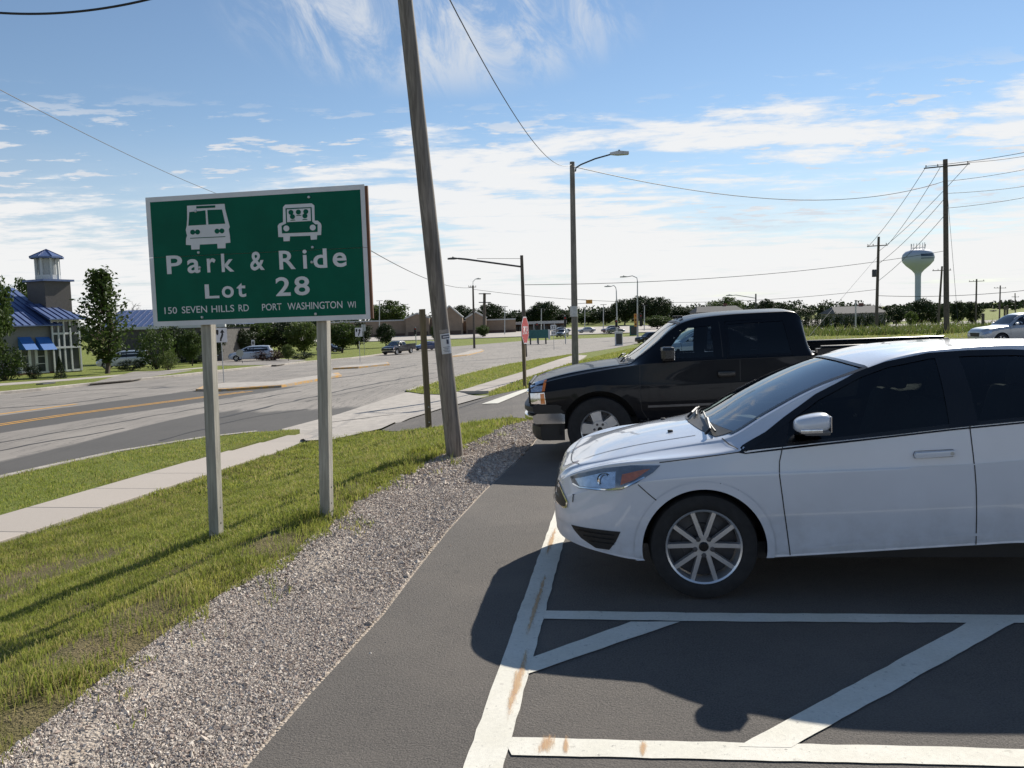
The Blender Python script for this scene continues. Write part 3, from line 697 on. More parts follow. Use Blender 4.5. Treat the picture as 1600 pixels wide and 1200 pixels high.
def stones(name, poly, n, s, seed, label, ylim):
    r = np.random.default_rng(seed); q = clip_y(poly, *ylim); P = np.array(q); lo, hi = P.min(0), P.max(0)
    x = r.uniform(lo[0], hi[0], n); y = r.uniform(lo[1], hi[1], n); k = inside(q, x, y); x, y = x[k], y[k]; n = len(x)
    z = TZ(x, y) - .013 + np.clip(vnoise(x, y, 3.0, 4), 0, 1) * .012
    base = np.array([[1, 0, 0], [0, 1, 0], [-1, 0, 0], [0, -1, 0], [0, 0, 1], [0, 0, -1]], float) * 1.25
    F0 = np.array([(0, 1, 4), (1, 2, 4), (2, 3, 4), (3, 0, 4), (1, 0, 5), (2, 1, 5), (3, 2, 5), (0, 3, 5)])
    size = s * np.exp(r.normal(0, .38, n)); B = (base[None] + r.normal(0, .22, (n, 6, 3))) * (r.uniform(.6, 1.2, (n, 6, 3)) + 0) * (size[:, None] * r.uniform(.6, 1.2, (n, 3)) * [1, 1, .75])[:, None, :] * .5
    a = r.uniform(0, 6.28, n); t_ = r.normal(0, .5, n); ca, sa = np.cos(a)[:, None], np.sin(a)[:, None]; ct, st = np.cos(t_)[:, None], np.sin(t_)[:, None]
    X, Yy, Zz = B[..., 0], B[..., 1], B[..., 2]; X, Zz = X * ct - Zz * st, X * st + Zz * ct; X, Yy = X * ca - Yy * sa, X * sa + Yy * ca
    V = np.stack([X + x[:, None], Yy + y[:, None], Zz + (z + size * .18)[:, None]], -1)
    F = (np.arange(n)[:, None, None] * 6 + F0[None]).reshape(-1, 3)
    o = link(name, mesh_np(name, V.reshape(-1, 3), F, MAT['stone'])); tag(o, label, 'gravel', kind='stuff')
gp = [(x - .12, y) for x, y in GRASS_EDGE] + [(x - .03, y) for x, y in LOTEDGE[::-1]]
stones('gravel_stones', gp, 190000, .0085, 11, 'loose grey gravel along the near asphalt edge', (2.2, 5.2))
stones('gravel_stones', gp, 85000, .0115, 12, 'loose grey gravel beside the near bank grass', (5.2, 8.6))
stones('gravel_stones', gp, 45000, .019, 13, 'loose grey gravel farther along past the leaning pole', (8.6, 14.2))
spill = [(x + .02, y) for x, y in LOTEDGE] + [(x + 1.6, y) for x, y in LOTEDGE[::-1]]
_st = stones('stray_pebbles', [(x + .0, y) for x, y in LOTEDGE] + [(x + .16, y) for x, y in LOTEDGE[::-1]], 1500, .009, 14, 'stray pebbles along the asphalt edge', (2.2, 9.0)); stones('stray_pebbles', spill, 260, .007, 15, 'few stray pebbles on the asphalt', (2.4, 9.0))
r_ = np.random.default_rng(4)
creep = [(x + .28, y) for x, y in GRASS_EDGE] + [(x - .1, y) for x, y in GRASS_EDGE[::-1]]
blades('edge_weeds', clip_y(creep, 2.4, 13), 26000, (.03, .10), .006, MAT['blade'], -.01, 31, lambda x, y: np.clip(1.3 * vnoise(x, y, 3.1, 4) - .25, 0, .8), 'thin weeds creeping from the bank into the gravel')
tufts = [(x + r_.normal(-.02, .10), y) for x, y in ge if 2 < y < 14 and r_.random() < .75]
tp = []

# ================================================================ PARK & RIDE SIGN
SGN_W, SGN_H = 1.93, 1.14
cTL, cTR, cBR, cBL = at(229, 308.5, 7.30), at(570, 288, 6.98), at(578, 498.5, 6.98), at(238, 510.5, 7.30)
ux = ((cTR - cTL) + (cBR - cBL)).normalized(); wz = ((cTL - cBL) + (cTR - cBR)); wz = (wz - ux * wz.dot(ux)).normalized(); ny_ = wz.cross(ux)   # ny_ points away from the camera
SGN_W = ((cTR - cTL).length + (cBR - cBL).length) / 2; SGN_H = ((cTL - cBL).length + (cTR - cBR).length) / 2
c0 = (cTL + cTR + cBR + cBL) / 4 - ux * SGN_W / 2 - wz * SGN_H / 2
SF = Matrix(((ux.x, ny_.x, wz.x), (ux.y, ny_.y, wz.y), (ux.z, ny_.z, wz.z)))
post_l = Vector((-2.60, 7.26, 0)); 
sign = empty('park_and_ride_sign', (0, 0, 0)); sx0 = (at(416, 790, 7.15)); sign.location = (sx0.x, sx0.y, tz(sx0.x, sx0.y))
SL = sign.location.copy()
def S3(u, v, d=0.0): return c0 + ux * u + wz * v + ny_ * d - SL
def board(name, poly, d0, d1, mat, parent=None):
    return MB().prism(poly, lambda a, b, d: S3(a, b, d), d0, d1).build(name, mat, parent or sign)
def rrect(x0, y0, x1, y1, r, n=5):
    out = []
    for cx, cy, a in ((x1 - r, y1 - r, 0), (x0 + r, y1 - r, 90), (x0 + r, y0 + r, 180), (x1 - r, y0 + r, 270)):
        for k in range(n + 1): t_ = rad(a + 90 * k / n); out.append((cx + r * math.cos(t_), cy + r * math.sin(t_)))
    return out
ply = board('plywood_backing', [(.035, .006), (SGN_W + .022, .006), (SGN_W + .022, SGN_H - .012), (.035, SGN_H - .012)], .006, .030, MAT['ply'])
ply['label'] = 'brown plywood backing showing at the right edge'
SEAM_V = SGN_H * .535
for nm, v0, v1 in (('upper_panel', SEAM_V + .0015, SGN_H), ('lower_panel', 0, SEAM_V - .0015)):
    board(nm, [(0, v0), (SGN_W, v0), (SGN_W, v1), (0, v1)], 0, .004, MAT['white'])
b = .042
for v0, v1 in ((SEAM_V + .0015, SGN_H - b), (b, SEAM_V - .0015)):
    board('green_field', [(b, v0), (SGN_W - b * .9, v0), (SGN_W - b * .9, v1), (b, v1)], -.0012, .0, MAT['green'])
# picture coordinates of the board in a close view of the photograph -> board metres
def homog(src, dst):
    A = []
    for (x, y), (u, v) in zip(src, dst): A += [[x, y, 1, 0, 0, 0, -u * x, -u * y, -u], [0, 0, 0, x, y, 1, -v * x, -v * y, -v]]
    return np.linalg.svd(np.array(A, float))[2][-1].reshape(3, 3)
HM = homog([(27, 120), (1503, 30), (1545, 945), (68, 1000)], [(0, SGN_H), (SGN_W, SGN_H), (SGN_W, 0), (0, 0)])
def bz(x, y): q = HM @ np.array([x, y, 1.0]); return (q[0] / q[2], q[1] / q[2])
def text_mesh(s_, box, offset=0.02, spacing=1.0, space_word=1.0):
    cu = bpy.data.curves.new('lettering', 'FONT'); cu.body = s_; cu.size = 1; cu.offset = offset; cu.space_character = spacing; cu.space_word = space_word; cu.resolution_u = 4
    o = bpy.data.objects.new('lettering', cu); col.objects.link(o); dg = bpy.context.evaluated_depsgraph_get()
    me = bpy.data.meshes.new_from_object(o.evaluated_get(dg)); bpy.data.objects.remove(o); bpy.data.curves.remove(cu)
    v = np.empty(len(me.vertices) * 3, np.float32); me.vertices.foreach_get('co', v); v = v.reshape(-1, 3); lo, hi = v.min(0), v.max(0)
    return me, v, lo, hi
def letters(name, s_, u0, v0, u1, v1, mat, d=-.0026, offset=.02, spacing=1.0, parent=None, P=S3, shear=0.0, space_word=1.0):
    me, v, lo, hi = text_mesh(s_, None, offset, spacing, space_word)
    q = (v - lo) / np.maximum(hi - lo, 1e-6)
    co = [P(u0 + (u1 - u0) * a, v0 + (v1 - v0) * b_ + shear * a, d) for a, b_, _ in q]
    me.vertices.foreach_set('co', np.array([list(c) for c in co], np.float32).ravel()); me.materials.clear(); me.materials.append(mat); me.update()
    return link(name, me, parent or sign)
def zbox(x0, y0, x1, y1):     # text box given by photo close-view corners (left-bottom, right-top)
    a = bz(x0, y0); c = bz(x1, y1); return a[0], a[1], c[0], c[1]
def word(s_, bl, br, cap, **kw):
    """bl, br: baseline ends; cap: a point at the top of the first letter"""
    a = bz(*bl); e = bz(*br); c = bz(*cap); letters('lettering', s_, a[0], a[1], e[0], c[1], MAT['white'], shear=(e[1] - a[1]) * .5, **kw)
for ch, bl, br, cap in (('P', (168, 640), (275, 634), (163, 515)), ('a', (308, 634), (395, 632), (306, 538)), ('r', (442, 628), (502, 626), (440, 532)), ('k', (540, 625), (625, 620), (540, 500)),
                        ('&', (735, 615), (832, 611), (735, 487)), ('R', (932, 607), (1042, 604), (932, 480)), ('i', (1092, 601), (1120, 600), (1090, 472)), ('d', (1162, 598), (1255, 594), (1160, 467)), ('e', (1293, 591), (1387, 588), (1290, 492)),
                        ('L', (425, 807), (522, 803), (420, 710)), ('o', (540, 802), (622, 799), (540, 722)), ('t', (642, 797), (705, 795), (642, 700)),
                        ('2', (907, 789), (1007, 786), (905, 660)), ('8', (1033, 785), (1137, 781), (1033, 655))):
    word(ch, bl, br, cap, offset=.018)
word('150', (147, 914), (232, 910), (145, 868), offset=.004); word('SEVEN', (265, 909), (437, 902), (263, 862), offset=.004); word('HILLS', (468, 902), (622, 896), (468, 855), offset=.004); word('RD', (652, 894), (722, 892), (652, 848), offset=.004)
word('PORT', (812, 889), (945, 884), (810, 842), offset=.004); word('WASHINGTON', (985, 884), (1357, 870), (985, 835), offset=.004); word('WI', (1392, 869), (1447, 867), (1390, 825), offset=.004)
def picto(name, pts, mat, d): return board(name, [bz(*p) for p in pts], d, d + .0012, mat)
W_, Gm = MAT['white'], MAT['green']
picto('bus_symbol', [(310, 175), (563, 162), (568, 200), (597, 318), (590, 335), (597, 375), (600, 425), (567, 428), (567, 462), (513, 464), (511, 432), (392, 438), (390, 470), (335, 472), (333, 442), (299, 440), (300, 398), (307, 378), (299, 340), (306, 310), (310, 260)], W_, -.0028)
for q in ([(373, 178), (501, 172), (501, 188), (373, 194)], [(325, 218), (434, 206), (438, 303), (318, 310)], [(447, 204), (546, 200), (567, 296), (453, 302)], [(328, 393), (567, 381), (567, 386), (328, 398)]):
    picto('symbol_cutout', q, Gm, -.0044)
def disc(cx, cy, r, n=14): return [(cx + r * math.cos(2 * math.pi * k / n), cy + r * math.sin(2 * math.pi * k / n)) for k in range(n)]
for c in ((346, 354), (379, 353), (511, 347), (544, 345)): picto('symbol_cutout', disc(*c, 17), Gm, -.0044)
picto('car_symbol', [(957, 185), (972, 168), (1150, 159), (1168, 172), (1170, 275), (1190, 275), (1210, 292), (1216, 310), (1213, 372), (1186, 374), (1184, 402), (1144, 405), (1141, 377), (1003, 382), (1001, 413), (960, 415), (958, 386), (925, 386), (921, 310), (932, 295), (957, 285)], W_, -.0028)
picto('symbol_cutout', [(974, 192), (1150, 184), (1154, 282), (1175, 300), (1190, 300), (1190, 352), (950, 362), (947, 310), (960, 303), (978, 295)], Gm, -.0044)
picto('car_window', [(984, 200), (1143, 191), (1146, 277), (986, 286)], W_, -.0060)
for c in ((1012, 220), (1062, 218), (1112, 215), (1022, 249), (1106, 244)):
    picto('symbol_cutout', disc(*c, 17), Gm, -.0076)
for q in ([(1006, 276), (1014, 270), (1036, 269), (1044, 274)], [(1086, 272), (1094, 266), (1116, 265), (1126, 270)], [(1044, 244), (1052, 239), (1076, 237), (1084, 242)]): picto('symbol_cutout', q, Gm, -.0076)
for c in ((980, 328), (1158, 322)): picto('headlight_symbol', disc(*c, 20), W_, -.0060)
for c in ((367, 212), (1131, 117), (383, 492), (1155, 455), (390, 594), (1150, 556), (402, 935), (1174, 910)):
    u, v = bz(*c); MB().lathe([(.0, -.010), (.009, -.009), (.013, -.003), (.013, .0)], 10, axis='y').build('bolt', MAT['galv'], sign).matrix_local = Matrix.Translation(S3(u, v, -.001)) @ SF.to_4x4()
# posts: 4x4 timbers behind the board
for (tx, ty), (bx, by), Yp in (((323, 500), (335, 828), 7.28), ((503, 490), (507, 800), 7.10)):
    tp_ = at(tx, ty, Yp); bp = at(bx, by, Yp - .02); bp.z = tz(bp.x, bp.y) - .15
    d_ = tp_ - bp; k = (SL.z * 0 + tp_.z + 1.0 - bp.z) / d_.z
    tp2 = bp + d_ * k
    ax = d_.normalized(); fx = (ux - ax * ux.dot(ax)).normalized(); fy = ax.cross(fx); R = Matrix(((fx.x, fy.x, ax.x), (fx.y, fy.y, ax.y), (fx.z, fy.z, ax.z)))
    # keep the post just behind the plywood
    mid = (bp + tp2) / 2; dist = (c0 + ny_ * (.030 + .048 + .004) - tp_).dot(ny_); shift = ny_ * dist
    p = MB().box((0, 0, 0), (.092, .092, (tp2 - bp).length), bev=.005).build('post', MAT['post'], sign); p.matrix_local = Matrix.Translation(mid + shift - SL) @ R.to_4x4()
    for zf in (.12, .26):
        h = MB().lathe([(0, 0), (.009, 0)], 10, axis='x').build('bolt_hole', MAT['black'], p); h.location = (.0467, 0, -(tp2 - bp).length / 2 + .15 + zf)
tag(sign, 'large green Park & Ride Lot 28 sign on two grey timber posts', 'sign')

# leaning utility pole and notice
pb = Vector((-.70, 10.35, -.3)); pb.z = tz(pb.x, pb.y) - .3
P0 = at(711, 712, 10.38); P1 = at(633, 0, 10.0); dP = (P1 - P0) / (P1.z - P0.z); Ptop = P0 + dP * 9.0; Pbot = P0 - dP * .4
pole = empty('leaning_utility_pole', P0)
n_ = 26; pts = [Pbot + (Ptop - Pbot) * (i / n_) for i in range(n_ + 1)]
rr_ = random.Random(5)
MB().tube([p - P0 for p in pts], [.108 - .0012 * i + rr_.uniform(-.0015, .0015) for i in range(n_ + 1)], 18).build('shaft', MAT['pole'], pole, True)
MB().tube([Ptop - P0 + Vector((-.9, 0, -.5)), Ptop - P0 + Vector((.9, 0, -.5))], .05, 6).build('crossarm', MAT['pole'], pole)
tag(pole, 'grey weathered wooden utility pole leaning left beside the gravel', 'utility pole')
def notice():
    q = at(706, 535, 10.2); ax = dP.normalized(); s_ = (q.z - P0.z); ctr = P0 + dP * s_; e = empty('paper_notice', ctr)
    X = Vector((1, 0, 0)); X = (X - ax * X.dot(ax)).normalized(); Yv = ax.cross(X)
    rad_ = .107
    def on(u, v, d): # u: arc metres to the right of the camera-facing line, v along pole
        th = u / rad_ - math.pi / 2 + .35; return X * math.cos(th) * (rad_ + d) + Yv * math.sin(th) * (rad_ + d) + ax * v
    def sheet(nm, u0, u1, v0, v1, d, mat, par=e):
        n = 8; V = []; F = []
        for i in range(n + 1):
            for v in (v0, v1): V.append(on(u0 + (u1 - u0) * i / n, v, d))
        F = [(2 * i, 2 * i + 2, 2 * i + 3, 2 * i + 1) for i in range(n)]; return MB().add(V, F).build(nm, mat, par)
    sheet('paper', -.05, .085, -.135, .115, .003, M('notice_paper', (.62, .64, .66), .7, 0, .08))
    dk = M('notice_print', (.04, .05, .08), .7)
    sheet('printed_heading', -.035, .07, .055, .098, .0045, dk); sheet('printed_heading_text', -.02, .06, .068, .084, .0055, MAT['white'])
    sheet('printed_picture', .02, .05, -.015, .04, .0045, dk)
    for k in range(4): sheet('printed_line', -.03 + .01 * (k % 2), .055 - .012 * (k % 3), -.055 - .018 * k, -.048 - .018 * k, .0045, M('notice_grey', (.25, .27, .3), .7))
    sheet('top_strip', -.055, .075, .125, .165, .003, M('old_label', (.33, .30, .27), .8))
    tag(e, 'white printed paper notice stapled to the leaning pole', 'notice')
notice()
# short timber post at the drive
pt = G(670, 669); w = MB().box((0, 0, 1.0), (.115, .115, 2.5), rotz(.5), .006)
tp3 = at(659.5, 483, pt.y); hgt = tp3.z - pt.z
o = empty('timber_post', pt); MB().box((0, 0, hgt / 2 - .1), (.10, .10, hgt + .2), rotz(.42), .006).build('shaft', MAT['post_tan'], o).rotation_euler = (0, math.atan2(tp3.x - pt.x, hgt) , 0)
for z_ in (.12, .42): MB().lathe([(0, -.004), (.014, -.002), (.014, .006)], 10, axis='y').build('bolt_head', MAT['galv'], o).location = (.02, -.062, z_)
tag(o, 'short brown timber post standing in grass left of the leaning pole', 'post')

# ================================================================ VEHICLES
def pchip(P):
    X = np.array([p[0] for p in P], float); Yv = np.array([p[1] for p in P], float); h = np.diff(X); d = np.diff(Yv) / h; m_ = np.zeros(len(X))
    m_[0], m_[-1] = d[0], d[-1]
    for i in range(1, len(X) - 1):
        if d[i - 1] * d[i] > 0:
            w1, w2 = 2 * h[i] + h[i - 1], h[i] + 2 * h[i - 1]; m_[i] = (w1 + w2) / (w1 / d[i - 1] + w2 / d[i])
    def f(x):
        x = min(max(x, X[0]), X[-1]); i = min(max(int(np.searchsorted(X, x)) - 1, 0), len(h) - 1); t_ = (x - X[i]) / h[i]
        return (1 + 2 * t_) * (1 - t_) ** 2 * Yv[i] + t_ * (1 - t_) ** 2 * h[i] * m_[i] + t_ * t_ * (3 - 2 * t_) * Yv[i + 1] + t_ * t_ * (t_ - 1) * h[i] * m_[i + 1]
    return f
def catmull(P, k):
    out = []; n = len(P); P = [np.array(p, float) for p in P]
    for i in range(n - 1):
        a, b_, c, d = P[max(i - 1, 0)], P[i], P[i + 1], P[min(i + 2, n - 1)]
        for j in range(k):
            t_ = j / k; out.append(.5 * (2 * b_ + (c - a) * t_ + (2 * a - 5 * b_ + 4 * c - d) * t_ * t_ + (3 * b_ - a - 3 * c + d) * t_ ** 3) )
    out.append(P[-1]); return out
class Shell:
    """car body skinned over cross-sections; x runs back from the front axle, y to the car's right, z up"""
    def __init__(s, prof, xs, sub=5):
        f = {k: pchip(v) for k, v in prof.items()}; s.f = f; rows = []
        for x in xs:
            zb, yw, zs, ze, ye, zr, yr, zc = (f[k](x) for k in ('zb', 'yw', 'zs', 'ze', 'ye', 'zr', 'yr', 'zc')); ye = min(ye, yw - .004); yr = min(yr, ye - .01)
            g = .05 * max(zr - ze, 0) + .004
            hs = [(0, zb), (.55 * yw, zb), (yw - .06, zb), (yw - .022, zb + .02), (yw - .012, zb + .09), (yw, zb + (zs - zb) * .55), (yw - .006, zs - .01), (yw - .012, zs + .01), (ye + .006, ze - .015), (ye - .004, ze + .01),
                  ((ye + yr) / 2 + g, (ze + zr) / 2), (yr + .018, zr - .03 * min(1, max(zr - ze, .02) * 3)), (yr - .03, zr + .012), (.6 * yr, zr + (zc - zr) * .68), (.3 * yr, zr + (zc - zr) * .92), (0, zc)]
            h = catmull(hs, sub); rows.append([(x, -y, z) for y, z in h] + [(x, y, z) for y, z in h[-2:0:-1]])
        s.rows = rows; n = len(rows[0]); V = [v for r in rows for v in r]; F = []
        for i in range(len(rows) - 1):
            for j in range(n): F.append((i * n + j, i * n + (j + 1) % n, (i + 1) * n + (j + 1) % n, (i + 1) * n + j))
        F += [tuple(range(n)), tuple((len(rows) - 1) * n + j for j in range(n))[::-1]]
        s.V, s.F = V, F; s.bvh = BVHTree.FromPolygons([Vector(v) for v in V], F)
        s.kill = []
    def hit(s, a, b, view):
        if view in ('L', 'R'):
            sg = -1 if view == 'L' else 1; r = s.bvh.ray_cast(Vector((a, sg * 5, b)), Vector((0, -sg, 0)))
        elif view == 'T': r = s.bvh.ray_cast(Vector((a, b, 5)), Vector((0, 0, -1)))
        elif view == 'F': r = s.bvh.ray_cast(Vector((-8, a, b)), Vector((1, 0, 0)))
        else: r = s.bvh.ray_cast(Vector((12, a, b)), Vector((-1, 0, 0)))
        return r[0], r[1]
    def proj(s, a, b, view, off):
        p, n = s.hit(a, b, view)
        if p is None:
            q = Vector((a, -.9 if view == 'L' else .9, b)) if view in 'LR' else Vector((a, b, 1)) if view == 'T' else Vector((-1 if view == 'F' else 3.5, a, b))
            p, n, _, _ = s.bvh.find_nearest(q)
        o = {'L': Vector((0, -1, 0)), 'R': Vector((0, 1, 0)), 'T': Vector((0, 0, 1)), 'F': Vector((-1, 0, 0)), 'B': Vector((1, 0, 0))}[view]
        if n.dot(o) < 0: n = -n
        return p + n * off
    def patch(s, name, poly, view, off, mat, parent, step=.05, smooth=True):
        bm = bmesh.new(); f = bm.faces.new([bm.verts.new((a, b, 0)) for a, b in poly])
        xs = [p[0] for p in poly]; ys = [p[1] for p in poly]
        for ax, (lo, hi) in enumerate(((min(xs), max(xs)), (min(ys), max(ys)))):
            k = max(1, int((hi - lo) / step))
            for i in range(1, k):
                c = lo + (hi - lo) * i / k; co = (c, 0, 0) if ax == 0 else (0, c, 0); no = (1, 0, 0) if ax == 0 else (0, 1, 0)
                bmesh.ops.bisect_plane(bm, geom=bm.verts[:] + bm.edges[:] + bm.faces[:], dist=1e-5, plane_co=co, plane_no=no)
        bmesh.ops.triangulate(bm, faces=bm.faces[:])
        for v in bm.verts: v.co = s.proj(v.co.x, v.co.y, view, off)
        bmesh.ops.recalc_face_normals(bm, faces=bm.faces[:])
        o = {'L': Vector((0, -1, 0)), 'R': Vector((0, 1, 0)), 'T': Vector((0, 0, 1)), 'F': Vector((-1, 0, 0)), 'B': Vector((1, 0, 0))}[view]
        if sum(f.normal.dot(o) * f.calc_area() for f in bm.faces) < 0: bmesh.ops.reverse_faces(bm, faces=bm.faces[:])
        me = bpy.data.meshes.new(name); bm.to_mesh(me); bm.free(); me.materials.append(mat)
        if smooth: me.polygons.foreach_set('use_smooth', [True] * len(me.polygons))
        return link(name, me, parent)
    def ribbon(s, name, line, view, w, off, mat, parent, closed=False, step=.03, thick=0.0):
        pts = []
        L_ = line + ([line[0]] if closed else [])
        for a, b in zip(L_[:-1], L_[1:]):
            k = max(1, int(math.hypot(b[0] - a[0], b[1] - a[1]) / step)); pts += [(a[0] + (b[0] - a[0]) * i / k, a[1] + (b[1] - a[1]) * i / k) for i in range(k)]
        if not closed: pts.append(L_[-1])
        n = len(pts); V = []
        for i, p in enumerate(pts):
            a = Vector(pts[(i - 1) % n] if closed else pts[max(i - 1, 0)]); b = Vector(pts[(i + 1) % n] if closed else pts[min(i + 1, n - 1)]); t_ = (b - a).normalized() if (b - a).length > 1e-6 else Vector((1, 0))
            q = Vector((-t_.y, t_.x)) * w / 2
            V += [s.proj(p[0] + q.x, p[1] + q.y, view, off), s.proj(p[0] - q.x, p[1] - q.y, view, off)]
        F = [(2 * i, 2 * i + 1, (2 * i + 3) % (2 * n), (2 * i + 2) % (2 * n)) for i in range(n if closed else n - 1)]
        return MB().add(V, F).build(name, mat, parent, True)
    def cut(s, poly, view, zmin=-1, ymin=0.0):
        s.kill.append((poly, view, zmin, ymin))
    def body(s, name, mat, parent):
        V = np.array(s.V); F = s.F; quads = np.array(F[:-2]); ce = V[quads].mean(1); k = np.zeros(len(quads), bool)
        for poly, view, zmin, ymin in s.kill:
            a, b = (ce[:, 0], ce[:, 2]) if view in 'LR' else (ce[:, 0], ce[:, 1]) if view == 'T' else (ce[:, 1], ce[:, 2])
            q = inside(poly, a, b) & (ce[:, 2] > zmin)
            if view in 'LR': q &= np.abs(ce[:, 1]) > ymin
            if view == 'F': q &= ce[:, 0] < ymin
            if view == 'B': q &= ce[:, 0] > ymin
            k |= q
        keep = [tuple(q) for q in quads[~k].tolist()] + F[-2:]
        mb = MB().add(s.V, keep); o = mb.build(name, mat, parent, True, 50); return o
def ring(r, n=40, cx=0.0, cz=0.0, a0=0, a1=2 * math.pi):
    return [(cx + r * math.cos(a0 + (a1 - a0) * k / n), cz + r * math.sin(a0 + (a1 - a0) * k / n)) for k in range(n + (0 if abs(a1 - a0 - 2 * math.pi) < 1e-6 else 1))]

def wheel(parent, r, rim, width, style, x, y, mats=None, detail=True):
    """y<0: outside of the wheel faces -y"""
    w = empty('wheel', (x, y, r)); w.parent = parent
    if y > 0: w.rotation_euler = (0, 0, math.pi)
    key = ('w', r, rim, width, style)
    if key not in CACHE:
        h = width / 2
        ty = MB().lathe([(rim * .96, -h * .82), (rim * 1.02, -h * .96), (rim + (r - rim) * .45, -h * 1.06), (r * .965, -h * .93), (r * .99, -h * .72), (r, -h * .4), (r, h * .4), (r * .985, h * .8), (r * .95, h), (rim, h * .9), (rim * .96, h * .8)], 56, axis='y')
        nt = 60
        tyre = ty.mesh('tyre', MAT['rubber'], True, 35)
        parts = [('tyre', tyre)]
        rm = MB().lathe([(rim * .97, h * .8), (rim * .93, h * .2), (rim * .90, -h * .55), (rim * .94, -h * .74), (rim * .955, -h * .90), (rim * 1.0, -h * .95), (rim * 1.015, -h * .92), (rim * 1.0, -h * .80)], 48, axis='y')
        parts.append(('rim', rm.mesh('rim', MAT['alloy'], True, 35)))
        dk = MB().lathe([(0, -h * .15), (rim * .55, -h * .15), (rim * .56, -h * .0), (rim * .9, h * .1)], 32, axis='y'); parts.append(('brake', dk.mesh('brake', MAT['steel_dark'], True, 30)))
        sp_ = MB()
        def spoke(a, wi, wo, ri, ro, y0, y1, th, da=0.0):
            ca, sa = math.cos(a), math.sin(a); cb, sb = math.cos(a + da), math.sin(a + da)
            def P(rr, off, yy, c, q): return (c * rr - q * off, yy, q * rr + c * off)
            V = [P(ri, -wi, y0, ca, sa), P(ri, wi, y0, ca, sa), P(ro, wo, y1, cb, sb), P(ro, -wo, y1, cb, sb)]
            V2 = [P(ri, -wi * 1.25, y0 + th, ca, sa), P(ri, wi * 1.25, y0 + th, ca, sa), P(ro, wo * 1.25, y1 + th, cb, sb), P(ro, -wo * 1.25, y1 + th, cb, sb)]
            sp_.add(V + V2, [(0, 1, 2, 3), (7, 6, 5, 4), (0, 4, 5, 1), (1, 5, 6, 2), (2, 6, 7, 3), (3, 7, 4, 0)])
        if style == 'pairs':
            for k in range(5):
                a = math.pi / 2 + 2 * math.pi * k / 5
                for sg in (-1, 1): spoke(a + sg * .12, .0135, .0125, rim * .17, rim * .985, -h * .80, -h * .84, .034, sg * .185)
            hub_r = rim * .27
        else:
            for k in range(5):
                a = math.pi / 2 + .25 + 2 * math.pi * k / 5
                spoke(a, .052 if style == 'truck' else .03, .062 if style == 'truck' else .034, rim * .22, rim * .93, -h * .74, -h * .74, .05)
            hub_r = rim * .46 if style == 'truck' else rim * .25
        sp_.lathe([(0, -h * .80), (hub_r * .96, -h * .80), (hub_r, -h * .74), (hub_r, -h * .3)], 30, axis='y')
        parts.append(('spokes', sp_.mesh('spokes', MAT['alloy'], True, 30)))
        if detail:
            cap = MB().lathe([(0, -h * .90), (rim * .10, -h * .90), (rim * .13, -h * .84), (rim * .13, -h * .78)], 20, axis='y'); parts.append(('centre_cap', cap.mesh('centre_cap', MAT['trim'], True)))
            nl = 6 if style == 'truck' else 5
            for k in range(nl):
                a = math.pi / 2 + 2 * math.pi * (k + .5) / nl; c = (math.cos(a) * rim * (.29 if style == 'truck' else .24), -h * .78, math.sin(a) * rim * (.29 if style == 'truck' else .24))
                parts.append(('lug_nut', MB().lathe([(0, -.012), (.014, -.010), (.016, 0), (.016, .02)], 8, c, 'y').mesh('lug_nut', MAT['steel_dark'], True)))
        CACHE[key] = parts
    for nm, me in CACHE[key]: link(nm, me, w)
    return w
CACHE = {}
def arch_well(sh, parent, x, r, cz, yw, paintmat, lip=.045):
    for v in ('L', 'R'):
        sh.ribbon('wheel_arch_lip', [(x + (r + lip / 2 - .004) * math.cos(a), cz + (r + lip / 2 - .004) * math.sin(a)) for a in np.linspace(math.pi * 1.08, -.08 * math.pi, 46)], v, lip, .006, paintmat, parent)
        sg = -1 if v == 'L' else 1
        mb = MB().lathe([(r + .012, sg * (yw - .03)), (r + .02, sg * .42), (.05, sg * .40)], 32, (x, 0, cz), 'y', -.15, math.pi + .15); mb.build('wheel_well', MAT['black'], parent, True)

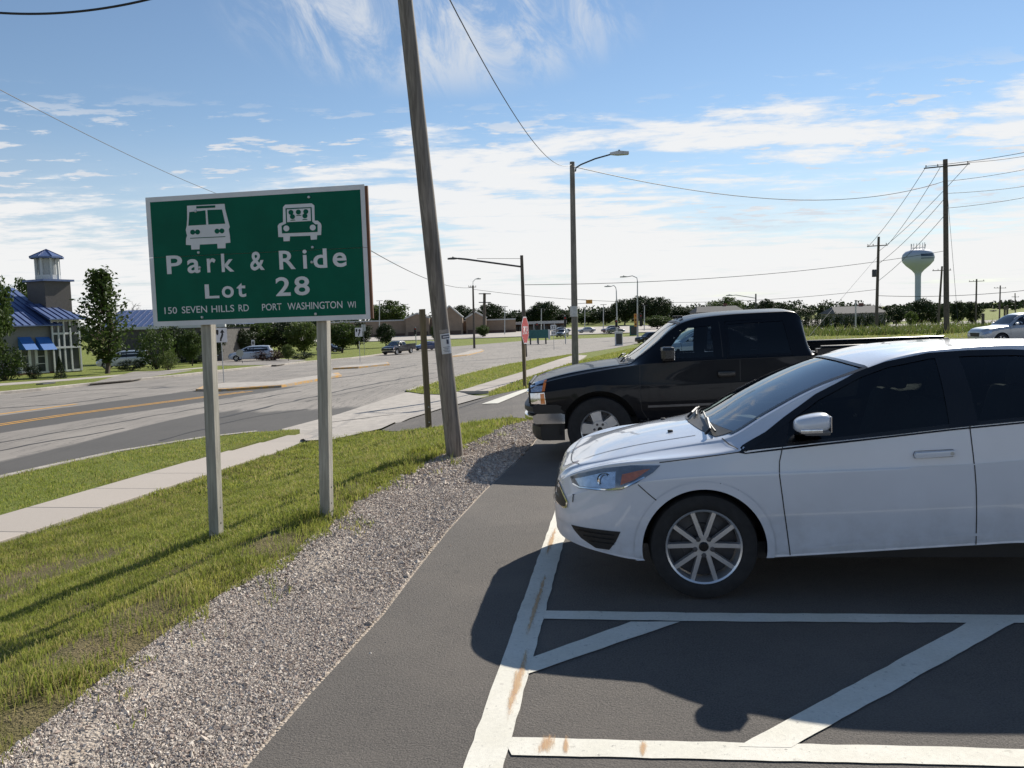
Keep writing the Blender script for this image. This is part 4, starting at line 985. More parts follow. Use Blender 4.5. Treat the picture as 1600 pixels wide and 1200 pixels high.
# ---------------------------------------------------------------- white hatchback
def hatchback():
    PH = rad(-6.2); og = at(1101, 857, 4.79); car = empty('white_hatchback', (og.x - math.sin(PH) * .905, og.y + math.cos(PH) * .905, .0), PH)
    prof = dict(
        zc=[(-.905, .55), (-.895, .63), (-.87, .685), (-.81, .732), (-.7, .79), (-.63, .825), (-.44, .885), (-.24, .93), (-.02, .967), (.07, .982), (.15, 1.015), (.382, 1.150), (.67, 1.285), (.918, 1.378), (1.233, 1.438), (1.51, 1.464), (1.92, 1.472), (2.19, 1.466), (2.5, 1.45), (2.85, 1.41), (3.05, 1.36), (3.2, 1.22), (3.35, 1.0), (3.42, .85), (3.46, .65)],
        zr=[(-.905, .54), (-.89, .625), (-.85, .695), (-.765, .752), (-.572, .802), (-.346, .850), (.076, .924), (.15, .94), (.19, .955), (.4, 1.075), (.7, 1.225), (1.01, 1.335), (1.18, 1.392), (1.42, 1.430), (1.79, 1.445), (2.3, 1.435), (2.8, 1.385), (3.05, 1.33), (3.2, 1.19), (3.35, .98), (3.42, .83), (3.46, .64)],
        yr=[(-.905, .28), (-.88, .45), (-.8, .55), (-.5, .64), (0, .70), (.19, .74), (.5, .71), (.8, .66), (1.0, .62), (1.4, .595), (2.5, .575), (3.1, .55), (3.3, .57), (3.46, .55)],
        ze=[(-.905, .53), (-.88, .62), (-.82, .70), (-.72, .755), (-.5, .812), (-.25, .838), (-.08, .853), (.093, .871), (.21, .888), (.46, .914), (.89, .957), (1.4, 1.01), (1.78, 1.042), (2.3, 1.075), (2.9, 1.10), (3.2, 1.06), (3.35, .95), (3.46, .62)],
        ye=[(-.905, .38), (-.87, .56), (-.80, .69), (-.65, .78), (-.45, .835), (-.1, .868), (.3, .875), (1.5, .875), (2.5, .865), (3.0, .84), (3.3, .77), (3.46, .66)],
        yw=[(-.905, .42), (-.885, .55), (-.84, .67), (-.76, .765), (-.62, .84), (-.45, .885), (-.2, .904), (0, .908), (1, .912), (2.2, .912), (2.7, .905), (3.1, .87), (3.32, .80), (3.46, .70)],
        zs=[(-.905, .48), (-.8, .60), (-.5, .69), (0, .745), (.45, .76), (1.5, .80), (2.5, .86), (3.2, .86), (3.46, .6)],
        zb=[(-.905, .40), (-.88, .335), (-.8, .312), (-.58, .268), (-.37, .24), (.38, .258), (.49, .264), (1.52, .327), (1.77, .340), (2.2, .335), (3.1, .30), (3.35, .36), (3.46, .45)])
    xs = sorted(set(list(np.round(np.concatenate([np.linspace(-.905, -.5, 24), np.arange(-.5, 3.25, .025), np.linspace(3.25, 3.46, 12)]), 4))))
    sh = Shell(prof, xs)
    dlo = [(.212, .889), (.46, .914), (.889, .957), (1.397, 1.01), (1.778, 1.042), (2.3, 1.078), (2.66, 1.12), (2.62, 1.22), (2.45, 1.325), (2.2, 1.385), (1.836, 1.411), (1.6, 1.414), (1.363, 1.404), (1.123, 1.360), (.953, 1.302), (.695, 1.183), (.508, 1.064), (.382, .976)]
    wsx = lambda y: .085 + .115 * (y / .7) ** 2
    ws = [(wsx(y), y) for y in np.linspace(-.70, .70, 15)] + [(.925 + .08 * (y / .6) ** 2, y) for y in np.linspace(.60, -.60, 13)]
    rw = [(-.52, 1.06), (.52, 1.06), (.50, 1.28), (.44, 1.33), (-.44, 1.33), (-.50, 1.28)]
    R_ARCH = .366; CZ = .312
    for x in (0, 2.645):
        for v in 'LR': sh.cut(ring(R_ARCH + .02, 48, x, CZ), v, -1, .45)
    for v in 'LR': sh.cut(dlo, v, .87, .5)
    sh.cut(ws, 'T', .85); sh.cut(rw, 'B', 1.0, 2.9)
    W = MAT['p_white']
    sh.body('body', W, car)
    for x in (0, 2.645): arch_well(sh, car, x, R_ARCH, CZ, .91, W)
    for v in 'LR':
        # glass
        g1 = [(.475, .919), (.889, .961), (1.385, 1.013), (1.40, 1.400), (1.363, 1.400), (1.123, 1.356), (.953, 1.298), (.70, 1.180), (.515, 1.064)]
        g2 = [(1.53, 1.027), (1.778, 1.046), (2.24, 1.078), (2.20, 1.378), (1.836, 1.407), (1.6, 1.410), (1.525, 1.408)]
        g3 = [(2.31, 1.084), (2.63, 1.125), (2.59, 1.22), (2.44, 1.315), (2.28, 1.362)]
        for nm, g in (('front_door_window', g1), ('rear_door_window', g2), ('quarter_window', g3)): sh.patch(nm, g, v, -.002, MAT['glass'], car, .06)
        sh.ribbon('window_trim', dlo, v, .034, .003, MAT['trim'], car, True)
        sh.patch('mirror_sail_panel', [(.216, .893), (.478, .919), (.517, 1.066), (.382, .976)], v, .0022, MAT['trim'], car)
        sh.patch('pillar_trim', [(1.38, 1.008), (1.535, 1.022), (1.53, 1.411), (1.395, 1.407)], v, .0022, MAT['trim'], car)
        sh.patch('pillar_trim', [(2.235, 1.074), (2.315, 1.08), (2.285, 1.366), (2.195, 1.384)], v, .0022, MAT['trim'], car)
        # panel gaps
        for nm, ln in (('door_gap', [(.456, .912), (.435, .827), (.432, .752), (.455, .55), (.492, .275)]), ('door_gap', [(1.486, 1.016), (1.50, .85), (1.51, .688), (1.521, .335)]), ('door_gap', [(2.34, 1.075), (2.34, .92), (2.32, .76), (2.24, .62)]),
                       ('bonnet_gap', [(-.25, .829), (-.081, .850), (.093, .871), (.207, .886)]), ('bumper_gap', [(-.40, .722), (-.32, .648), (-.245, .585)])):
            sh.ribbon(nm, ln, v, .006, .0018, MAT['black'], car)
        sh.ribbon('sill_crease', [(.614, .32), (.892, .356), (1.518, .396), (1.95, .415)], v, .016, .004, W, car)
        # lamps
        hl = [(-.785, .722), (-.745, .745), (-.575, .792), (-.42, .812), (-.245, .813), (-.289, .771), (-.388, .712), (-.476, .671), (-.554, .660), (-.735, .660), (-.772, .684)]
        base = sh.patch('headlight', hl, v, .0035, MAT['lampbase'], car, .03)
        def inset(P, k): cx = sum(p[0] for p in P) / len(P); cy = sum(p[1] for p in P) / len(P); return [(cx + (a - cx) * k, cy + (b - cy) * k) for a, b in P]
        sh.patch('reflector', inset([(-.765, .715), (-.58, .768), (-.50, .778), (-.505, .682), (-.56, .672), (-.735, .672)], .93), v, .0055, MAT['lampw'], base, .03)
        sh.patch('turn_signal', [(-.470, .758), (-.345, .788), (-.305, .793), (-.400, .728), (-.482, .698)], v, .0060, MAT['amber'], base, .03)
        sh.ribbon('chrome_line', [(-.768, .684), (-.73, .668), (-.554, .668), (-.47, .682), (-.34, .745)], v, .008, .0062, MAT['chrome'], base)
        pr = sh.proj(-.575, .722, v, .008); e = MB().lathe([(.030, 0), (.036, .004), (.044, .0)], 20, axis='y').build('projector', MAT['chrome'], base); e.location = pr
        sh.patch('lens', inset(hl, .985), v, .0095, MAT['lens'], base, .03)
        fog = [(-.786, .428), (-.65, .423), (-.488, .417), (-.517, .353), (-.557, .299), (-.639, .303), (-.727, .354), (-.77, .40)]
        sh.patch('lower_vent', fog, v, .004, MAT['black'], car, .03)
        for k in range(3): sh.ribbon('vent_slat', [(-.745 + .035 * k, .405 - .030 * k), (-.525, .395 - .028 * k)], v, .007, .010, MAT['trim'], car)
        sh.patch('tail_light', [(3.0, .99), (3.30, .95), (3.35, .84), (3.2, .82), (3.03, .87)], v, .004, MAT['redlens'], car)
        sg = -1 if v == 'L' else 1
        # door handles
        for hx, hz in ((1.288, .862), (2.20, .935)):
            h = empty('door_handle', sh.proj(hx, hz, v, .0)); h.parent = car
            MB().box((0, sg * .018, 0), (.215, .020, .034), Matrix.Rotation(.05, 3, 'Y').inverted(), .005).build('grip', MAT['p_white_clean'], h, True)
            for ex in (-.095, .095): MB().box((ex, sg * .010, ex * .05), (.03, .034, .028), None, .01).build('mount', MAT['p_white_clean'], h, True)
            MB().lathe([(0, 0), (.011, 0)], 12, (.09, sg * .0285, .004), 'y').build('lock', MAT['galv'], h)
            sh.patch('handle_recess', ring(.062, 16, hx - .01, hz - .004), v, .0012, MAT['p_white_clean'], h).matrix_parent_inverse = Matrix.Translation(-h.location)
            sh.ribbon('handle_gap', [(hx + a * .112, hz + b * .02 + a * .004) for a, b in ((-1, 0), (-.92, 1), (.92, 1), (1, 0), (.92, -1), (-.92, -1))], v, .003, .0022, MAT['black'], h, True).matrix_parent_inverse = Matrix.Translation(-h.location)
        # mirror
        mr = empty('door_mirror', (.598, sg * .955, 1.06)); mr.parent = car
        mb = MB(); n1, n2 = 12, 16
        def mp(i, j):
            th = math.pi * i / n1; ph = 2 * math.pi * j / n2; c = lambda q: math.copysign(abs(q) ** .75, q)
            x_ = -.098 * c(math.cos(th)) ; rr2 = math.sin(th) ** .6
            taper = 1 - .28 * (-x_ + .0) / .115 * .5
            return (x_ * (1.0), sg * .02 + .088 * rr2 * c(math.cos(ph)), .056 * rr2 * c(math.sin(ph)) * (1.0 + .18 * x_ / .115) + .012 * x_ / .115)
        V = [mp(i, j) for i in range(n1 + 1) for j in range(n2)]; F = [(i * n2 + j, i * n2 + (j + 1) % n2, (i + 1) * n2 + (j + 1) % n2, (i + 1) * n2 + j) for i in range(n1) for j in range(n2)]
        mb.add(V, F).build('shell', MAT['p_white_clean'], mr, True, 60)
        MB().box((.015, sg * .022, -.046), (.14, .16, .028), None, .012).build('lower_cap', M('mirror_grey', (.10, .10, .105), .4), mr, True)
        MB().box((-.02, sg * .101, -.034), (.12, .012, .022), None, .006).build('turn_lamp', MAT['lampw'], mr, True)
        MB().box((-.02, -sg * .07, -.06), (.09, .12, .035), Matrix.Rotation(sg * .15, 3, 'X'), .014).build('arm', MAT['trim'], mr, True)
        MB().box((.090, sg * .02, .0), (.006, .14, .09), None, .002).build('mirror_glass', MAT['chrome'], mr)
    # windscreen, bonnet lines, wipers, washer jet
    sh.patch('windscreen', ws, 'T', -.003, MAT['wglass'], car, .08)
    sh.ribbon('windscreen_seal', ws, 'T', .03, .003, MAT['trim'], car, True)
    sh.patch('rear_window', rw, 'B', -.002, MAT['glass'], car); sh.ribbon('rear_window_trim', rw, 'B', .03, .003, MAT['trim'], car, True)
    cowl = [(wsx(y) - .085, y) for y in np.linspace(-.66, .66, 15)] + [(wsx(y) + .01, y) for y in np.linspace(.68, -.68, 15)]
    sh.patch('cowl_panel', cowl, 'T', .004, MAT['black'], car, .05)
    for sg in (-1, 1):
        sh.ribbon('bonnet_gap', [(.205, sg * .865), (.165, sg * .80), (.135, sg * .72)], 'T', .007, .003, MAT['black'], car)
        sh.ribbon('bonnet_crease', [(-.70, sg * .42), (-.3, sg * .48), (.0, sg * .52)], 'T', .022, .003, W, car)
        p = sh.proj(-.14, sg * .32, 'T', .0); MB().box((0, 0, .006), (.035, .022, .016), None, .006).build('washer_jet', MAT['black'], car, True).location = p
    sh.ribbon('bonnet_gap', [(-.74, y) for y in np.linspace(-.52, .52, 12)] if False else [(-.80 + .07 * (abs(y) / .58) ** 2.5, y) for y in np.linspace(-.58, .58, 17)], 'T', .005, .003, MAT['black'], car)
    for y0, y1, x0_ in ((-.62, .02, .045), (.02, .60, .045)):
        ln = [sh.proj(x0_ + .03 + .05 * ((y0 + (y1 - y0) * k / 8) / .7) ** 2 + .05 * k / 8, y0 + (y1 - y0) * k / 8, 'T', .022) for k in range(9)]
        wp = empty('wiper', ln[0]); wp.parent = car; MB().tube([q - ln[0] for q in ln], .007, 6).build('blade', MAT['black'], wp)
        MB().tube([ln[0] - ln[0] + Vector((-.06, 0, -.015)), ln[0] - ln[0] + Vector((-.03, .02, .012)), ln[4] - ln[0] + Vector((0, 0, .012))], .009, 6).build('arm', MAT['black'], wp)
    # front: grille, lower intake, lip, plate-less bumper
    gr = [(-.38, .60), (-.34, .48), (.34, .48), (.38, .60), (.34, .625), (-.34, .625)]
    sh.patch('grille', gr, 'F', .004, MAT['black'], car, .04); sh.ribbon('grille_surround', gr, 'F', .014, .010, MAT['chrome'], car, True)
    for k in range(4): sh.ribbon('grille_bar', [(-.33, .505 + .03 * k), (.33, .505 + .03 * k)], 'F', .006, .012, MAT['trim'], car)
    for v in 'LR': sh.patch('grille_end', [(-.900, .645), (-.880, .668), (-.862, .660), (-.808, .565), (-.812, .535), (-.83, .525), (-.885, .53), (-.903, .58)], v, .004, MAT['black'], car, .02); sh.ribbon('grille_end_chrome', [(-.862, .660), (-.806, .566), (-.812, .533), (-.832, .523), (-.885, .528)], v, .010, .007, MAT['chrome'], car)
    lip = MB().add([(-.915 + .26 * abs(y / .76) ** 2.8, y, z) for y in np.linspace(-.76, .76, 25) for z in (.285, .335)] + [(-.83 + .26 * abs(y / .76) ** 2.8, y * .97, z) for y in np.linspace(-.76, .76, 25) for z in (.285, .345)],
                   [(2 * i, 2 * i + 2, 2 * i + 3, 2 * i + 1) for i in range(24)] + [(50 + 2 * i, 50 + 2 * i + 2, 2 * i + 2, 2 * i) for i in range(24)] + [(50 + 2 * i + 1, 2 * i + 1, 2 * i + 3, 50 + 2 * i + 3) for i in range(24)])
    lip.build('front_lip', MAT['black'], car, True)
    MB().box((1.33, 0, .27), (2.0, 1.5, .10)).build('underbody', MAT['black'], car)
    for v in 'LR':
        pass
    # interior
    it = empty('interior', (0, 0, 0)); it.parent = car
    MB().box((1.7, 0, .45), (2.7, 1.62, .12), None, .03).build('floor', MAT['interior'], it)
    MB().box((.42, 0, .80), (.42, 1.50, .24), None, .09).build('dashboard', MAT['dash'], it, True)
    for yy in (-.38, .38):
        for xx, hh in ((1.12, 1.0), (1.95, .95)):
            s_ = MB(); s_.box((xx, yy, .60), (.52, .50, .16), None, .06); s_.box((xx + .28, yy, .84), (.14, .48, .58), Matrix.Rotation(.28, 3, 'Y'), .06); s_.build('seat', MAT['seat'], it, True)
            MB().box((xx + .40, yy, 1.21), (.09, .26, .17), Matrix.Rotation(.2, 3, 'Y'), .04).build('headrest', MAT['seat'], it, True)
    stw = MB().tube([(.72 + .06 * math.sin(t_), -.38 + .185 * math.cos(t_), .95 + .16 * math.sin(t_)) for t_ in np.linspace(0, 2 * math.pi, 25)], .016, 8, False); stw.build('steering_wheel', MAT['black'], it, True)
    MB().box((.62, 0, 1.20), (.05, .22, .06), None, .02).build('rear_view_mirror', MAT['black'], it, True)
    for y_ in (-.912 + .135, .912 - .135):
        for x in (0, 2.645): wheel(car, .3205, .2235, .21, 'pairs', x, y_)
    tag(car, 'white hatchback in the foreground, cut off by the right edge', 'car', 'cars parked in the lot')
    return car
hatchback()

# ---------------------------------------------------------------- black pickup
def pickup(name='black_pickup', loc=None, rz=rad(-5.0), scale=1.0, mat='p_black', full=True):
    og = at(937.7, 671.5, 9.63)
    car = empty(name, loc or (og.x - math.sin(rz) * .96, og.y + math.cos(rz) * .96, 0.0), rz, scale); K = MAT[mat]
    prof = dict(
        zc=[(-.82, .92), (-.78, .955), (-.70, .985), (-.47, 1.05), (-.1, 1.115), (.25, 1.152), (.36, 1.165), (.46, 1.235), (.64, 1.37), (.93, 1.61), (1.02, 1.655), (1.247, 1.70), (1.724, 1.728), (2.2, 1.735), (2.30, 1.72), (2.36, 1.66), (2.44, 1.30), (2.46, 1.26)],
        zr=[(-.82, .89), (-.78, .92), (-.70, .95), (-.47, 1.015), (-.1, 1.08), (.25, 1.12), (.36, 1.13), (.46, 1.195), (.64, 1.325), (.93, 1.555), (1.02, 1.60), (1.247, 1.65), (1.724, 1.68), (2.2, 1.687), (2.30, 1.675), (2.36, 1.62), (2.44, 1.29), (2.46, 1.25)],
        yr=[(-.82, .76), (-.7, .80), (0, .82), (.36, .79), (.65, .745), (.95, .69), (1.3, .67), (2.3, .66), (2.46, .72)],
        ze=[(-.82, .87), (-.7, .92), (-.3, 1.01), (.1, 1.075), (.40, 1.115), (.6, 1.135), (1.4, 1.165), (2.0, 1.175), (2.46, 1.18)],
        ye=[(-.82, .84), (-.7, .88), (-.3, .91), (.4, .92), (1.5, .925), (2.46, .92)],
        yw=[(-.82, .88), (-.72, .925), (-.4, .955), (.0, .975), (.45, .965), (.6, .958), (2.46, .955)],
        zs=[(-.82, .82), (0, .90), (.6, .90), (2.46, .92)],
        zb=[(-.82, .62), (-.5, .56), (.45, .47), (.6, .46), (2.46, .47)])
    xs = sorted(set(np.round(np.concatenate([np.linspace(-.82, -.58, 10), np.arange(-.58, 2.28, .035), np.linspace(2.28, 2.46, 12)]), 4)))
    sh = Shell(prof, xs, 4)
    win1 = [(.86, 1.36), (.80, 1.262), (1.00, 1.265), (1.435, 1.285), (1.44, 1.69), (1.16, 1.672), (1.06, 1.61)]
    win1 = [(.70, 1.172), (1.345, 1.188), (1.34, 1.572), (1.06, 1.552), (.97, 1.49)]
    win2 = [(1.50, 1.195), (2.22, 1.205), (2.16, 1.60), (1.50, 1.58)]
    ws = [(.37 + .05 * (y / .78) ** 2, y) for y in np.linspace(-.75, .75, 13)] + [(.94 + .03 * (y / .66) ** 2, y) for y in np.linspace(.64, -.64, 11)]
    rw = [(-.58, 1.33), (.58, 1.33), (.55, 1.60), (-.55, 1.60)]
    RA, CZ, WB = .455, .39, 3.5
    for v in 'LR':
        sh.cut(ring(RA + .03, 40, 0, CZ), v, -1, .5); sh.cut(win1, v, 1.12, .5); sh.cut(win2, v, 1.12, .5)
    sh.cut(ws, 'T', 1.1); sh.cut(rw, 'B', 1.2, 2.2)
    sh.body('cab', K, car); arch_well(sh, car, 0, RA, CZ, .985, K, .07)
    for v in 'LR':
        sh.patch('front_door_window', win1, v, -.002, MAT['glass_clear'], car, .06); sh.ribbon('window_seal', win1, v, .03, .003, K, car, True)
        sh.patch('rear_side_window', win2, v, -.002, MAT['glass_black'], car, .06); sh.ribbon('window_seal', win2, v, .03, .003, K, car, True)
        for ln in ([(.478, 1.12), (.47, .76), (.49, .60), (.56, .49)], [(1.42, 1.60), (1.43, 1.19)], [(1.62, 1.165), (1.618, .76), (1.618, .48)], [(2.38, 1.17), (2.36, .5)]): sh.ribbon('door_gap', ln, v, .009, .002, MAT['black'], car)
        sh.ribbon('chrome_strip', [(.56, .646), (1.37, .66), (2.30, .67)], v, .026, .012, MAT['strip'], car); sh.ribbon('side_moulding', [(.52, .84), (1.62, .875), (2.3, .88)], v, .05, .006, K, car)
        sg = -1 if v == 'L' else 1
        # lamps
        hl = [(-.81, .925), (-.72, .955), (-.61, .98), (-.64, .85), (-.80, .835)]
        h = sh.patch('headlight', hl, v, .006, MAT['lampw'], car, .03); sh.patch('turn_signal', [(-.645, .965), (-.61, .975), (-.635, .85), (-.67, .845)], v, .009, MAT['amber'], h, .03)
        h2 = sh.patch('lower_lamp', [(-.81, .825), (-.64, .835), (-.625, .70), (-.80, .70)], v, .006, MAT['lampw'], car, .03); sh.patch('turn_signal', [(-.69, .82), (-.645, .825), (-.635, .705), (-.685, .705)], v, .009, MAT['amber'], h2, .03)
        MB().box((1.46, sg * .965, 1.0), (.20, .05, .07), None, .015).build('door_handle', MAT['trim'], car, True)
        mr = empty('door_mirror', (.78, sg * 1.12, 1.255)); mr.parent = car
        MB().box((0, 0, 0), (.15, .22, .17), None, .04).build('shell', MAT['trim'] if mat == 'p_black' else K, mr); MB().box((0, -sg * .13, -.06), (.08, .14, .05), None, .02).build('arm', MAT['black'], mr, True); MB().box((.067, 0, 0), (.005, .19, .125)).build('mirror_glass', MAT['chrome'], mr)
        MB().box((1.55, sg * .80, .40), (1.9, .18, .05), None, .02).build('running_board', MAT['black'], car, True)
        MB().box((.56, sg * .86, .36), (.02, .22, .30), None, .008).build('mud_flap', MAT['black'], car)
    sh.patch('windscreen', ws, 'T', -.003, MAT['wglass'], car, .08); sh.ribbon('windscreen_seal', ws, 'T', .035, .003, MAT['black'], car, True)
    sh.patch('rear_window', rw, 'B', -.002, MAT['glass'], car)
    sh.patch('cowl_panel', [(.25, -.72), (.25, .72), (.36, .72), (.36, -.72)], 'T', .004, MAT['black'], car)
    for y0 in (-.55, .08):
        p = sh.proj(.33, y0, 'T', .03); q = sh.proj(.41, y0 + .5, 'T', .03); wp = empty('wiper', p); wp.parent = car; MB().tube([(0, 0, 0), q - p], .008, 6).build('blade', MAT['black'], wp); MB().tube([(-.05, .1, -.03), (0, .14, .02), (q - p) * .5 + Vector((0, 0, .015))], .01, 6).build('arm', MAT['black'], wp)
    for y_ in (-.3, 0, .3): MB().box((1.02, y_, 1.67), (.06, .03, .03), None, .01).build('roof_marker_lamp', MAT['black'], car)
    # front end
    MB().box((-.828, 0, .80), (.04, 1.30, .28), None, .02).build('grille', MAT['black'], car, True); MB().box((-.852, 0, .82), (.03, 1.30, .055), None, .012).build('grille_bar', MAT['chrome'], car, True)
    def bumper(nm, z0, z1, x0, mt, yy=.94, d=.30):
        n = 20; V = []; F = []
        for i in range(n + 1):
            y = -yy + 2 * yy * i / n; c = abs(y / yy) ** 5 * .13
            for x_, z_ in ((x0 + c, z0), (x0 - .03 + c, z0 + (z1 - z0) * .3), (x0 - .03 + c, z0 + (z1 - z0) * .8), (x0 + c + .02, z1), (x0 + d + c * .2, z1), (x0 + d + c * .2, z0)): V.append((x_, y, z_))
        for i in range(n):
            for j in range(6): F.append((i * 6 + j, i * 6 + (j + 1) % 6, (i + 1) * 6 + (j + 1) % 6, (i + 1) * 6 + j))
        F += [tuple(range(6)), tuple(n * 6 + j for j in range(6))[::-1]]
        return MB().add(V, F).build(nm, mt, car, True, 40)
    bumper('bumper_pad', .59, .69, -.885, MAT['black'], .945, .46); bumper('chrome_bumper', .465, .585, -.885, MAT['chrome'], .94, .45); bumper('bumper_valance', .26, .46, -.80, MAT['black'], .89, .36)
    # bed
    bed = MB(); hw, x0, x1, zt = .955, 2.48, 4.68, 1.26
    RB = .455
    prof2 = [(x0, .50), (x0, zt), (x1, zt + .01), (x1, .55), (WB + RB, .52)] + [(WB + RB * math.cos(a), CZ + RB * math.sin(a)) for a in np.linspace(.25, math.pi - .25, 18)] + [(WB - RB, .50)]
    for sg in (-1, 1): bed.prism(prof2, lambda a, b, d: (a, d, b), sg * hw, sg * (hw - .10))
    bed.box((3.58, 0, .70), (2.15, 1.73, .06)); bed.box((x0 + .03, 0, .92), (.05, 1.73, .60)); bed.box((x1 - .03, 0, .92), (.06, 1.72, .62))
    bed.build('bed', K, car)
    for sg in (-1, 1): MB().tube([(x0 + .05, sg * (hw - .05), zt + .012), (x1 - .05, sg * (hw - .05), zt + .022)], .022, 8).build('bed_rail_cap', MAT['trim'], car, True); MB().box((4.69, sg * .88, 1.0), (.03, .13, .42), None, .01).build('tail_light', MAT['redlens'], car)
    MB().box((4.76, 0, .6), (.16, 1.85, .18), None, .03).build('rear_bumper', MAT['chrome'], car, True)
    MB().box((2.2, 0, .42), (4.6, 1.2, .14)).build('chassis', MAT['black'], car)
    it = empty('interior'); it.parent = car
    MB().box((1.5, 0, .60), (2.1, 1.7, .1)).build('floor', MAT['interior'], it); MB().box((.62, 0, 1.0), (.4, 1.55, .26), None, .08).build('dashboard', MAT['interior'], it, True)
    for yy in (-.42, .42):
        MB().box((1.35, yy, .82), (.5, .56, .2), None, .06).box((1.66, yy, 1.02), (.14, .54, .5), Matrix.Rotation(.2, 3, 'Y'), .05).build('seat', MAT['seat'], it, True); MB().box((1.72, yy, 1.33), (.09, .25, .17), None, .04).build('headrest', MAT['seat'], it, True)
    MB().box((2.2, 0, 1.0), (.14, 1.4, .5), None, .05).build('rear_seat', MAT['seat'], it, True)
    MB().tube([(.92 + .06 * math.sin(t_), -.42 + .19 * math.cos(t_), 1.10 + .17 * math.sin(t_)) for t_ in np.linspace(0, 2 * math.pi, 25)], .016, 8, False).build('steering_wheel', MAT['black'], it, True)
    for x in (0, WB):
        for y_ in (-.835, .835): wheel(car, .385, .227, .25, 'truck', x, y_)
    return car
pk = pickup(); tag(pk, 'black extended-cab pickup truck parked behind the white hatchback', 'pickup truck', 'cars parked in the lot')

# ---------------------------------------------------------------- simpler vehicles farther off
STY = dict(
    sedan=dict(L=(-.9, 3.65), zc=[(-.9, .62), (-.8, .74), (-.2, .90), (.35, .97), (.6, 1.10), (1.15, 1.38), (1.6, 1.45), (2.2, 1.43), (2.6, 1.30), (3.05, 1.08), (3.5, 1.03), (3.65, .85)], belt=[(-.9, .60), (-.3, .82), (.4, .92), (2.6, .97), (3.65, .80)], roof=(.95, 2.55), WB=2.7,
               dlo=[(.62, .96), (2.75, 1.0), (2.45, 1.25), (2.1, 1.35), (1.4, 1.35), (1.1, 1.26)], ws=(.48, 1.18), r=.32),
    suv=dict(L=(-.9, 3.75), zc=[(-.9, .80), (-.8, .95), (-.2, 1.06), (.35, 1.12), (.6, 1.28), (1.05, 1.62), (1.5, 1.74), (2.6, 1.75), (3.3, 1.68), (3.55, 1.3), (3.75, .9)], belt=[(-.9, .78), (-.3, .98), (.4, 1.06), (2.6, 1.12), (3.4, 1.12), (3.75, .85)], roof=(.95, 3.3), WB=2.75,
             dlo=[(.58, 1.10), (3.35, 1.16), (3.2, 1.50), (2.6, 1.60), (1.4, 1.60), (1.05, 1.48)], ws=(.45, 1.10), r=.36),
    van=dict(L=(-.95, 4.1), zc=[(-.95, .70), (-.8, .90), (-.3, 1.03), (.1, 1.10), (.5, 1.33), (1.0, 1.60), (1.5, 1.73), (2.8, 1.76), (3.7, 1.70), (3.95, 1.3), (4.1, .9)], belt=[(-.95, .68), (-.3, .93), (.3, 1.02), (2.6, 1.08), (3.8, 1.10), (4.1, .85)], roof=(.9, 3.7), WB=3.03,
             dlo=[(.45, 1.06), (3.75, 1.14), (3.6, 1.52), (2.8, 1.60), (1.3, 1.58), (.95, 1.42)], ws=(.22, 1.05), r=.34))
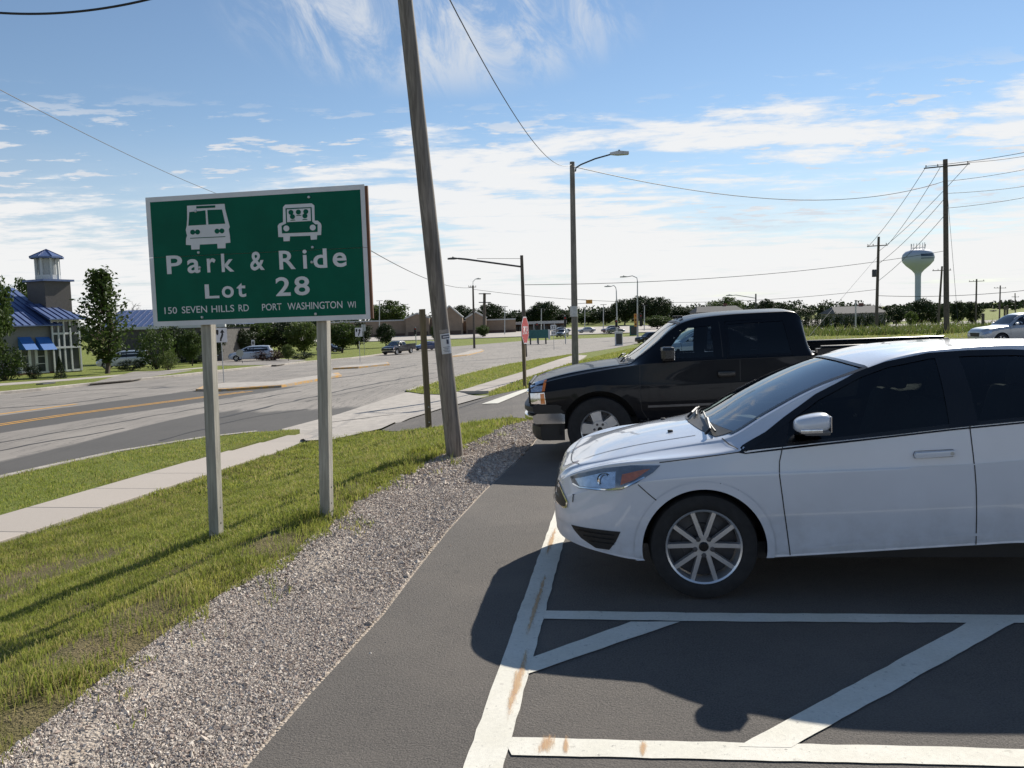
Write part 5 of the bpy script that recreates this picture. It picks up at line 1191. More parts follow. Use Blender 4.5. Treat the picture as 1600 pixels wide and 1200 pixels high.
def simple_car(style, name, mat, loc, rz, label, group=None, scale=1.0, res=.11):
    s_ = STY[style]; car = empty(name, loc, rz, scale); x0, x1 = s_['L']; zc = s_['zc']; bl = s_['belt']; fz = pchip(zc); fb = pchip(bl); ra, rb = s_['roof']
    prof = dict(zc=zc, zr=[(x, z - .03 - .02 * (ra < x < rb)) for x, z in zc], ze=bl, zs=[(x, z - .14) for x, z in bl],
                yr=[(x0, .5), (x0 + .4, .66), (.4, .72), (ra + .2, .60), (rb, .58), (rb + .4, .62), (x1, .6)], ye=[(x0, .62), (x0 + .35, .80), (.3, .85), (x1 - .5, .84), (x1, .68)],
                yw=[(x0, .66), (x0 + .15, .80), (x0 + .5, .88), (.5, .91), (x1 - .6, .90), (x1 - .1, .80), (x1, .72)], zb=[(x0, .38), (x0 + .3, .26), (.5, .24), (x1 - .4, .27), (x1, .42)])
    xs = np.round(np.concatenate([np.linspace(x0, x0 + .3, 6), np.arange(x0 + .3 + res, x1 - .2, res), np.linspace(x1 - .2, x1, 4)]), 4)
    sh = Shell(prof, xs, 2); r = s_['r']
    for x in (0, s_['WB']):
        for v in 'LR': sh.cut(ring(r + .10, 24, x, r), v, -1, .4)
    sh.body('body', MAT[mat], car)
    for x in (0, s_['WB']): arch_well(sh, car, x, r + .05, r, .91, MAT[mat], .13)
    d = s_['dlo']
    for v in 'LR':
        sh.patch('side_window', d, v, .006, MAT['glass_dark'], car, .2)
        xm = (d[0][0] + d[1][0]) * .47; sh.ribbon('door_pillar', [(xm, d[0][1]), (xm + .02, fz(xm) - .14)], v, .07, .009, MAT['trim'], car)
        for xg in (.45, xm, xm + .98): sh.ribbon('door_gap', [(xg, d[0][1] - .02), (xg + .04, .36)], v, .012, .004, MAT['black'], car)
        sh.patch('headlight', [(x0 + .06, fb(x0 + .06) - .02), (x0 + .42, fb(x0 + .42) - .04), (x0 + .36, fb(x0 + .3) - .16), (x0 + .08, fb(x0 + .1) - .14)], v, .006, MAT['lampw'], car, .1)
        sh.patch('tail_light', [(x1 - .05, fb(x1 - .1)), (x1 - .30, fb(x1 - .3)), (x1 - .28, fb(x1 - .3) - .16), (x1 - .04, fb(x1) - .14)], v, .006, MAT['redlens'], car, .1)
        sg = -1 if v == 'L' else 1; MB().box((s_['ws'][0] + .28, sg * 1.0, d[0][1] + .08), (.12, .18, .13), None, .04).build('door_mirror', MAT[mat], car, True)
    w0, w1 = s_['ws']; sh.patch('windscreen', [(w0 + .05, -.70), (w0, 0), (w0 + .05, .70), (w1 + .03, .60), (w1, 0), (w1 + .03, -.60)], 'T', .006, MAT['glass_dark'], car, .15)
    zb = fb(x0 + .1); sh.patch('grille', [(-.42, zb - .06), (.42, zb - .06), (.38, zb - .26), (-.38, zb - .26)], 'F', .006, MAT['black'], car, .15)
    rz0 = fz(rb) - .05; sh.patch('rear_window', [(-.5, rz0 - .32), (.5, rz0 - .32), (.46, rz0), (-.46, rz0)], 'B', .006, MAT['glass_dark'], car, .15)
    MB().box(((x0 + x1) / 2, 0, .26), (x1 - x0 - .8, 1.5, .1)).build('underbody', MAT['black'], car)
    for x in (0, s_['WB']):
        for y_ in (-.80, .80): wheel(car, r, r * .66, .21, 'plain', x, y_, None, False)
    tag(car, label, 'car' if style != 'van' else 'van', group)
    return car
def on_ground(px, py, off=.06): g = G(px, py); return (g.x, g.y, tz(g.x, g.y) + off)
lotg = 'cars parked in the lot'
a_ = at(1035, 560, 31.0); simple_car('sedan', 'blue_sedan', 'p_silver', (a_.x, 31.0, tz(a_.x, 31.)), rad(4), 'silver-blue car beyond the black pickup, seen through its window', lotg, 1.03, .05)
a_ = at(1549, 520, 43.0); simple_car('suv', 'silver_suv', 'p_lsilver', (a_.x, 43.0, tz(a_.x, 43.)), rad(2), 'pale silver sport utility car at the far right of the lot', lotg, .98, .05)
streetg = 'vehicles beyond the street'
t_ = pickup('dark_pickup', (0, 0, .001), 0, 1.06, 'p_navy'); q = on_ground(611, 555); t_.location = q; t_.rotation_euler = (0, 0, rad(66)); tag(t_, 'dark pickup truck driving toward us on the street', 'pickup truck', streetg)
simple_car('sedan', 'blue_car', 'p_blue', on_ground(657, 548.5), rad(40), 'blue car right behind the oncoming dark pickup', streetg)
simple_car('sedan', 'blue_car', 'p_navy', on_ground(528, 551), rad(160), 'dark blue car beside the right sign post under the board', streetg)
simple_car('van', 'white_minivan', 'p_white', on_ground(372, 567, .22), rad(6), 'white minivan parked beyond the left sign post', streetg)
simple_car('van', 'silver_van', 'p_lsilver', on_ground(352, 562, .22), rad(8), 'pale silver van hidden behind the left sign post', streetg)
simple_car('suv', 'black_suv', 'glass_dark', (lambda p: (p.x, p.y, tz(p.x, p.y) + .06))(G(1003, 537)), rad(25), 'black car on the cross street above the pickup hood', streetg)
flg = 'cars in the far car park'
for px, py, st, mt, rz_, lb in ((908, 521, 'sedan', 'p_lsilver', 10, 'silver car in the far car park right of the wooden light pole'), (886, 520, 'sedan', 'p_grey', 200, 'grey car in the far car park just left of the wooden light pole'), (876, 528, 'suv', 'p_grey', 70, 'dark car in the far car park behind the 32 route sign'), (946, 521, 'suv', 'p_red', 15, 'maroon car in the far car park left of the curved lamp posts'), (970, 521, 'sedan', 'p_grey', 190, 'grey car in the far car park right of the curved lamp posts')):
    simple_car(st, 'parked_car', mt, on_ground(px, py, .15), rad(rz_), lb, flg, 1.0, .2)
a_ = G(186, 578); simple_car('van', 'white_van', 'p_white', (a_.x - 1, 84, tz(a_.x, 84.) + .2), rad(12), 'white van half hidden by the clipped bushes', streetg)

# ================================================================ TREES
def leaf_quads(P, size, r, up=.5):
    n = len(P); a = r.normal(size=(n, 3)); a[:, 2] += up; a /= np.linalg.norm(a, axis=1)[:, None]
    b_ = np.cross(a, r.normal(size=(n, 3))); b_ /= np.linalg.norm(b_, axis=1)[:, None]; c = np.cross(a, b_)
    s_ = (size * r.uniform(.6, 1.4, n))[:, None]
    V = np.stack([P - b_ * s_ * .5, P + c * s_ * .32 + a * s_ * .08, P + b_ * s_ * .5, P - c * s_ * .32 + a * s_ * .08], 1)
    return V.reshape(-1, 3), (np.arange(n)[:, None] * 4 + np.arange(4)[None])
TREE = {}
def tree_proto(kind, seed):
    key = (kind, seed)
    if key in TREE: return TREE[key]
    r = np.random.default_rng(seed * 13 + 5); rnd = random.Random(seed)
    tr = MB(); C_ = []
    def branch(p, d, ln, r0, depth):
        q = p + d * ln; tr.tube([p, (p + q) / 2 + Vector((rnd.uniform(-1, 1), rnd.uniform(-1, 1), 0)) * ln * .05, q], [r0, r0 * .8, r0 * .55], 6, False)
        return q
    if kind == 'round':       # unit tree: height 1, crown radius about .42
        top = branch(Vector((0, 0, -.02)), Vector((0, 0, 1)), .42, .026, 0)
        for k in range(9):
            a = k * 2.4 + rnd.random(); branch(Vector((0, 0, .20 + .025 * k)), Vector((math.cos(a) * .8, math.sin(a) * .8, .7)).normalized(), .30, .012, 1)
        nc = 190
        u = r.normal(size=(nc, 3)); u /= np.linalg.norm(u, axis=1)[:, None]; rad_ = r.uniform(.25, 1.0, nc) ** .5
        cen = u * rad_[:, None] * [.37, .37, .39] + [0, 0, .56]; cen[:, 2] = np.maximum(cen[:, 2], .14)
        cen[:, :2] *= (1 + .14 * np.sin(cen[:, 2:3] * 9 + seed))
        P = np.concatenate([c + np.clip(r.normal(size=(36, 3)), -1.5, 1.5) * [.050, .050, .036] for c in cen]); size = .044
    elif kind == 'column':
        branch(Vector((0, 0, -.02)), Vector((0, 0, 1)), .9, .018, 0); P = []
        for k in range(90):
            z = .14 + .84 * (k / 90) ** .9; a = k * 2.399; w_ = .225 * min(1, (z - .05) * 3.2) * (1 - ((z - .28) / .74) * .80 if z > .28 else 1); w_ *= rnd.uniform(.75, 1.2)
            d = Vector((math.cos(a), math.sin(a), .75)).normalized(); p0 = Vector((0, 0, z - w_ * .55)); tr.tube([p0, p0 + d * w_ * 1.1], [.005, .002], 4, False)
            for j in range(30):
                t_ = rnd.uniform(.25, 1.18); q = p0 + d * w_ * t_ * 1.15; P.append([q.x + rnd.gauss(0, .018), q.y + rnd.gauss(0, .018), q.z + rnd.gauss(0, .020)])
        P = np.array(P); size = .034
    elif kind == 'shrub':
        for k in range(7): a = k * .9; branch(Vector((0, 0, -.02)), Vector((math.cos(a) * .5, math.sin(a) * .5, 1)).normalized(), .55, .016, 0)
        nc = 60; u = r.normal(size=(nc, 3)); u /= np.linalg.norm(u, axis=1)[:, None]; cen = u * (r.uniform(.4, 1, nc) ** .5)[:, None] * [.44, .44, .42] + [0, 0, .50]
        P = np.concatenate([c + r.normal(size=(36, 3)) * .06 for c in cen]); P[:, 2] = np.maximum(P[:, 2], .01); size = .055
    elif kind == 'cone':
        branch(Vector((0, 0, -.02)), Vector((0, 0, 1)), .9, .02, 0); z = r.uniform(0.02, 1, 2200) ** 1.25; a = r.uniform(0, 6.28, 2200); rr2 = .24 * (1.02 - z) * r.uniform(.5, 1.12, 2200) ** .6
        P = np.stack([np.cos(a) * rr2, np.sin(a) * rr2, z], -1); size = .045
    else:                      # bare
        P = None
        def grow(p, d, ln, r0, dep):
            q = p + d * ln; tr.tube([p, q], [r0, r0 * .65], 5, False)
            if dep == 0: return
            for k in range(3):
                nd = (d + Vector((rnd.gauss(0, .5), rnd.gauss(0, .5), rnd.gauss(.12, .25)))).normalized(); grow(p + d * ln * rnd.uniform(.5, 1), nd, ln * rnd.uniform(.62, .8), r0 * .6, dep - 1)
        grow(Vector((0, 0, 0)), Vector((0, 0, 1)), .30, .022, 5); size = 0
    TREE[key] = (tr.mesh('trunk', MAT['bark'], True, 60), None if P is None else leaf_quads(P, size, r)); return TREE[key]
def tree(kind, px, ytop, hw, Y, mat, label, name=None, seed=None, group=None, zbase=None, ybase=None, rz=None):
    """crown centre column px, crown top ytop and half width hw in the photo, standing at distance Y"""
    p = at(px, ytop, Y); zb = tz(p.x, Y) + (.12 if p.x < -20 and Y < 160 else 0) if zbase is None else zbase
    H = max(p.z - zb, .4); wd = hw * Y / FPX
    seed = seed if seed is not None else int(px) % 4 + 1
    tm, lq = tree_proto(kind, seed % 3 + 1)
    e = empty(name or {'round': 'broadleaf_tree', 'column': 'columnar_tree', 'shrub': 'shrub', 'cone': 'conifer', 'bare': 'bare_tree'}[kind], (p.x, Y, zb - .05), (px * 1.7) % 6.28 if rz is None else rz)
    base = {'round': .45, 'column': .23, 'shrub': .50, 'cone': .25, 'bare': .40}[kind]
    sx = wd / base; sc_ = (sx, sx, H)
    t_ = link('trunk', tm, e); t_.scale = sc_
    if lq is not None:
        k = ('crown', kind, seed % 3 + 1, mat)
        if k not in TREE: TREE[k] = mesh_np('crown', lq[0], lq[1], MAT[mat])
        c = link('crown', TREE[k], e); c.scale = sc_
    tag(e, label, {'shrub': 'shrub'}.get(kind, 'tree'), group); return e
gl, gf, gs = 'trees across the street', 'trees of the far tree line', 'bushes by the blue-roofed restaurant'
tree('round', -30, 412, 44, 60, 'leaf', 'broad green tree cut off by the left edge', group=gl)
tree('shrub', 2, 535, 34, 61, 'leaf', 'leafy bush at the left edge under the broad tree', group=gs)
tree('shrub', 52, 567, 13, 62, 'leaf_dark', 'low round bush left of the restaurant glass bay', group=gs)
tree('cone', 92, 556, 10, 61.5, 'leaf_dark', 'small dark cone-shaped conifer before the glass bay', group=gs)
tree('column', 155, 417, 48, 68, 'leaf', 'tall spiky columnar tree right of the restaurant', group=gl)
tree('bare', 214, 436, 36, 118, 'leaf', 'leafless grey tree above the blue roof left of the sign', group=gl)
tree('shrub', 240, 504, 30, 76, 'leaf', 'big green bush left of the sign board bottom corner', group=gs)
tree('shrub', 203, 560, 22, 75, 'leaf_dark', 'clipped dark bush hiding the white van', group=gs)
tree('shrub', 262, 545, 16, 72, 'leaf_light', 'pale green bush at the right end of the bushes', group=gs)
tree('round', 297, 512, 20, 84, 'leaf', 'young tree just left of the left sign post', group=gl)
tree('round', 272, 505, 26, 92, 'leaf_dark', 'dark tree behind the big green bush under the board', group=gl); tree('round', 328, 508, 24, 98, 'leaf_dark', 'dark tree right behind the left sign post', group=gl); tree('shrub', 300, 548, 30, 95, 'leaf_dark', 'dark bushes under the young tree by the left sign post', group=gl)
tree('round', 30, 432, 40, 100, 'leaf', 'tree crown rising behind the restaurant ridge', group=gl)
tree('round', 62, 432, 26, 104, 'leaf', 'smaller tree crown behind the restaurant cupola', group=gl)
for px, yt, hw, Y, k, mt, lb in ((372, 508, 30, 112, 'round', 'leaf_dark', 'dark tree behind the white minivan'), (404, 498, 34, 118, 'round', 'leaf', 'green tree under the sign board, third from the left post'), (440, 496, 34, 120, 'round', 'leaf_dark', 'dark round tree under the middle of the board'),
                               (472, 498, 30, 116, 'round', 'leaf_light', 'bright tree left of the right sign post'), (532, 500, 32, 130, 'round', 'leaf', 'green tree just right of the right sign post'), (558, 502, 26, 150, 'round', 'leaf_dark', 'dark tree behind the farther keep right sign')):
    tree(k, px, yt, hw, Y, mt, lb, group=gl)
tree('shrub', 424, 545, 30, 97, 'leaf_red', 'wide maroon shrub under the sign board', group=gl); tree('round', 449, 536, 11, 92, 'leaf_light', 'small young tree before the maroon shrub', group=gl)
tree('shrub', 472, 548, 20, 98, 'leaf_dark', 'dark hedge bush left of the right sign post', group=gl)
for px, yt, hw, Y, k, mt, lb in ((606, 468, 36, 300, 'round', 'leaf', 'wide tree behind the store left of the leaning pole'), (601, 503, 16, 150, 'round', 'leaf_dark', 'tree before the brown store above the oncoming pickup'), (683, 500, 12, 150, 'round', 'leaf', 'tree hidden behind the leaning pole'),
                               (722, 476, 26, 310, 'round', 'leaf_dark', 'dark tree right of the leaning pole behind the store gable'), (765, 472, 26, 320, 'round', 'leaf_dark', 'dark tree around the black pylon'), (754, 507, 12, 205, 'round', 'leaf', 'small tree before the store near the orange sign'),
                               (800, 488, 24, 330, 'round', 'leaf_dark', 'low dark tree left of the stop sign'), (829, 482, 16, 320, 'round', 'leaf_dark', 'round dark tree behind the stop sign'), (851, 468, 24, 320, 'round', 'leaf_dark', 'tall dark tree between stop sign and wooden light pole'),
                               (882, 486, 20, 330, 'round', 'leaf_dark', 'tree left beside the wooden light pole'), (918, 488, 22, 340, 'round', 'leaf', 'tree right beside the wooden light pole'), (945, 480, 24, 330, 'round', 'leaf_dark', 'tree left of the curved lamp posts'),
                               (975, 464, 24, 310, 'round', 'leaf_dark', 'tall tree between the two curved lamp posts'), (1003, 459, 28, 300, 'round', 'leaf_dark', 'tallest dark tree above the pickup windscreen'), (1030, 463, 24, 295, 'round', 'leaf_dark', 'tall dark tree right of the curved lamp posts'),
                               (1026, 492, 24, 230, 'round', 'leaf', 'lower green tree above the pickup windscreen'), (1062, 478, 22, 320, 'round', 'leaf_dark', 'tree left of the grey-roofed house'), (1098, 476, 16, 340, 'round', 'leaf_dark', 'small tree on the left roof end of the grey-roofed house'),
                               (1134, 463, 30, 280, 'round', 'leaf', 'bright green tree behind the grey-roofed house'), (1168, 478, 16, 320, 'round', 'leaf_dark', 'tree beside the street lamp above the pickup roof'), (1197, 466, 16, 300, 'round', 'leaf_dark', 'dark tree right of the street lamp above the pickup'),
                               (1222, 473, 14, 300, 'round', 'leaf_dark', 'round dark tree above the rear of the pickup roof'), (1258, 482, 18, 320, 'round', 'leaf_dark', 'low dark tree left above the long hedge'), (1284, 479, 12, 300, 'cone', 'leaf_dark', 'pointed conifer above the long hedge'),
                               (1305, 481, 10, 300, 'cone', 'leaf_dark', 'small pointed conifer left of the far house'), (1338, 474, 12, 290, 'cone', 'leaf_dark', 'pointed conifer over the far house roof'), (1357, 466, 16, 330, 'bare', 'leaf', 'thin pale leafless tree left of the transformer pole'),
                               (1383, 468, 14, 330, 'bare', 'leaf', 'thin pale leafless tree right of the transformer pole'), (1400, 477, 18, 170, 'round', 'leaf_dark', 'dark tree left of the water tower column'), (1441, 464, 24, 150, 'round', 'leaf_dark', 'dark tree at the foot of the water tower'),
                               (1424, 484, 10, 120, 'round', 'leaf_light', 'small yellow-green tree under the water tower'), (1462, 474, 16, 160, 'round', 'leaf_dark', 'dark tree touching the big crossarm pole'), (1497, 468, 14, 150, 'round', 'leaf_dark', 'dark tree right of the big crossarm pole'),
                               (1520, 468, 16, 155, 'round', 'leaf_dark', 'rightmost tall dark tree before the open field'), (1552, 484, 6, 330, 'round', 'leaf_dark', 'tiny round tree on the horizon by the field'), (1590, 490, 16, 420, 'round', 'leaf_dark', 'low tree on the horizon at the right edge')):
    tree(k, px, yt, hw, Y, mt, lb, group=gf)
for k in range(9):
    tree('shrub', 1252 + k * 16, 486.5 + (k % 3), 12, 140, 'leaf_dark', ['first', 'second', 'third', 'fourth', 'fifth', 'sixth', 'seventh', 'eighth', 'ninth'][k] + ' dark bush from the left in the long clipped hedge', 'hedge_bush', group='long hedge beyond the field')
# a closing band of far woodland that reads as one mass
def woodland():
    r = np.random.default_rng(3); P = []
    for k in range(900):
        a = r.uniform(-.75, .75); Y = r.uniform(345, 430); x = math.tan(a) * Y; h = r.uniform(4.5, 8.5) * (1.0 if x < 150 else .5); z0 = tz(x, Y)
        q = r.normal(size=(70, 3)); q /= np.maximum(np.linalg.norm(q, axis=1), 1e-3)[:, None]; q *= (r.uniform(.2, 1, 70) ** .5)[:, None]
        u = q * [h * .55, h * .55, h * .5] + [x, Y, z0 + h * .48]; u[:, 2] = np.maximum(u[:, 2], z0); P.append(u)
    V, F = leaf_quads(np.concatenate(P), 1.25, r); o = link('far_woodland', mesh_np('far_woodland', V, F, MAT['leaf_dark'])); tag(o, 'low dark belt of woodland along the horizon', 'woodland', kind='stuff')
woodland()
weed_poly = [(24, 78), (36, 70), (60, 74), (95, 82), (110, 96), (60, 92), (26, 92)]
blades('tall_weeds', weed_poly, 60000, (.35, .9), .07, MAT['weed'], 0, 21, lambda x, y: np.clip(.5 + vnoise(x, y, .35, 3), .08, 1), 'tall green weeds along the field beyond the mown lawn')
fld = [(9, 39), (16, 39.5), (22, 42), (26, 51), (70, 57), (80, 70), (36, 70), (24, 77), (16, 72)]
drape('mown_field', fld, MAT['field'], .03, 3.0); blades('field_grass', fld, 60000, (.05, .10), .05, MAT['blade'], .03, 22, None, 'mown yellow-green lawn beyond the parking lot')

# ================================================================ POLES, LAMPS, WIRES
def upole(name, pxt, pyt, Y, pxb, r0, r1, label, mat='pole_far', arms=(), cat='utility pole', group=None, n=10):
    T_ = at(pxt, pyt, Y); Bx = at(pxb, 540, Y).x; zb = tz(Bx, Y) - .3; e = empty(name, (Bx, Y, zb + .3)); L0 = e.location.copy()
    MB().tube([Vector((Bx, Y, zb)) - L0, T_ - L0], [r0, r1], n).build('shaft', MAT[mat], e, True)
    for px0, py0, px1, py1 in arms:
        a = at(px0, py0, Y - r0 - .06) - L0; b = at(px1, py1, Y - r0 - .06) - L0; c = empty('crossarm', a); c.parent = e; MB().tube([Vector((0, 0, 0)), b - a], .07, 4).build('bar', MAT[mat], c)
        for t_ in (.04, .30, .96): MB().lathe([(.0, .22), (.05, .20), (.03, .12), (.06, .09), (.03, .03), (.03, -.02)], 8, (b - a) * t_ + Vector((0, 0, .05)), 'z').build('insulator', MAT['steel_dark'], c, True)
    tag(e, label, cat, group); return e, L0, T_
def lamp_head(e, L0, p, dx, mat='galv', s=1.0):
    h = empty('lamp_head', p - L0); h.parent = e
    MB().add([(x * s, y * s, z * s) for x, y, z in [(0, -.06, .05), (0, .06, .05), (0, .06, -.04), (0, -.06, -.04), (dx * .35, -.17, .10), (dx * .35, .17, .10), (dx * .35, .16, -.06), (dx * .35, -.16, -.06), (dx * .8, -.13, .06), (dx * .8, .13, .06), (dx * .8, .12, -.05), (dx * .8, -.12, -.05)]],
             [(0, 1, 2, 3), (11, 10, 9, 8)] + [(a + i, a + (i + 1) % 4, a + 4 + (i + 1) % 4, a + 4 + i) for a in (0, 4) for i in range(4)]).build('housing', MAT[mat], h)
    MB().lathe([(0, .17 * s), (.04 * s, .16 * s), (.05 * s, .08 * s)], 8, (dx * .4 * s, 0, 0)).build('photocell', MAT['steel_dark'], h, True)
e, L0, T_ = upole('wooden_light_pole', 894, 253, 40, 898, .17, .115, 'tall brown wooden street light pole with one curved arm', 'pole', cat='light pole', n=14)
ar = [at(x, y, 39.9) - L0 for x, y in ((899, 268), (900, 262), (908, 257), (930, 248), (955, 241))]; MB().tube(ar, .035, 8).build('arm', MAT['steel_dark'], e, True); lamp_head(e, L0, at(953, 240.5, 39.9), 1.0, 'galv', 1.1)
MB().lathe([(.185, -.25), (.185, .25)], 14, (0, 0, 2.6), 'z').build('pole_band', MAT['galv'], e, True)
e, L0, T_ = upole('mast_arm_light', 815, 399, 82, 820, .22, .16, 'dark street light with long straight arm above the stop sign', 'pole_far', cat='light pole')
MB().tube([at(816, 417, 82) - L0, at(728, 405, 82) - L0, at(716, 404, 82) - L0], .09, 8).build('arm', MAT['steel_dark'], e, True); lamp_head(e, L0, at(716, 404, 82), -1.0, 'steel_dark', 1.3)
MB().tube([at(816, 404, 82) - L0, at(745, 404, 82) - L0], .02, 5).build('stay', MAT['wire'], e)
big, bL, bT = upole('crossarm_pole', 1477, 249, 73, 1479, .24, .19, 'tallest dark utility pole with one crossarm at right', arms=((1444, 263, 1515, 256),), group='utility poles')
trp, tL, tT = upole('transformer_pole', 1373, 370, 93, 1369, .19, .13, 'utility pole left of the water tower with a transformer can', arms=((1355, 385, 1386, 383),), group='utility poles')
MB().lathe([(0, .45), (.2, .42), (.24, .3), (.24, -.4), (.0, -.42)], 12, at(1366, 427, 92.6) - tL).build('transformer', MAT['steel_dark'], trp, True)
upole('utility_pole', 1472, 416, 125, 1465, .18, .13, 'utility pole half hidden beside the tallest crossarm pole', arms=((1457, 423, 1486, 422),), group='utility poles')
upole('utility_pole', 1526, 436, 150, 1524, .17, .13, 'distant utility pole, first right of the tallest one', arms=((1514, 440, 1538, 439),), group='utility poles')
upole('utility_pole', 1563, 446, 185, 1561, .17, .13, 'distant utility pole, second right of the tallest one', arms=((1553, 450, 1572, 450),), group='utility poles')
upole('utility_pole', 1586, 458, 230, 1586, .17, .13, 'farthest utility pole near the right edge', arms=((1581, 464, 1592, 464),), group='utility poles')
e, L0, T_ = upole('dark_pole', 739, 446, 134, 741, .20, .14, 'thin dark pole with a small top lamp on the intersection island', arms=((732, 448.5, 744, 448.5),), cat='light pole'); MB().tube([at(739, 446, 134) - L0, at(739, 440, 134) - L0, at(743, 436, 134) - L0], .05, 6).build('arm', MAT['galv'], e); lamp_head(e, L0, at(743, 436, 134), .9, 'galv', 1.2)
e, L0, T_ = upole('black_pylon', 757, 458, 210, 757, .45, .36, 'thick black pylon with crossbars behind the store', arms=(), cat='pylon')
for y_ in (459, 472.5): MB().tube([at(748, y_, 209.4) - L0, at(767, y_, 209.4) - L0], .12, 5).build('crossbar', MAT['steel_dark'], e)
def curved_lamp(px, pyt, Y, pxb, hx, label):
    e, L0, T_ = upole('curved_lamp_post', px, pyt + 6, Y, pxb, .14, .09, label, 'galv', cat='light pole', group='curved lamp posts')
    MB().tube([T_ - L0, at(px - 1, pyt + 1, Y) - L0, at((px + hx) / 2, pyt - 2, Y) - L0, at(hx, pyt - .5, Y) - L0], .07, 6).build('arm', MAT['galv'], e, True); lamp_head(e, L0, at(hx, pyt - .5, Y), -1 if hx < px else 1, 'galv', 1.5)
curved_lamp(963, 448, 150, 965, 955, 'nearer left curved steel lamp post at the intersection')
curved_lamp(996, 433, 140, 996, 980, 'taller right curved steel lamp post at the intersection')
e, L0, T_ = upole('street_lamp', 1181, 459, 120, 1181, .14, .10, 'street lamp with long left arm above the pickup roof', 'steel_dark', cat='light pole'); MB().tube([at(1181, 466, 120) - L0, at(1150, 461, 120) - L0, at(1142, 462, 120) - L0], .05, 6).build('arm', MAT['galv'], e); lamp_head(e, L0, at(1144, 461.5, 120), -.9, 'galv', 1.2)
for px, yt, Y, lb in ((593, 470, 215, 'slim car park lamp left of the timber post'), (789, 479, 225, 'slim car park lamp over the white storefront'), (846, 482, 205, 'slim car park lamp right of the stop sign'), (914, 480, 225, 'slim car park lamp right of the wooden light pole'), (943, 476, 215, 'slim car park lamp left of the curved lamp posts'), (1007, 477, 215, 'slim car park lamp beside the traffic signals')):
    e, L0, T_ = upole('car_park_lamp', px, yt, Y, px, .13, .10, lb, 'galv', cat='light pole', group='slim car park lamps'); MB().box(T_ - L0, (1.6, .3, .12)).build('lamp_head', MAT['steel_dark'], e)
# traffic signals
MAT['sig_y'] = M('signal_yellow', (.55, .26, .04), .6); MAT['sig_red'] = M('signal_red_lens', (.5, .03, .02), .4)
def signal(px, yt, yb, Y, label, mat='black', poletop=None, double=False):
    c = at(px, (yt + yb) / 2, Y); hgt = (yb - yt) * Y / FPX; zb = tz(c.x, Y); e = empty('traffic_signal', (c.x, Y, zb)); L0 = e.location.copy()
    MB().tube([(0, .3, -.2), (0, .3, c.z - zb + hgt * .6)], .09, 8).build('pole', MAT['galv'], e, True)
    for dx in ((-.45, .45) if double else (0,)):
        h = empty('signal_head', c - L0 + Vector((dx, 0, 0))); h.parent = e; MB().box((0, 0, 0), (.42, .30, hgt), None, .04).build('housing', MAT[mat if dx <= 0 else 'black'], h)
        for k in range(3):
            z_ = hgt * (.33 - .33 * k); MB().lathe([(.13, -.16), (.15, -.16), (.15, -.38)], 10, (0, 0, z_), 'y', 0, math.pi).build('visor', MAT[mat if dx <= 0 else 'black'], h); MB().lathe([(0, -.165), (.13, -.16)], 10, (0, 0, z_), 'y').build('lens', MAT['sig_red'] if k == 0 else MAT['black'], h)
    tag(e, label, 'traffic signal', 'traffic signals at the intersection')
signal(883, 494, 511, 140, 'dark traffic signal left of the wooden light pole'); signal(839, 505, 517, 150, 'traffic signal right behind the stop sign'); signal(997, 490, 510, 139.5, 'pair of yellow and black traffic signals on the curved lamp post', 'sig_y', None, True)
signal(963, 500, 511, 149, 'small traffic signal on the left curved lamp post'); signal(649, 512, 522, 150, 'traffic signal before the brown store by the timber post')
e, L0, T_ = upole('signal_mast', 896, 462, 128, 897, .14, .12, 'signal mast hidden behind the wooden light pole with a brown signal', 'galv', cat='traffic signal')
for y0, y1 in ((468, 468.5), (475, 473.5)): MB().tube([at(897, y0, 128) - L0, at(917, y1, 128) - L0], .04, 5).build('arm', MAT['galv'], e)
MB().box(at(920.5, 471.5, 128) - L0, (.95, .5, .62), None, .04).build('signal_head', MAT['sig_y'], e)

# signs on posts
MAT['signred'] = M('sign_red', (.42, .02, .025), .45, 0, .08); MAT['signblk'] = M('sign_black', (.01, .01, .011), .5)
def post_sign(name, px, pytop, pybase, Y, label, group=None, postmat='galv', postr=.03, tilt=0.0, rz=0.0, box=False, topfrac=1.0):
    b = at(px, pybase, Y); b.z = tz(b.x, Y) + (.19 if 'median' in label or 'keep' in label else .0); t_ = at(px, pytop, Y); e = empty(name, b); e.rotation_euler = (0, tilt, rz); H = t_.z - b.z
    if box: MB().box((0, .06, H * .46 - .1), (.10, .10, H * .92 + .2), None, .008).build('post', MAT[postmat], e)
    else: MB().tube([(0, .04, -.2), (0, .04, H)], postr, 8).build('post', MAT[postmat], e)
    tag(e, label, 'sign', group); return e, H
def plate(e, nm, poly, mat, y0=0.0, th=.004): return MB().prism(poly, lambda a, b, d: (a, d, b), y0 - th, y0).build(nm, MAT[mat], e)
def octo(r, cz): return [(r * math.cos(rad(22.5 + 45 * k)), cz + r * math.sin(rad(22.5 + 45 * k))) for k in range(8)]
def keep_right(px, pt, pb, Y, label):
    e, H = post_sign('keep_right_sign', px, pt, pb, Y, label, 'keep right signs', rz=.12); w, h = .36, .88; c = H - h / 2
    pl = plate(e, 'panel', rrect(-w, c - h / 2, w, c + h / 2, .05), 'white'); 
    k = w / 56.0                                   # arrow drawn as in the photo
    f = lambda P: [(a * k, c + b * k) for a, b in P]
    plate(pl, 'arrow', f([(-12, -58), (2, -58), (4, -40), (16, -16), (22, 6), (20, 22), (34, 22), (14, 54), (-8, 22), (4, 22), (5, 8), (0, -8), (-10, -30)]), 'signblk', -.005, .002)
    plate(pl, 'island_symbol', f([(-46, 44), (-46, 22), (-38, 2), (-30, 0), (-22, 12), (-20, 44), (-24, 50), (-42, 50)]), 'signblk', -.005, .002)
    return e, H
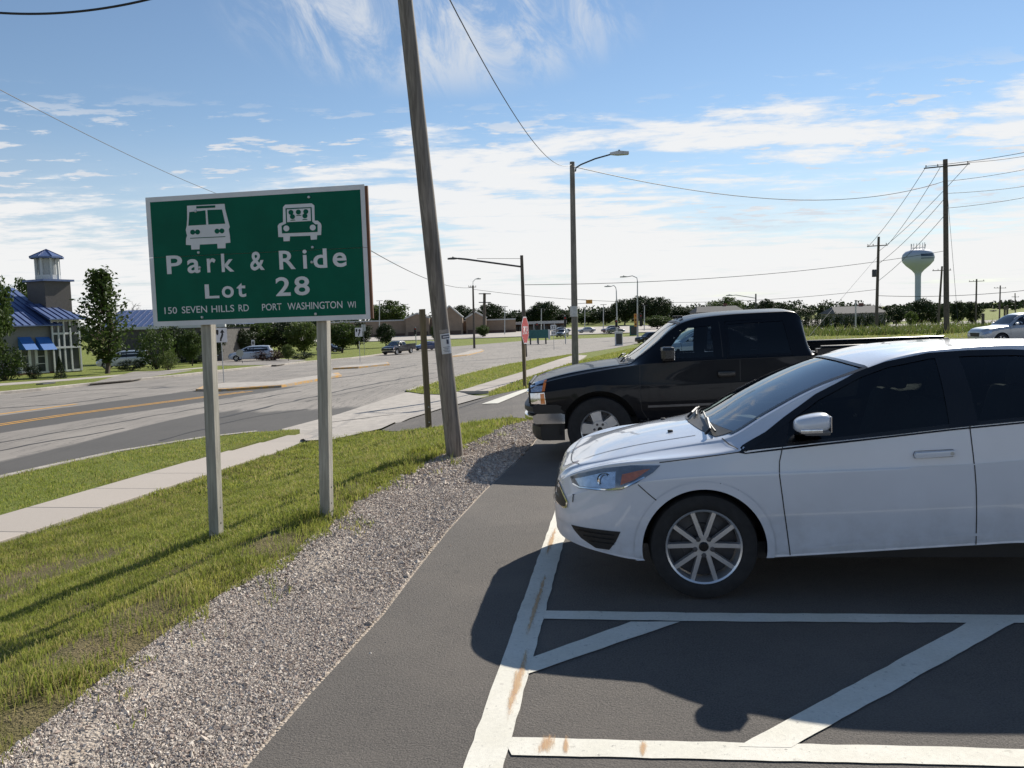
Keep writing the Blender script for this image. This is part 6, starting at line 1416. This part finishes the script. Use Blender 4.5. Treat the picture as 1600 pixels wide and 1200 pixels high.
keep_right(350, 512, 603, 50.5, 'nearer keep right arrow sign on the long median'); e, H = keep_right(563, 512, 572, 82.5, 'farther keep right arrow sign with yellow-green tag')
plate(e, 'tag', rrect(-.16, H - 1.32, .16, H - .95, .05), 'leaf_light'); 
e, H = post_sign('small_road_sign', 570, 507, 557, 110, 'grey back of a sign just behind the farther keep right sign', rz=2.9); plate(e, 'panel', rrect(-.3, H - .9, .3, H, .04), 'galv')
e, H = post_sign('octagonal_sign', 380, 545, 573, 88, 'grey back of a leaning octagonal sign right of the minivan', tilt=-.22, postmat='steel_dark'); plate(e, 'panel', octo(.42, H - .42), 'galv')
st, H = post_sign('stop_sign', 823, 494, 604, G(824, 604).y, 'red stop sign seen edge-on atop a brown timber post', None, 'post_tan', rz=rad(74), box=True)
pl = plate(st, 'octagon', octo(.46, H - .44), 'white', -.004); plate(pl, 'red_face', octo(.425, H - .44), 'signred', -.0085, .002)
letters('lettering', 'STOP', -.30, H - .57, .30, H - .31, MAT['white'], 0, .01, 1.0, pl, lambda u, v, d: Vector((u, -.0125, v)))
e, H = post_sign('route_sign', 866, 507, 557, 112, 'white 32 route sign with a double arrow plate below'); pl = plate(e, 'route_plate', rrect(-.42, H - .80, .42, H, .05), 'signblk'); plate(pl, 'route_face', rrect(-.39, H - .77, .39, H - .03, .12), 'white', -.006, .002)
letters('lettering', '32', -.27, H - .60, .27, H - .2, MAT['signblk'], 0, .01, 1.0, pl, lambda u, v, d: Vector((u, -.0105, v)))
pl = plate(e, 'arrow_plate', rrect(-.34, H - 1.46, .34, H - .85, .04), 'white'); plate(pl, 'double_arrow', [(-.28, H - 1.15), (-.12, H - 1.04), (-.12, H - 1.11), (.12, H - 1.11), (.12, H - 1.04), (.28, H - 1.15), (.12, H - 1.26), (.12, H - 1.19), (-.12, H - 1.19), (-.12, H - 1.26)], 'signblk', -.006, .002)
e, H = post_sign('small_white_sign', 396, 531, 548, 105, 'small white sign under the board left of the maroon shrub'); plate(e, 'panel', rrect(-.2, H - .8, .2, H, .03), 'white'); plate(e, 'dark_symbol', rrect(-.1, H - .6, .1, H - .2, .03), 'signblk', -.006, .002)
# teal monument sign, cabinets, litter things
q = G(841, 538); e = empty('teal_sign_board', q); k = q.y / FPX; MAT['teal'] = M('teal_board', (.02, .12, .12), .5)
MB().box((0, 0, 16 * k), (32 * k, .4, 13 * k)).build('board', MAT['teal'], e); MB().box((17.5 * k, 0, 15 * k), (3 * k, .5, 15 * k)).build('end_pier', MAT['white'], e)
for x in (-12, 0, 12): MB().box((x * k, 0, 4 * k), (.25, .25, 11 * k)).build('leg', MAT['steel_dark'], e)
tag(e, 'low teal sign board on legs across the intersection', 'sign')
for px, py, w, h, mt, nm, lb in ((967, 540, 1.1, 2.0, 'white', 'utility_cabinet', 'white utility cabinet at the foot of the curved lamp post'), (990, 524, 1.6, 2.1, 'teal', 'green_cabinet', 'green cabinet right of the far parked cars')):
    q = G(px, py); e = empty(nm, q); MB().box((0, 0, h / 2), (w, .7, h), None, .04).build('case', MAT[mt], e); MB().box((0, -.36, h * .5), (w * .8, .03, h * .8), None, .01).build('door', MAT['steel_dark'], e); MB().box((0, 0, h + .04), (w * 1.08, .8, .08)).build('lid', MAT[mt], e); tag(e, lb, 'cabinet')
# curb inlet box on the far kerb
q = G(72, 604); e = empty('storm_drain', q); MB().box((0, 0, .12), (1.3, .5, .24), rotz(1.5), .03).build('hood', MAT['steel_dark'], e); MB().box((.18, 0, .06), (.2, 1.1, .14), rotz(0)).build('opening', MAT['black'], e); tag(e, 'dark storm drain inlet on the far kerb at left', 'drain')
# timber fence posts and guy anchors in the weeds
for px, yt, Y, lb in ((1536, 491, 80, 'dark fence post left of the silver car'), (1574, 478, 120, 'tall dark post in the far field, left of a pair'), (1570, 480, 122, 'dark post in the far field behind the pair'), (1337, 470, 95, 'pale pipe post left of the transformer pole')):
    p = at(px, yt, Y); zb = tz(p.x, Y); e = empty('fence_post', (p.x, Y, zb)); MB().tube([(0, 0, -.2), (0, 0, p.z - zb)], .14 if px != 1337 else .09, 8).build('shaft', MAT['pole_far' if px != 1337 else 'galv'], e, True); MB().lathe([(0, .10), (.12, .06), (.17, 0)], 8, (0, 0, p.z - zb)).build('cap', MAT['pole_far'], e); tag(e, lb, 'post', 'posts in the field')
# ---- wires
def wire(a, b, sag, label, r=.016, group='overhead wires', n=24):
    a, b = Vector(a), Vector(b); o = empty('overhead_wire', a) if False else None
    pts = [a + (b - a) * (i / n) - Vector((0, 0, sag * 4 * (i / n) * (1 - i / n))) for i in range(n + 1)]
    w = MB().tube([p - a for p in pts], r, 5, False).build('overhead_wire', MAT['wire'], None, True); w.location = a; tag(w, label, 'wire', group)
lp = at(893, 257, 39.9)
wire(lp, at(690, -25, 12.5), .9, 'wire from the wooden light pole up past the top edge', .010); wire(lp + Vector((.1, 0, -.1)), at(1476, 283, 73.2), 1.6, 'long wire between wooden light pole and tallest crossarm pole', .022)
wire(at(-60, 108, 24), at(380, 318, 46), .25, 'wire sloping down from the left edge behind the sign', .012); wire(at(-60, 14, 10), at(260, -8, 9.6), .12, 'short thick wire crossing the top left corner', .014)
wire(at(580, 392, 60), at(738, 449, 134), .9, 'wire falling from behind the sign to the thin dark pole', .03)
for k, (p0, p1, lb) in enumerate((((1446, 262), (1356, 386), 'left wire from big crossarm down to transformer pole'), ((1470, 260), (1386, 384), 'middle wire from big crossarm down to transformer pole'), ((1512, 257), (1374, 392), 'right wire from big crossarm down to transformer pole'), ((1476, 310), (1373, 412), 'upper service cable between the two right poles'), ((1477, 335), (1371, 440), 'lower service cable between the two right poles'))):
    wire(at(*p0, 72.8), at(*p1, 92.8), .35, lb, .022)
for p0, p1, lb in (((1446, 260), (1680, 222), 'top wire leaving the right edge from the big crossarm'), ((1512, 254), (1680, 228), 'second wire leaving the right edge from the crossarm tip'), ((1480, 283), (1680, 247), 'third wire leaving the right edge below the crossarm'), ((1480, 302), (1680, 278), 'fourth wire leaving the right edge'), ((1480, 325), (1680, 292), 'lowest wire leaving the right edge from the big pole')):
    wire(at(*p0, 72.8), at(*p1, 66), .2, lb, .022)
for p0, p1, s_, lb in (((820, 445, 82), (1476, 392, 110), 1.0, 'faint long wire crossing behind the lamps'), ((739, 452, 134), (1372, 452, 120), 2.0, 'faint low wire above the tree line'), ((1372, 462, 93.2), (1700, 440, 90), .6, 'low wire passing the water tower to the right edge')):
    wire(at(*p0), at(*p1), s_, lb, .028)
wire(at(1481, 310, 72.7), at(1497, 505, 70), 0.0, 'guy wire slanting down right of the tallest pole', .015); wire(at(1372, 400, 93), at(1262, 528, 62), .0, 'guy wire slanting down left of the transformer pole', .015)

# ================================================================ WATER TOWER
wt_ = at(1434, 500, 620); zb = tz(wt_.x, 620.); e = empty('water_tower', (wt_.x, 620, zb)); k = 620 / FPX
MAT['tower'] = M('tower_paint', (.36, .42, .53), .6, 0, .05, .05); MAT['tower_logo'] = M('tower_logo', (.03, .06, .12), .5)
zc_ = lambda y: at(1434, y, 620).z - zb
MB().lathe([(5.4 * k, -1), (4.3 * k, 6), (4.3 * k, zc_(432)), (5.0 * k, zc_(427)), (9 * k, zc_(422)), (17 * k, zc_(415)), (22 * k, zc_(409)), (23.3 * k, zc_(403)), (22 * k, zc_(397)), (18 * k, zc_(392.5)), (11 * k, zc_(390.2)), (0, zc_(389.6))], 40).build('tank_and_column', MAT['tower'], e, True, 60)
def on_tank(a0, a1, y0, y1, nm):
    V = []; n = 14
    for i in range(n + 1):
        a = -math.pi / 2 + a0 + (a1 - a0) * i / n
        for y in (y0, y1):
            r_ = np.interp(y, [392.5, 397, 403, 409], [18, 22, 23.3, 22]) * k + .12; V.append((r_ * math.cos(a), r_ * math.sin(a), zc_(y)))
    MB().add(V, [(2 * i, 2 * i + 2, 2 * i + 3, 2 * i + 1) for i in range(n)]).build(nm, MAT['tower_logo'], e)
on_tank(-.28, .72, 398, 402, 'painted_emblem_band'); on_tank(-.28, .72, 404.2, 405.4, 'painted_emblem_line')
rr_ = random.Random(2)
for i in range(14):
    a = i * .449; h = rr_.uniform(3, 5.5); MB().tube([(10 * k * math.cos(a), 10 * k * math.sin(a), zc_(390.5)), (10 * k * math.cos(a), 10 * k * math.sin(a), zc_(390.5) + h)], .14, 5).box((10 * k * math.cos(a), 10 * k * math.sin(a) - .2, zc_(390.5) + h - 1), (.35, .2, 2)).build('antenna', MAT['galv'], e)
MB().tube([(10 * k * math.cos(a), 10 * k * math.sin(a), zc_(389.0) + .8) for a in np.linspace(0, 2 * math.pi, 25)], .12, 5, False).build('railing', MAT['galv'], e)
tag(e, 'pale blue-grey water tower with antennas on top', 'water tower')

# ================================================================ BUILDINGS
MAT['roofblue'] = M('blue_metal_roof', (.095, .14, .28), .45, .1, .08, 2); MAT['seam'] = M('blue_roof_seam', (.022, .04, .13), .45, .2)
MAT['siding'] = M('grey_siding', (.20, .20, .195), .8, 0, .06); MAT['taupe'] = M('taupe_siding', (.105, .095, .087), .85, 0, .08); MAT['brickred'] = M('brown_brick', (.18, .085, .06), .9, 0, .2, 3); MAT['awning'] = M('blue_awning', (.03, .14, .42), .7, 0, .06)
MAT['frame'] = M('white_frame', (.55, .56, .55), .6, 0, .05); MAT['store'] = M('tan_masonry', (.27, .20, .145), .9, 0, .10, .6); MAT['store_d'] = M('brown_masonry', (.10, .065, .05), .9, 0, .12, .6); MAT['fascia'] = M('pale_fascia', (.45, .45, .44), .7); MAT['stonewall'] = M('grey_stone', (.085, .08, .075), .9, 0, .3, 4)
MAT['bglass'] = M('building_glass', (.05, .06, .065), .08, 0, .2, 1.0); MAT['shingle'] = M('grey_shingle', (.09, .088, .088), .9, 0, .15, 2)
def frame_of(org, e1):
    e1 = Vector((e1[0], e1[1], 0)).normalized(); n_ = Vector((e1.y, -e1.x, 0)); o = Vector(org)
    def P(s_, d, z): return o + e1 * s_ + n_ * d + Vector((0, 0, z))           # d: metres out of the wall towards the street
    def pix(x, y, d=0.0):                                                      # photo pixel -> (s, z) on the wall plane shifted out by d
        r_ = Vector(ray(x, y)); q = o + n_ * d; t_ = (q - Vector(CAM)).dot(n_) / r_.dot(n_); p = Vector(CAM) + r_ * t_; return (p - o).dot(e1), p.z - o.z
    return P, pix
g0 = G(80, 586); B = empty('blue_roofed_restaurant', (g0.x, g0.y, tz(g0.x, g0.y) + .12)); O = B.location.copy(); P_, pix = frame_of(O, (.45, .893)); P = lambda s_, d, z: P_(s_, d, z) - O
def bbox_(mb, s0, s1, d0, d1, z0, z1):
    V = [P(s_, d, z) for z in (z0, z1) for d in (d0, d1) for s_ in (s0, s1)]; return mb.add(V, [(0, 2, 3, 1), (4, 5, 7, 6), (0, 1, 5, 4), (2, 6, 7, 3), (0, 4, 6, 2), (1, 3, 7, 5)])
sL = pix(-90, 520)[0]; sR = pix(84, 520)[0]; ze = pix(60, 508)[1]; sT = pix(120, 520)[0]; DEP = 13.0; RIDGE = ze + 3.6
wall = bbox_(MB(), sL, sR, -DEP, 0, -.3, ze).build('wall', MAT['siding'], B)
zz_ = -.1
k_ = 0
while zz_ < ze - .1:
    bbox_(MB(), sL + .02, sR, 0, .025, zz_, zz_ + .19).build('siding_board', MAT['siding'], wall); zz_ += .215
bbox_(MB(), sL, sR + .3, 0, .12, -.3, pix(70, 581)[1]).build('brick_base', MAT['brickred'], B)
def roof_plane(nm, s0, s1, z0, z1, d0, d1, sk=0.0, seams=.62, par=B):
    th = .10; V = [P(s0, d0, z0), P(s1, d0, z0), P(s1 - sk, d1, z1), P(s0, d1, z1)]; V2 = [v + Vector((0, 0, -th)) for v in V]
    r_ = MB().add(V + V2, [(0, 1, 2, 3), (7, 6, 5, 4), (0, 4, 5, 1), (1, 5, 6, 2), (2, 6, 7, 3), (3, 7, 4, 0)]).build(nm, MAT['roofblue'], par)
    n_ = int((s1 - s0) / seams)
    for i in range(n_ + 1):
        s_ = s0 + .05 + i * seams; f = 1.0 if s_ <= s1 - sk else max(0, (s1 - s_) / max(sk, 1e-3))
        if f < .05: continue
        a = P(s_, d0, z0 + .03); b_ = P(s_, d0 + (d1 - d0) * f, z0 + (z1 - z0) * f + .03); MB().tube([a, b_], .05, 4).build('roof_seam', MAT['seam'], r_)
    return r_
roof_plane('roof', sL, sR + .5, ze, RIDGE, .7, -6.0, 0, .62); roof_plane('roof', sL, sR + .5, ze, RIDGE, -DEP - .7, -6.05, 0, 1.2)
MB().add([P(sR + .42, .7, ze), P(sR + .42, -6, RIDGE), P(sR + .42, -DEP - .7, ze)], [(0, 1, 2)]).build('gable_end', MAT['siding'], B)
# glazed corner bay under its own hipped roof
s0b, s1b = pix(79, 540)[0], pix(121, 540)[0]; zt = pix(100, 499)[1]
bbox_(MB(), s0b + .1, s1b - .1, -4, .30, -.2, zt).build('bay_core', MAT['bglass'], B)
bay = bbox_(MB(), s0b, s1b, -4, .38, -.25, pix(100, 580)[1] - .05).build('bay_base', MAT['stonewall'], B)
for f in (0, .22, .42, .66, 1.0): 
    s_ = s0b + (s1b - s0b) * f; bbox_(MB(), s_ - .07, s_ + .07, .30, .42, pix(100, 580)[1], zt).build('mullion', MAT['frame'], B)
for y in (579, 542.5, 521, 501): z_ = pix(100, y)[1]; bbox_(MB(), s0b - .05, s1b + .05, .31, .46 if y == 542.5 else .40, z_ - .09, z_ + .09).build('transom', MAT['frame'], B)
roof_plane('bay_roof', s0b - .6, s1b + .7, zt + .05, zt + 1.5, 1.0, -2.2, 1.9, .62)
# windows with awnings
for x0, x1, a0, a1 in ((30, 47, 25, 50), (55, 73, 53, 79)):
    s0, z1 = pix(x0, 545); s1, z0 = pix(x1, 579); w_ = bbox_(MB(), s0, s1, .0, .05, z0, z1).build('window', MAT['bglass'], B)
    for f in (0, 1): s_ = s0 + (s1 - s0) * f; bbox_(MB(), s_ - .12, s_ + .12, .02, .11, z0 - .1, z1 + .1).build('frame', MAT['frame'], w_)
    for f in (.33, .66): z_ = z0 + (z1 - z0) * f; bbox_(MB(), s0, s1, .03, .08, z_ - .025, z_ + .025).build('glazing_bar', MAT['frame'], w_)
    bbox_(MB(), s0 - .15, s1 + .15, .02, .18, z0 - .18, z0 - .06).build('sill', MAT['frame'], w_)
    s0, zt2 = pix(a0, 527); s1, zb2 = pix(a1, 546); V = [P(s0 + .1, .05, zt2), P(s1 - .1, .05, zt2), P(s1 - .1, 1.1, zb2), P(s0 + .1, 1.1, zb2), P(s0 + .1, .05, zb2), P(s1 - .1, .05, zb2)]
    MB().add(V, [(0, 1, 2, 3), (0, 3, 4), (1, 5, 2), (3, 2, 5, 4)]).build('awning', MAT['awning'], B)
# tower box and cupola
ct_s, ct_d = pix(78, 470, -2.6)[0], -2.6; hw_ = 1.28; zt0 = ze + .5; zt1 = pix(78, 447, -3)[1] + .35
tw = bbox_(MB(), ct_s - hw_, ct_s + hw_, ct_d - hw_, ct_d + hw_, zt0, zt1).build('tower_box', MAT['taupe'], B); bbox_(MB(), ct_s - hw_ - .25, ct_s + hw_ + .25, ct_d - hw_ - .25, ct_d + hw_ + .25, zt1, zt1 + .18).build('cornice', MAT['roofblue'], tw)
kk = .98; z0c, z1c, zap = zt1 + .18, zt1 + 2.15, zt1 + 3.0; cp = P(ct_s, ct_d, 0); rot = math.atan2(.893, .45)
MB().lathe([(kk + .08, z0c), (kk + .08, z0c + .45), (kk - .12, z0c + .45)], 8, (cp.x, cp.y, 0), 'z').build('cupola_base', MAT['frame'], B)
MB().lathe([(kk - .2, z0c), (kk - .2, z1c)], 8, (cp.x, cp.y, 0), 'z').build('cupola_panes', M('cupola_glass', (.42, .44, .45), .3, 0, .1), B)
for i in range(8): a = i * math.pi / 4; MB().box((cp.x + kk * math.cos(a), cp.y + kk * math.sin(a), (z0c + z1c) / 2), (.17, .17, z1c - z0c), rotz(a)).build('cupola_post', MAT['frame'], B)
cr = MB().lathe([(kk + .5, z1c), (kk + .5, z1c + .14), (.0, zap)], 8, (cp.x, cp.y, 0), 'z').build('cupola_roof', MAT['roofblue'], B)
for i in range(8): a = i * math.pi / 4; MB().tube([(cp.x + (kk + .5) * math.cos(a), cp.y + (kk + .5) * math.sin(a), z1c + .15), (cp.x, cp.y, zap + .02)], .04, 4).build('hip_seam', MAT['seam'], cr)
tag(B, 'grey restaurant with blue metal roof, tower box and white cupola', 'building')
# second blue-roofed building behind the bushes
Y2 = 104.0; a = at(160, 512, Y2); b = at(352, 510, Y2); zg = tz(a.x, Y2); B2 = empty('low_blue_roofed_building', ((a.x + b.x) / 2, Y2, zg)); wx = (b.x - a.x) / 2; h_ = at(260, 512, Y2).z - zg; tp_ = at(260, 483, Y2 + 5).z - zg
MB().box((0, 6, h_ / 2 - .2), (wx * 2 - 1, 12, h_), None).build('wall', MAT['stonewall'], B2)
MB().box((0, -.15, h_ + .05), (wx * 2 + .2, .5, .35)).build('fascia', MAT['frame'], B2)
r_ = MB().add([(-wx, -.4, h_ + .2), (wx, -.4, h_ + .2), (wx, 5, tp_), (-wx, 5, tp_), (-wx, 12, h_ + .2), (wx, 12, h_ + .2)], [(0, 1, 2, 3), (3, 2, 5, 4), (0, 3, 4), (1, 5, 2)]).build('roof', MAT['roofblue'], B2)
for i in range(int(wx * 2 / .8)): x = -wx + .3 + i * .8; MB().tube([(x, -.4, h_ + .23), (x, 5, tp_ + .03)], .035, 4).build('roof_seam', MAT['seam'], r_)
for i in range(6): w_ = MB().box((-wx + 2.2 + i * (wx * 2 - 4) / 5, -.02, 1.7), (1.3, .1, 1.5)).build('window', MAT['bglass'], B2); MB().box((-wx + 2.2 + i * (wx * 2 - 4) / 5, -.06, .9), (1.5, .12, .1)).build('sill', MAT['frame'], w_)
tag(B2, 'long low stone building with plain blue roof behind the sign', 'building')
# big tan store
def store():
    Y = 245.0; k = Y / FPX; zg = tz(-20, Y); c = at(690, 520, Y); B = empty('tan_store', (c.x, Y, zg)); X = lambda px: (px - 690) * k; Z = lambda py: at(690, py, Y).z - zg
    def blk(nm, x0, x1, y, d0, d1, mt): MB().box(((X(x0) + X(x1)) / 2, (d0 + d1) / 2, Z(y) / 2 - .3), (X(x1) - X(x0), d1 - d0, Z(y) + .6)).build(nm, MAT[mt], B)
    blk('left_wall', 500, 632, 499, 2, 30, 'store'); blk('middle_wall', 632, 690, 497, 1, 31, 'store'); blk('right_wall', 690, 806, 503, 3, 29, 'store')
    for x0, x1, ya, ye, d in ((636, 672, 489, 496, -1.5), (686, 724, 479, 497, -3), (729, 760, 490, 499, -1.5)):
        V = [(X(x0), 0), (X(x1), 0), (X(x1), Z(ye)), ((X(x0) + X(x1)) / 2, Z(ya)), (X(x0), Z(ye))]; g = MB().prism(V, lambda a, b_, dd: (a, dd, b_), d, d + 4).build('gable_front', MAT['store'], B)
        for s_ in (-1, 1):
            xe = X(x1) if s_ > 0 else X(x0); xm = (X(x0) + X(x1)) / 2; MB().tube([(xe + s_ * .3, d - .15, Z(ye)), (xm, d - .15, Z(ya) + .15)], .28, 4).build('coping', MAT['fascia'], g)
        MB().box(((X(x0) + X(x1)) / 2, d - .08, Z(517) / 2), ((X(x1) - X(x0)) * .84, .2, Z(517))).build('entrance', MAT['store_d'], g)
    MB().box(((X(500) + X(806)) / 2, .9, Z(520) / 2), (X(806) - X(500), .25, Z(520))).build('dark_base_course', MAT['store_d'], B) if False else None
    for x0, x1, dd in ((500, 632, 1.9), (690, 729, 2.9), (760, 806, 2.9)): MB().box(((X(x0) + X(x1)) / 2, dd, Z(519) / 2), (X(x1) - X(x0), .3, Z(519))).build('base_course', MAT['store_d'], B); MB().box(((X(x0) + X(x1)) / 2, dd, Z(499 if x0 == 500 else 503) + .15), (X(x1) - X(x0), .5, .4)).build('coping', MAT['fascia'], B)
    tag(B, 'long tan store with pointed gables behind the leaning pole', 'building')
    Y = 262.0; k = Y / FPX; c = at(828, 520, Y); zg = tz(c.x, Y); B = empty('flat_storefront', (c.x, Y, zg)); X = lambda px: (px - 828) * k; Z = lambda py: at(828, py, Y).z - zg
    MB().box((0, 8, Z(506) / 2), (X(884) - X(772), 16, Z(506)), None).build('wall', MAT['store_d'], B); MB().box((0, -1.2, (Z(502.5) + Z(506.5)) / 2), (X(885) - X(771), 3, Z(502.5) - Z(506.5))).build('canopy', MAT['fascia'], B)
    MB().box((X(777), -.6, Z(507) / 2), (X(785) - X(768), 1.4, Z(507))).build('end_pier', MAT['store'], B)
    for i in range(12): MB().box((X(790 + i * 8), -.1, Z(510) / 2), (X(6) - X(0), .3, Z(510))).build('shop_window', MAT['bglass'], B)
    for i in range(7): MB().tube([(X(786 + i * 16), -2.3, 0), (X(786 + i * 16), -2.3, Z(506.5))], .2, 6).build('canopy_column', MAT['fascia'], B)
    tag(B, 'low flat storefront with pale canopy left of the stop sign', 'building')
store()
def house(px0, px1, yr, ye, Y, label):
    k = Y / FPX; c = at((px0 + px1) / 2, ye, Y); zg = tz(c.x, Y); B = empty('house', (c.x, Y, zg)); w = (px1 - px0) * k / 2; he = max(c.z - zg, 2.4); hr = he + (ye - yr) * k
    MB().box((0, 5, he / 2), (w * 2 - .8, 9, he)).build('wall', MAT['siding'], B)
    MB().add([(-w, 0, he), (w, 0, he), (w * .8, 5, hr), (-w * .8, 5, hr), (-w, 10, he), (w, 10, he)], [(0, 1, 2, 3), (3, 2, 5, 4), (0, 3, 4), (1, 5, 2), (0, 4, 5, 1)]).build('roof', MAT['shingle'], B)
    for x in (-.5, 0, .5): MB().box((x * w, .45, he * .5), (1.6, .15, 1.4)).build('window', MAT['bglass'], B)
    MB().box((w * .4, 6, hr), (.9, .9, 1.4)).build('chimney', MAT['brickred'], B)
    tag(B, label, 'house', 'houses beyond the field')
house(1088, 1165, 478, 487, 230, 'grey-roofed house above the pickup roof'); house(1305, 1388, 478, 489, 185, 'grey-roofed house behind the long hedge')
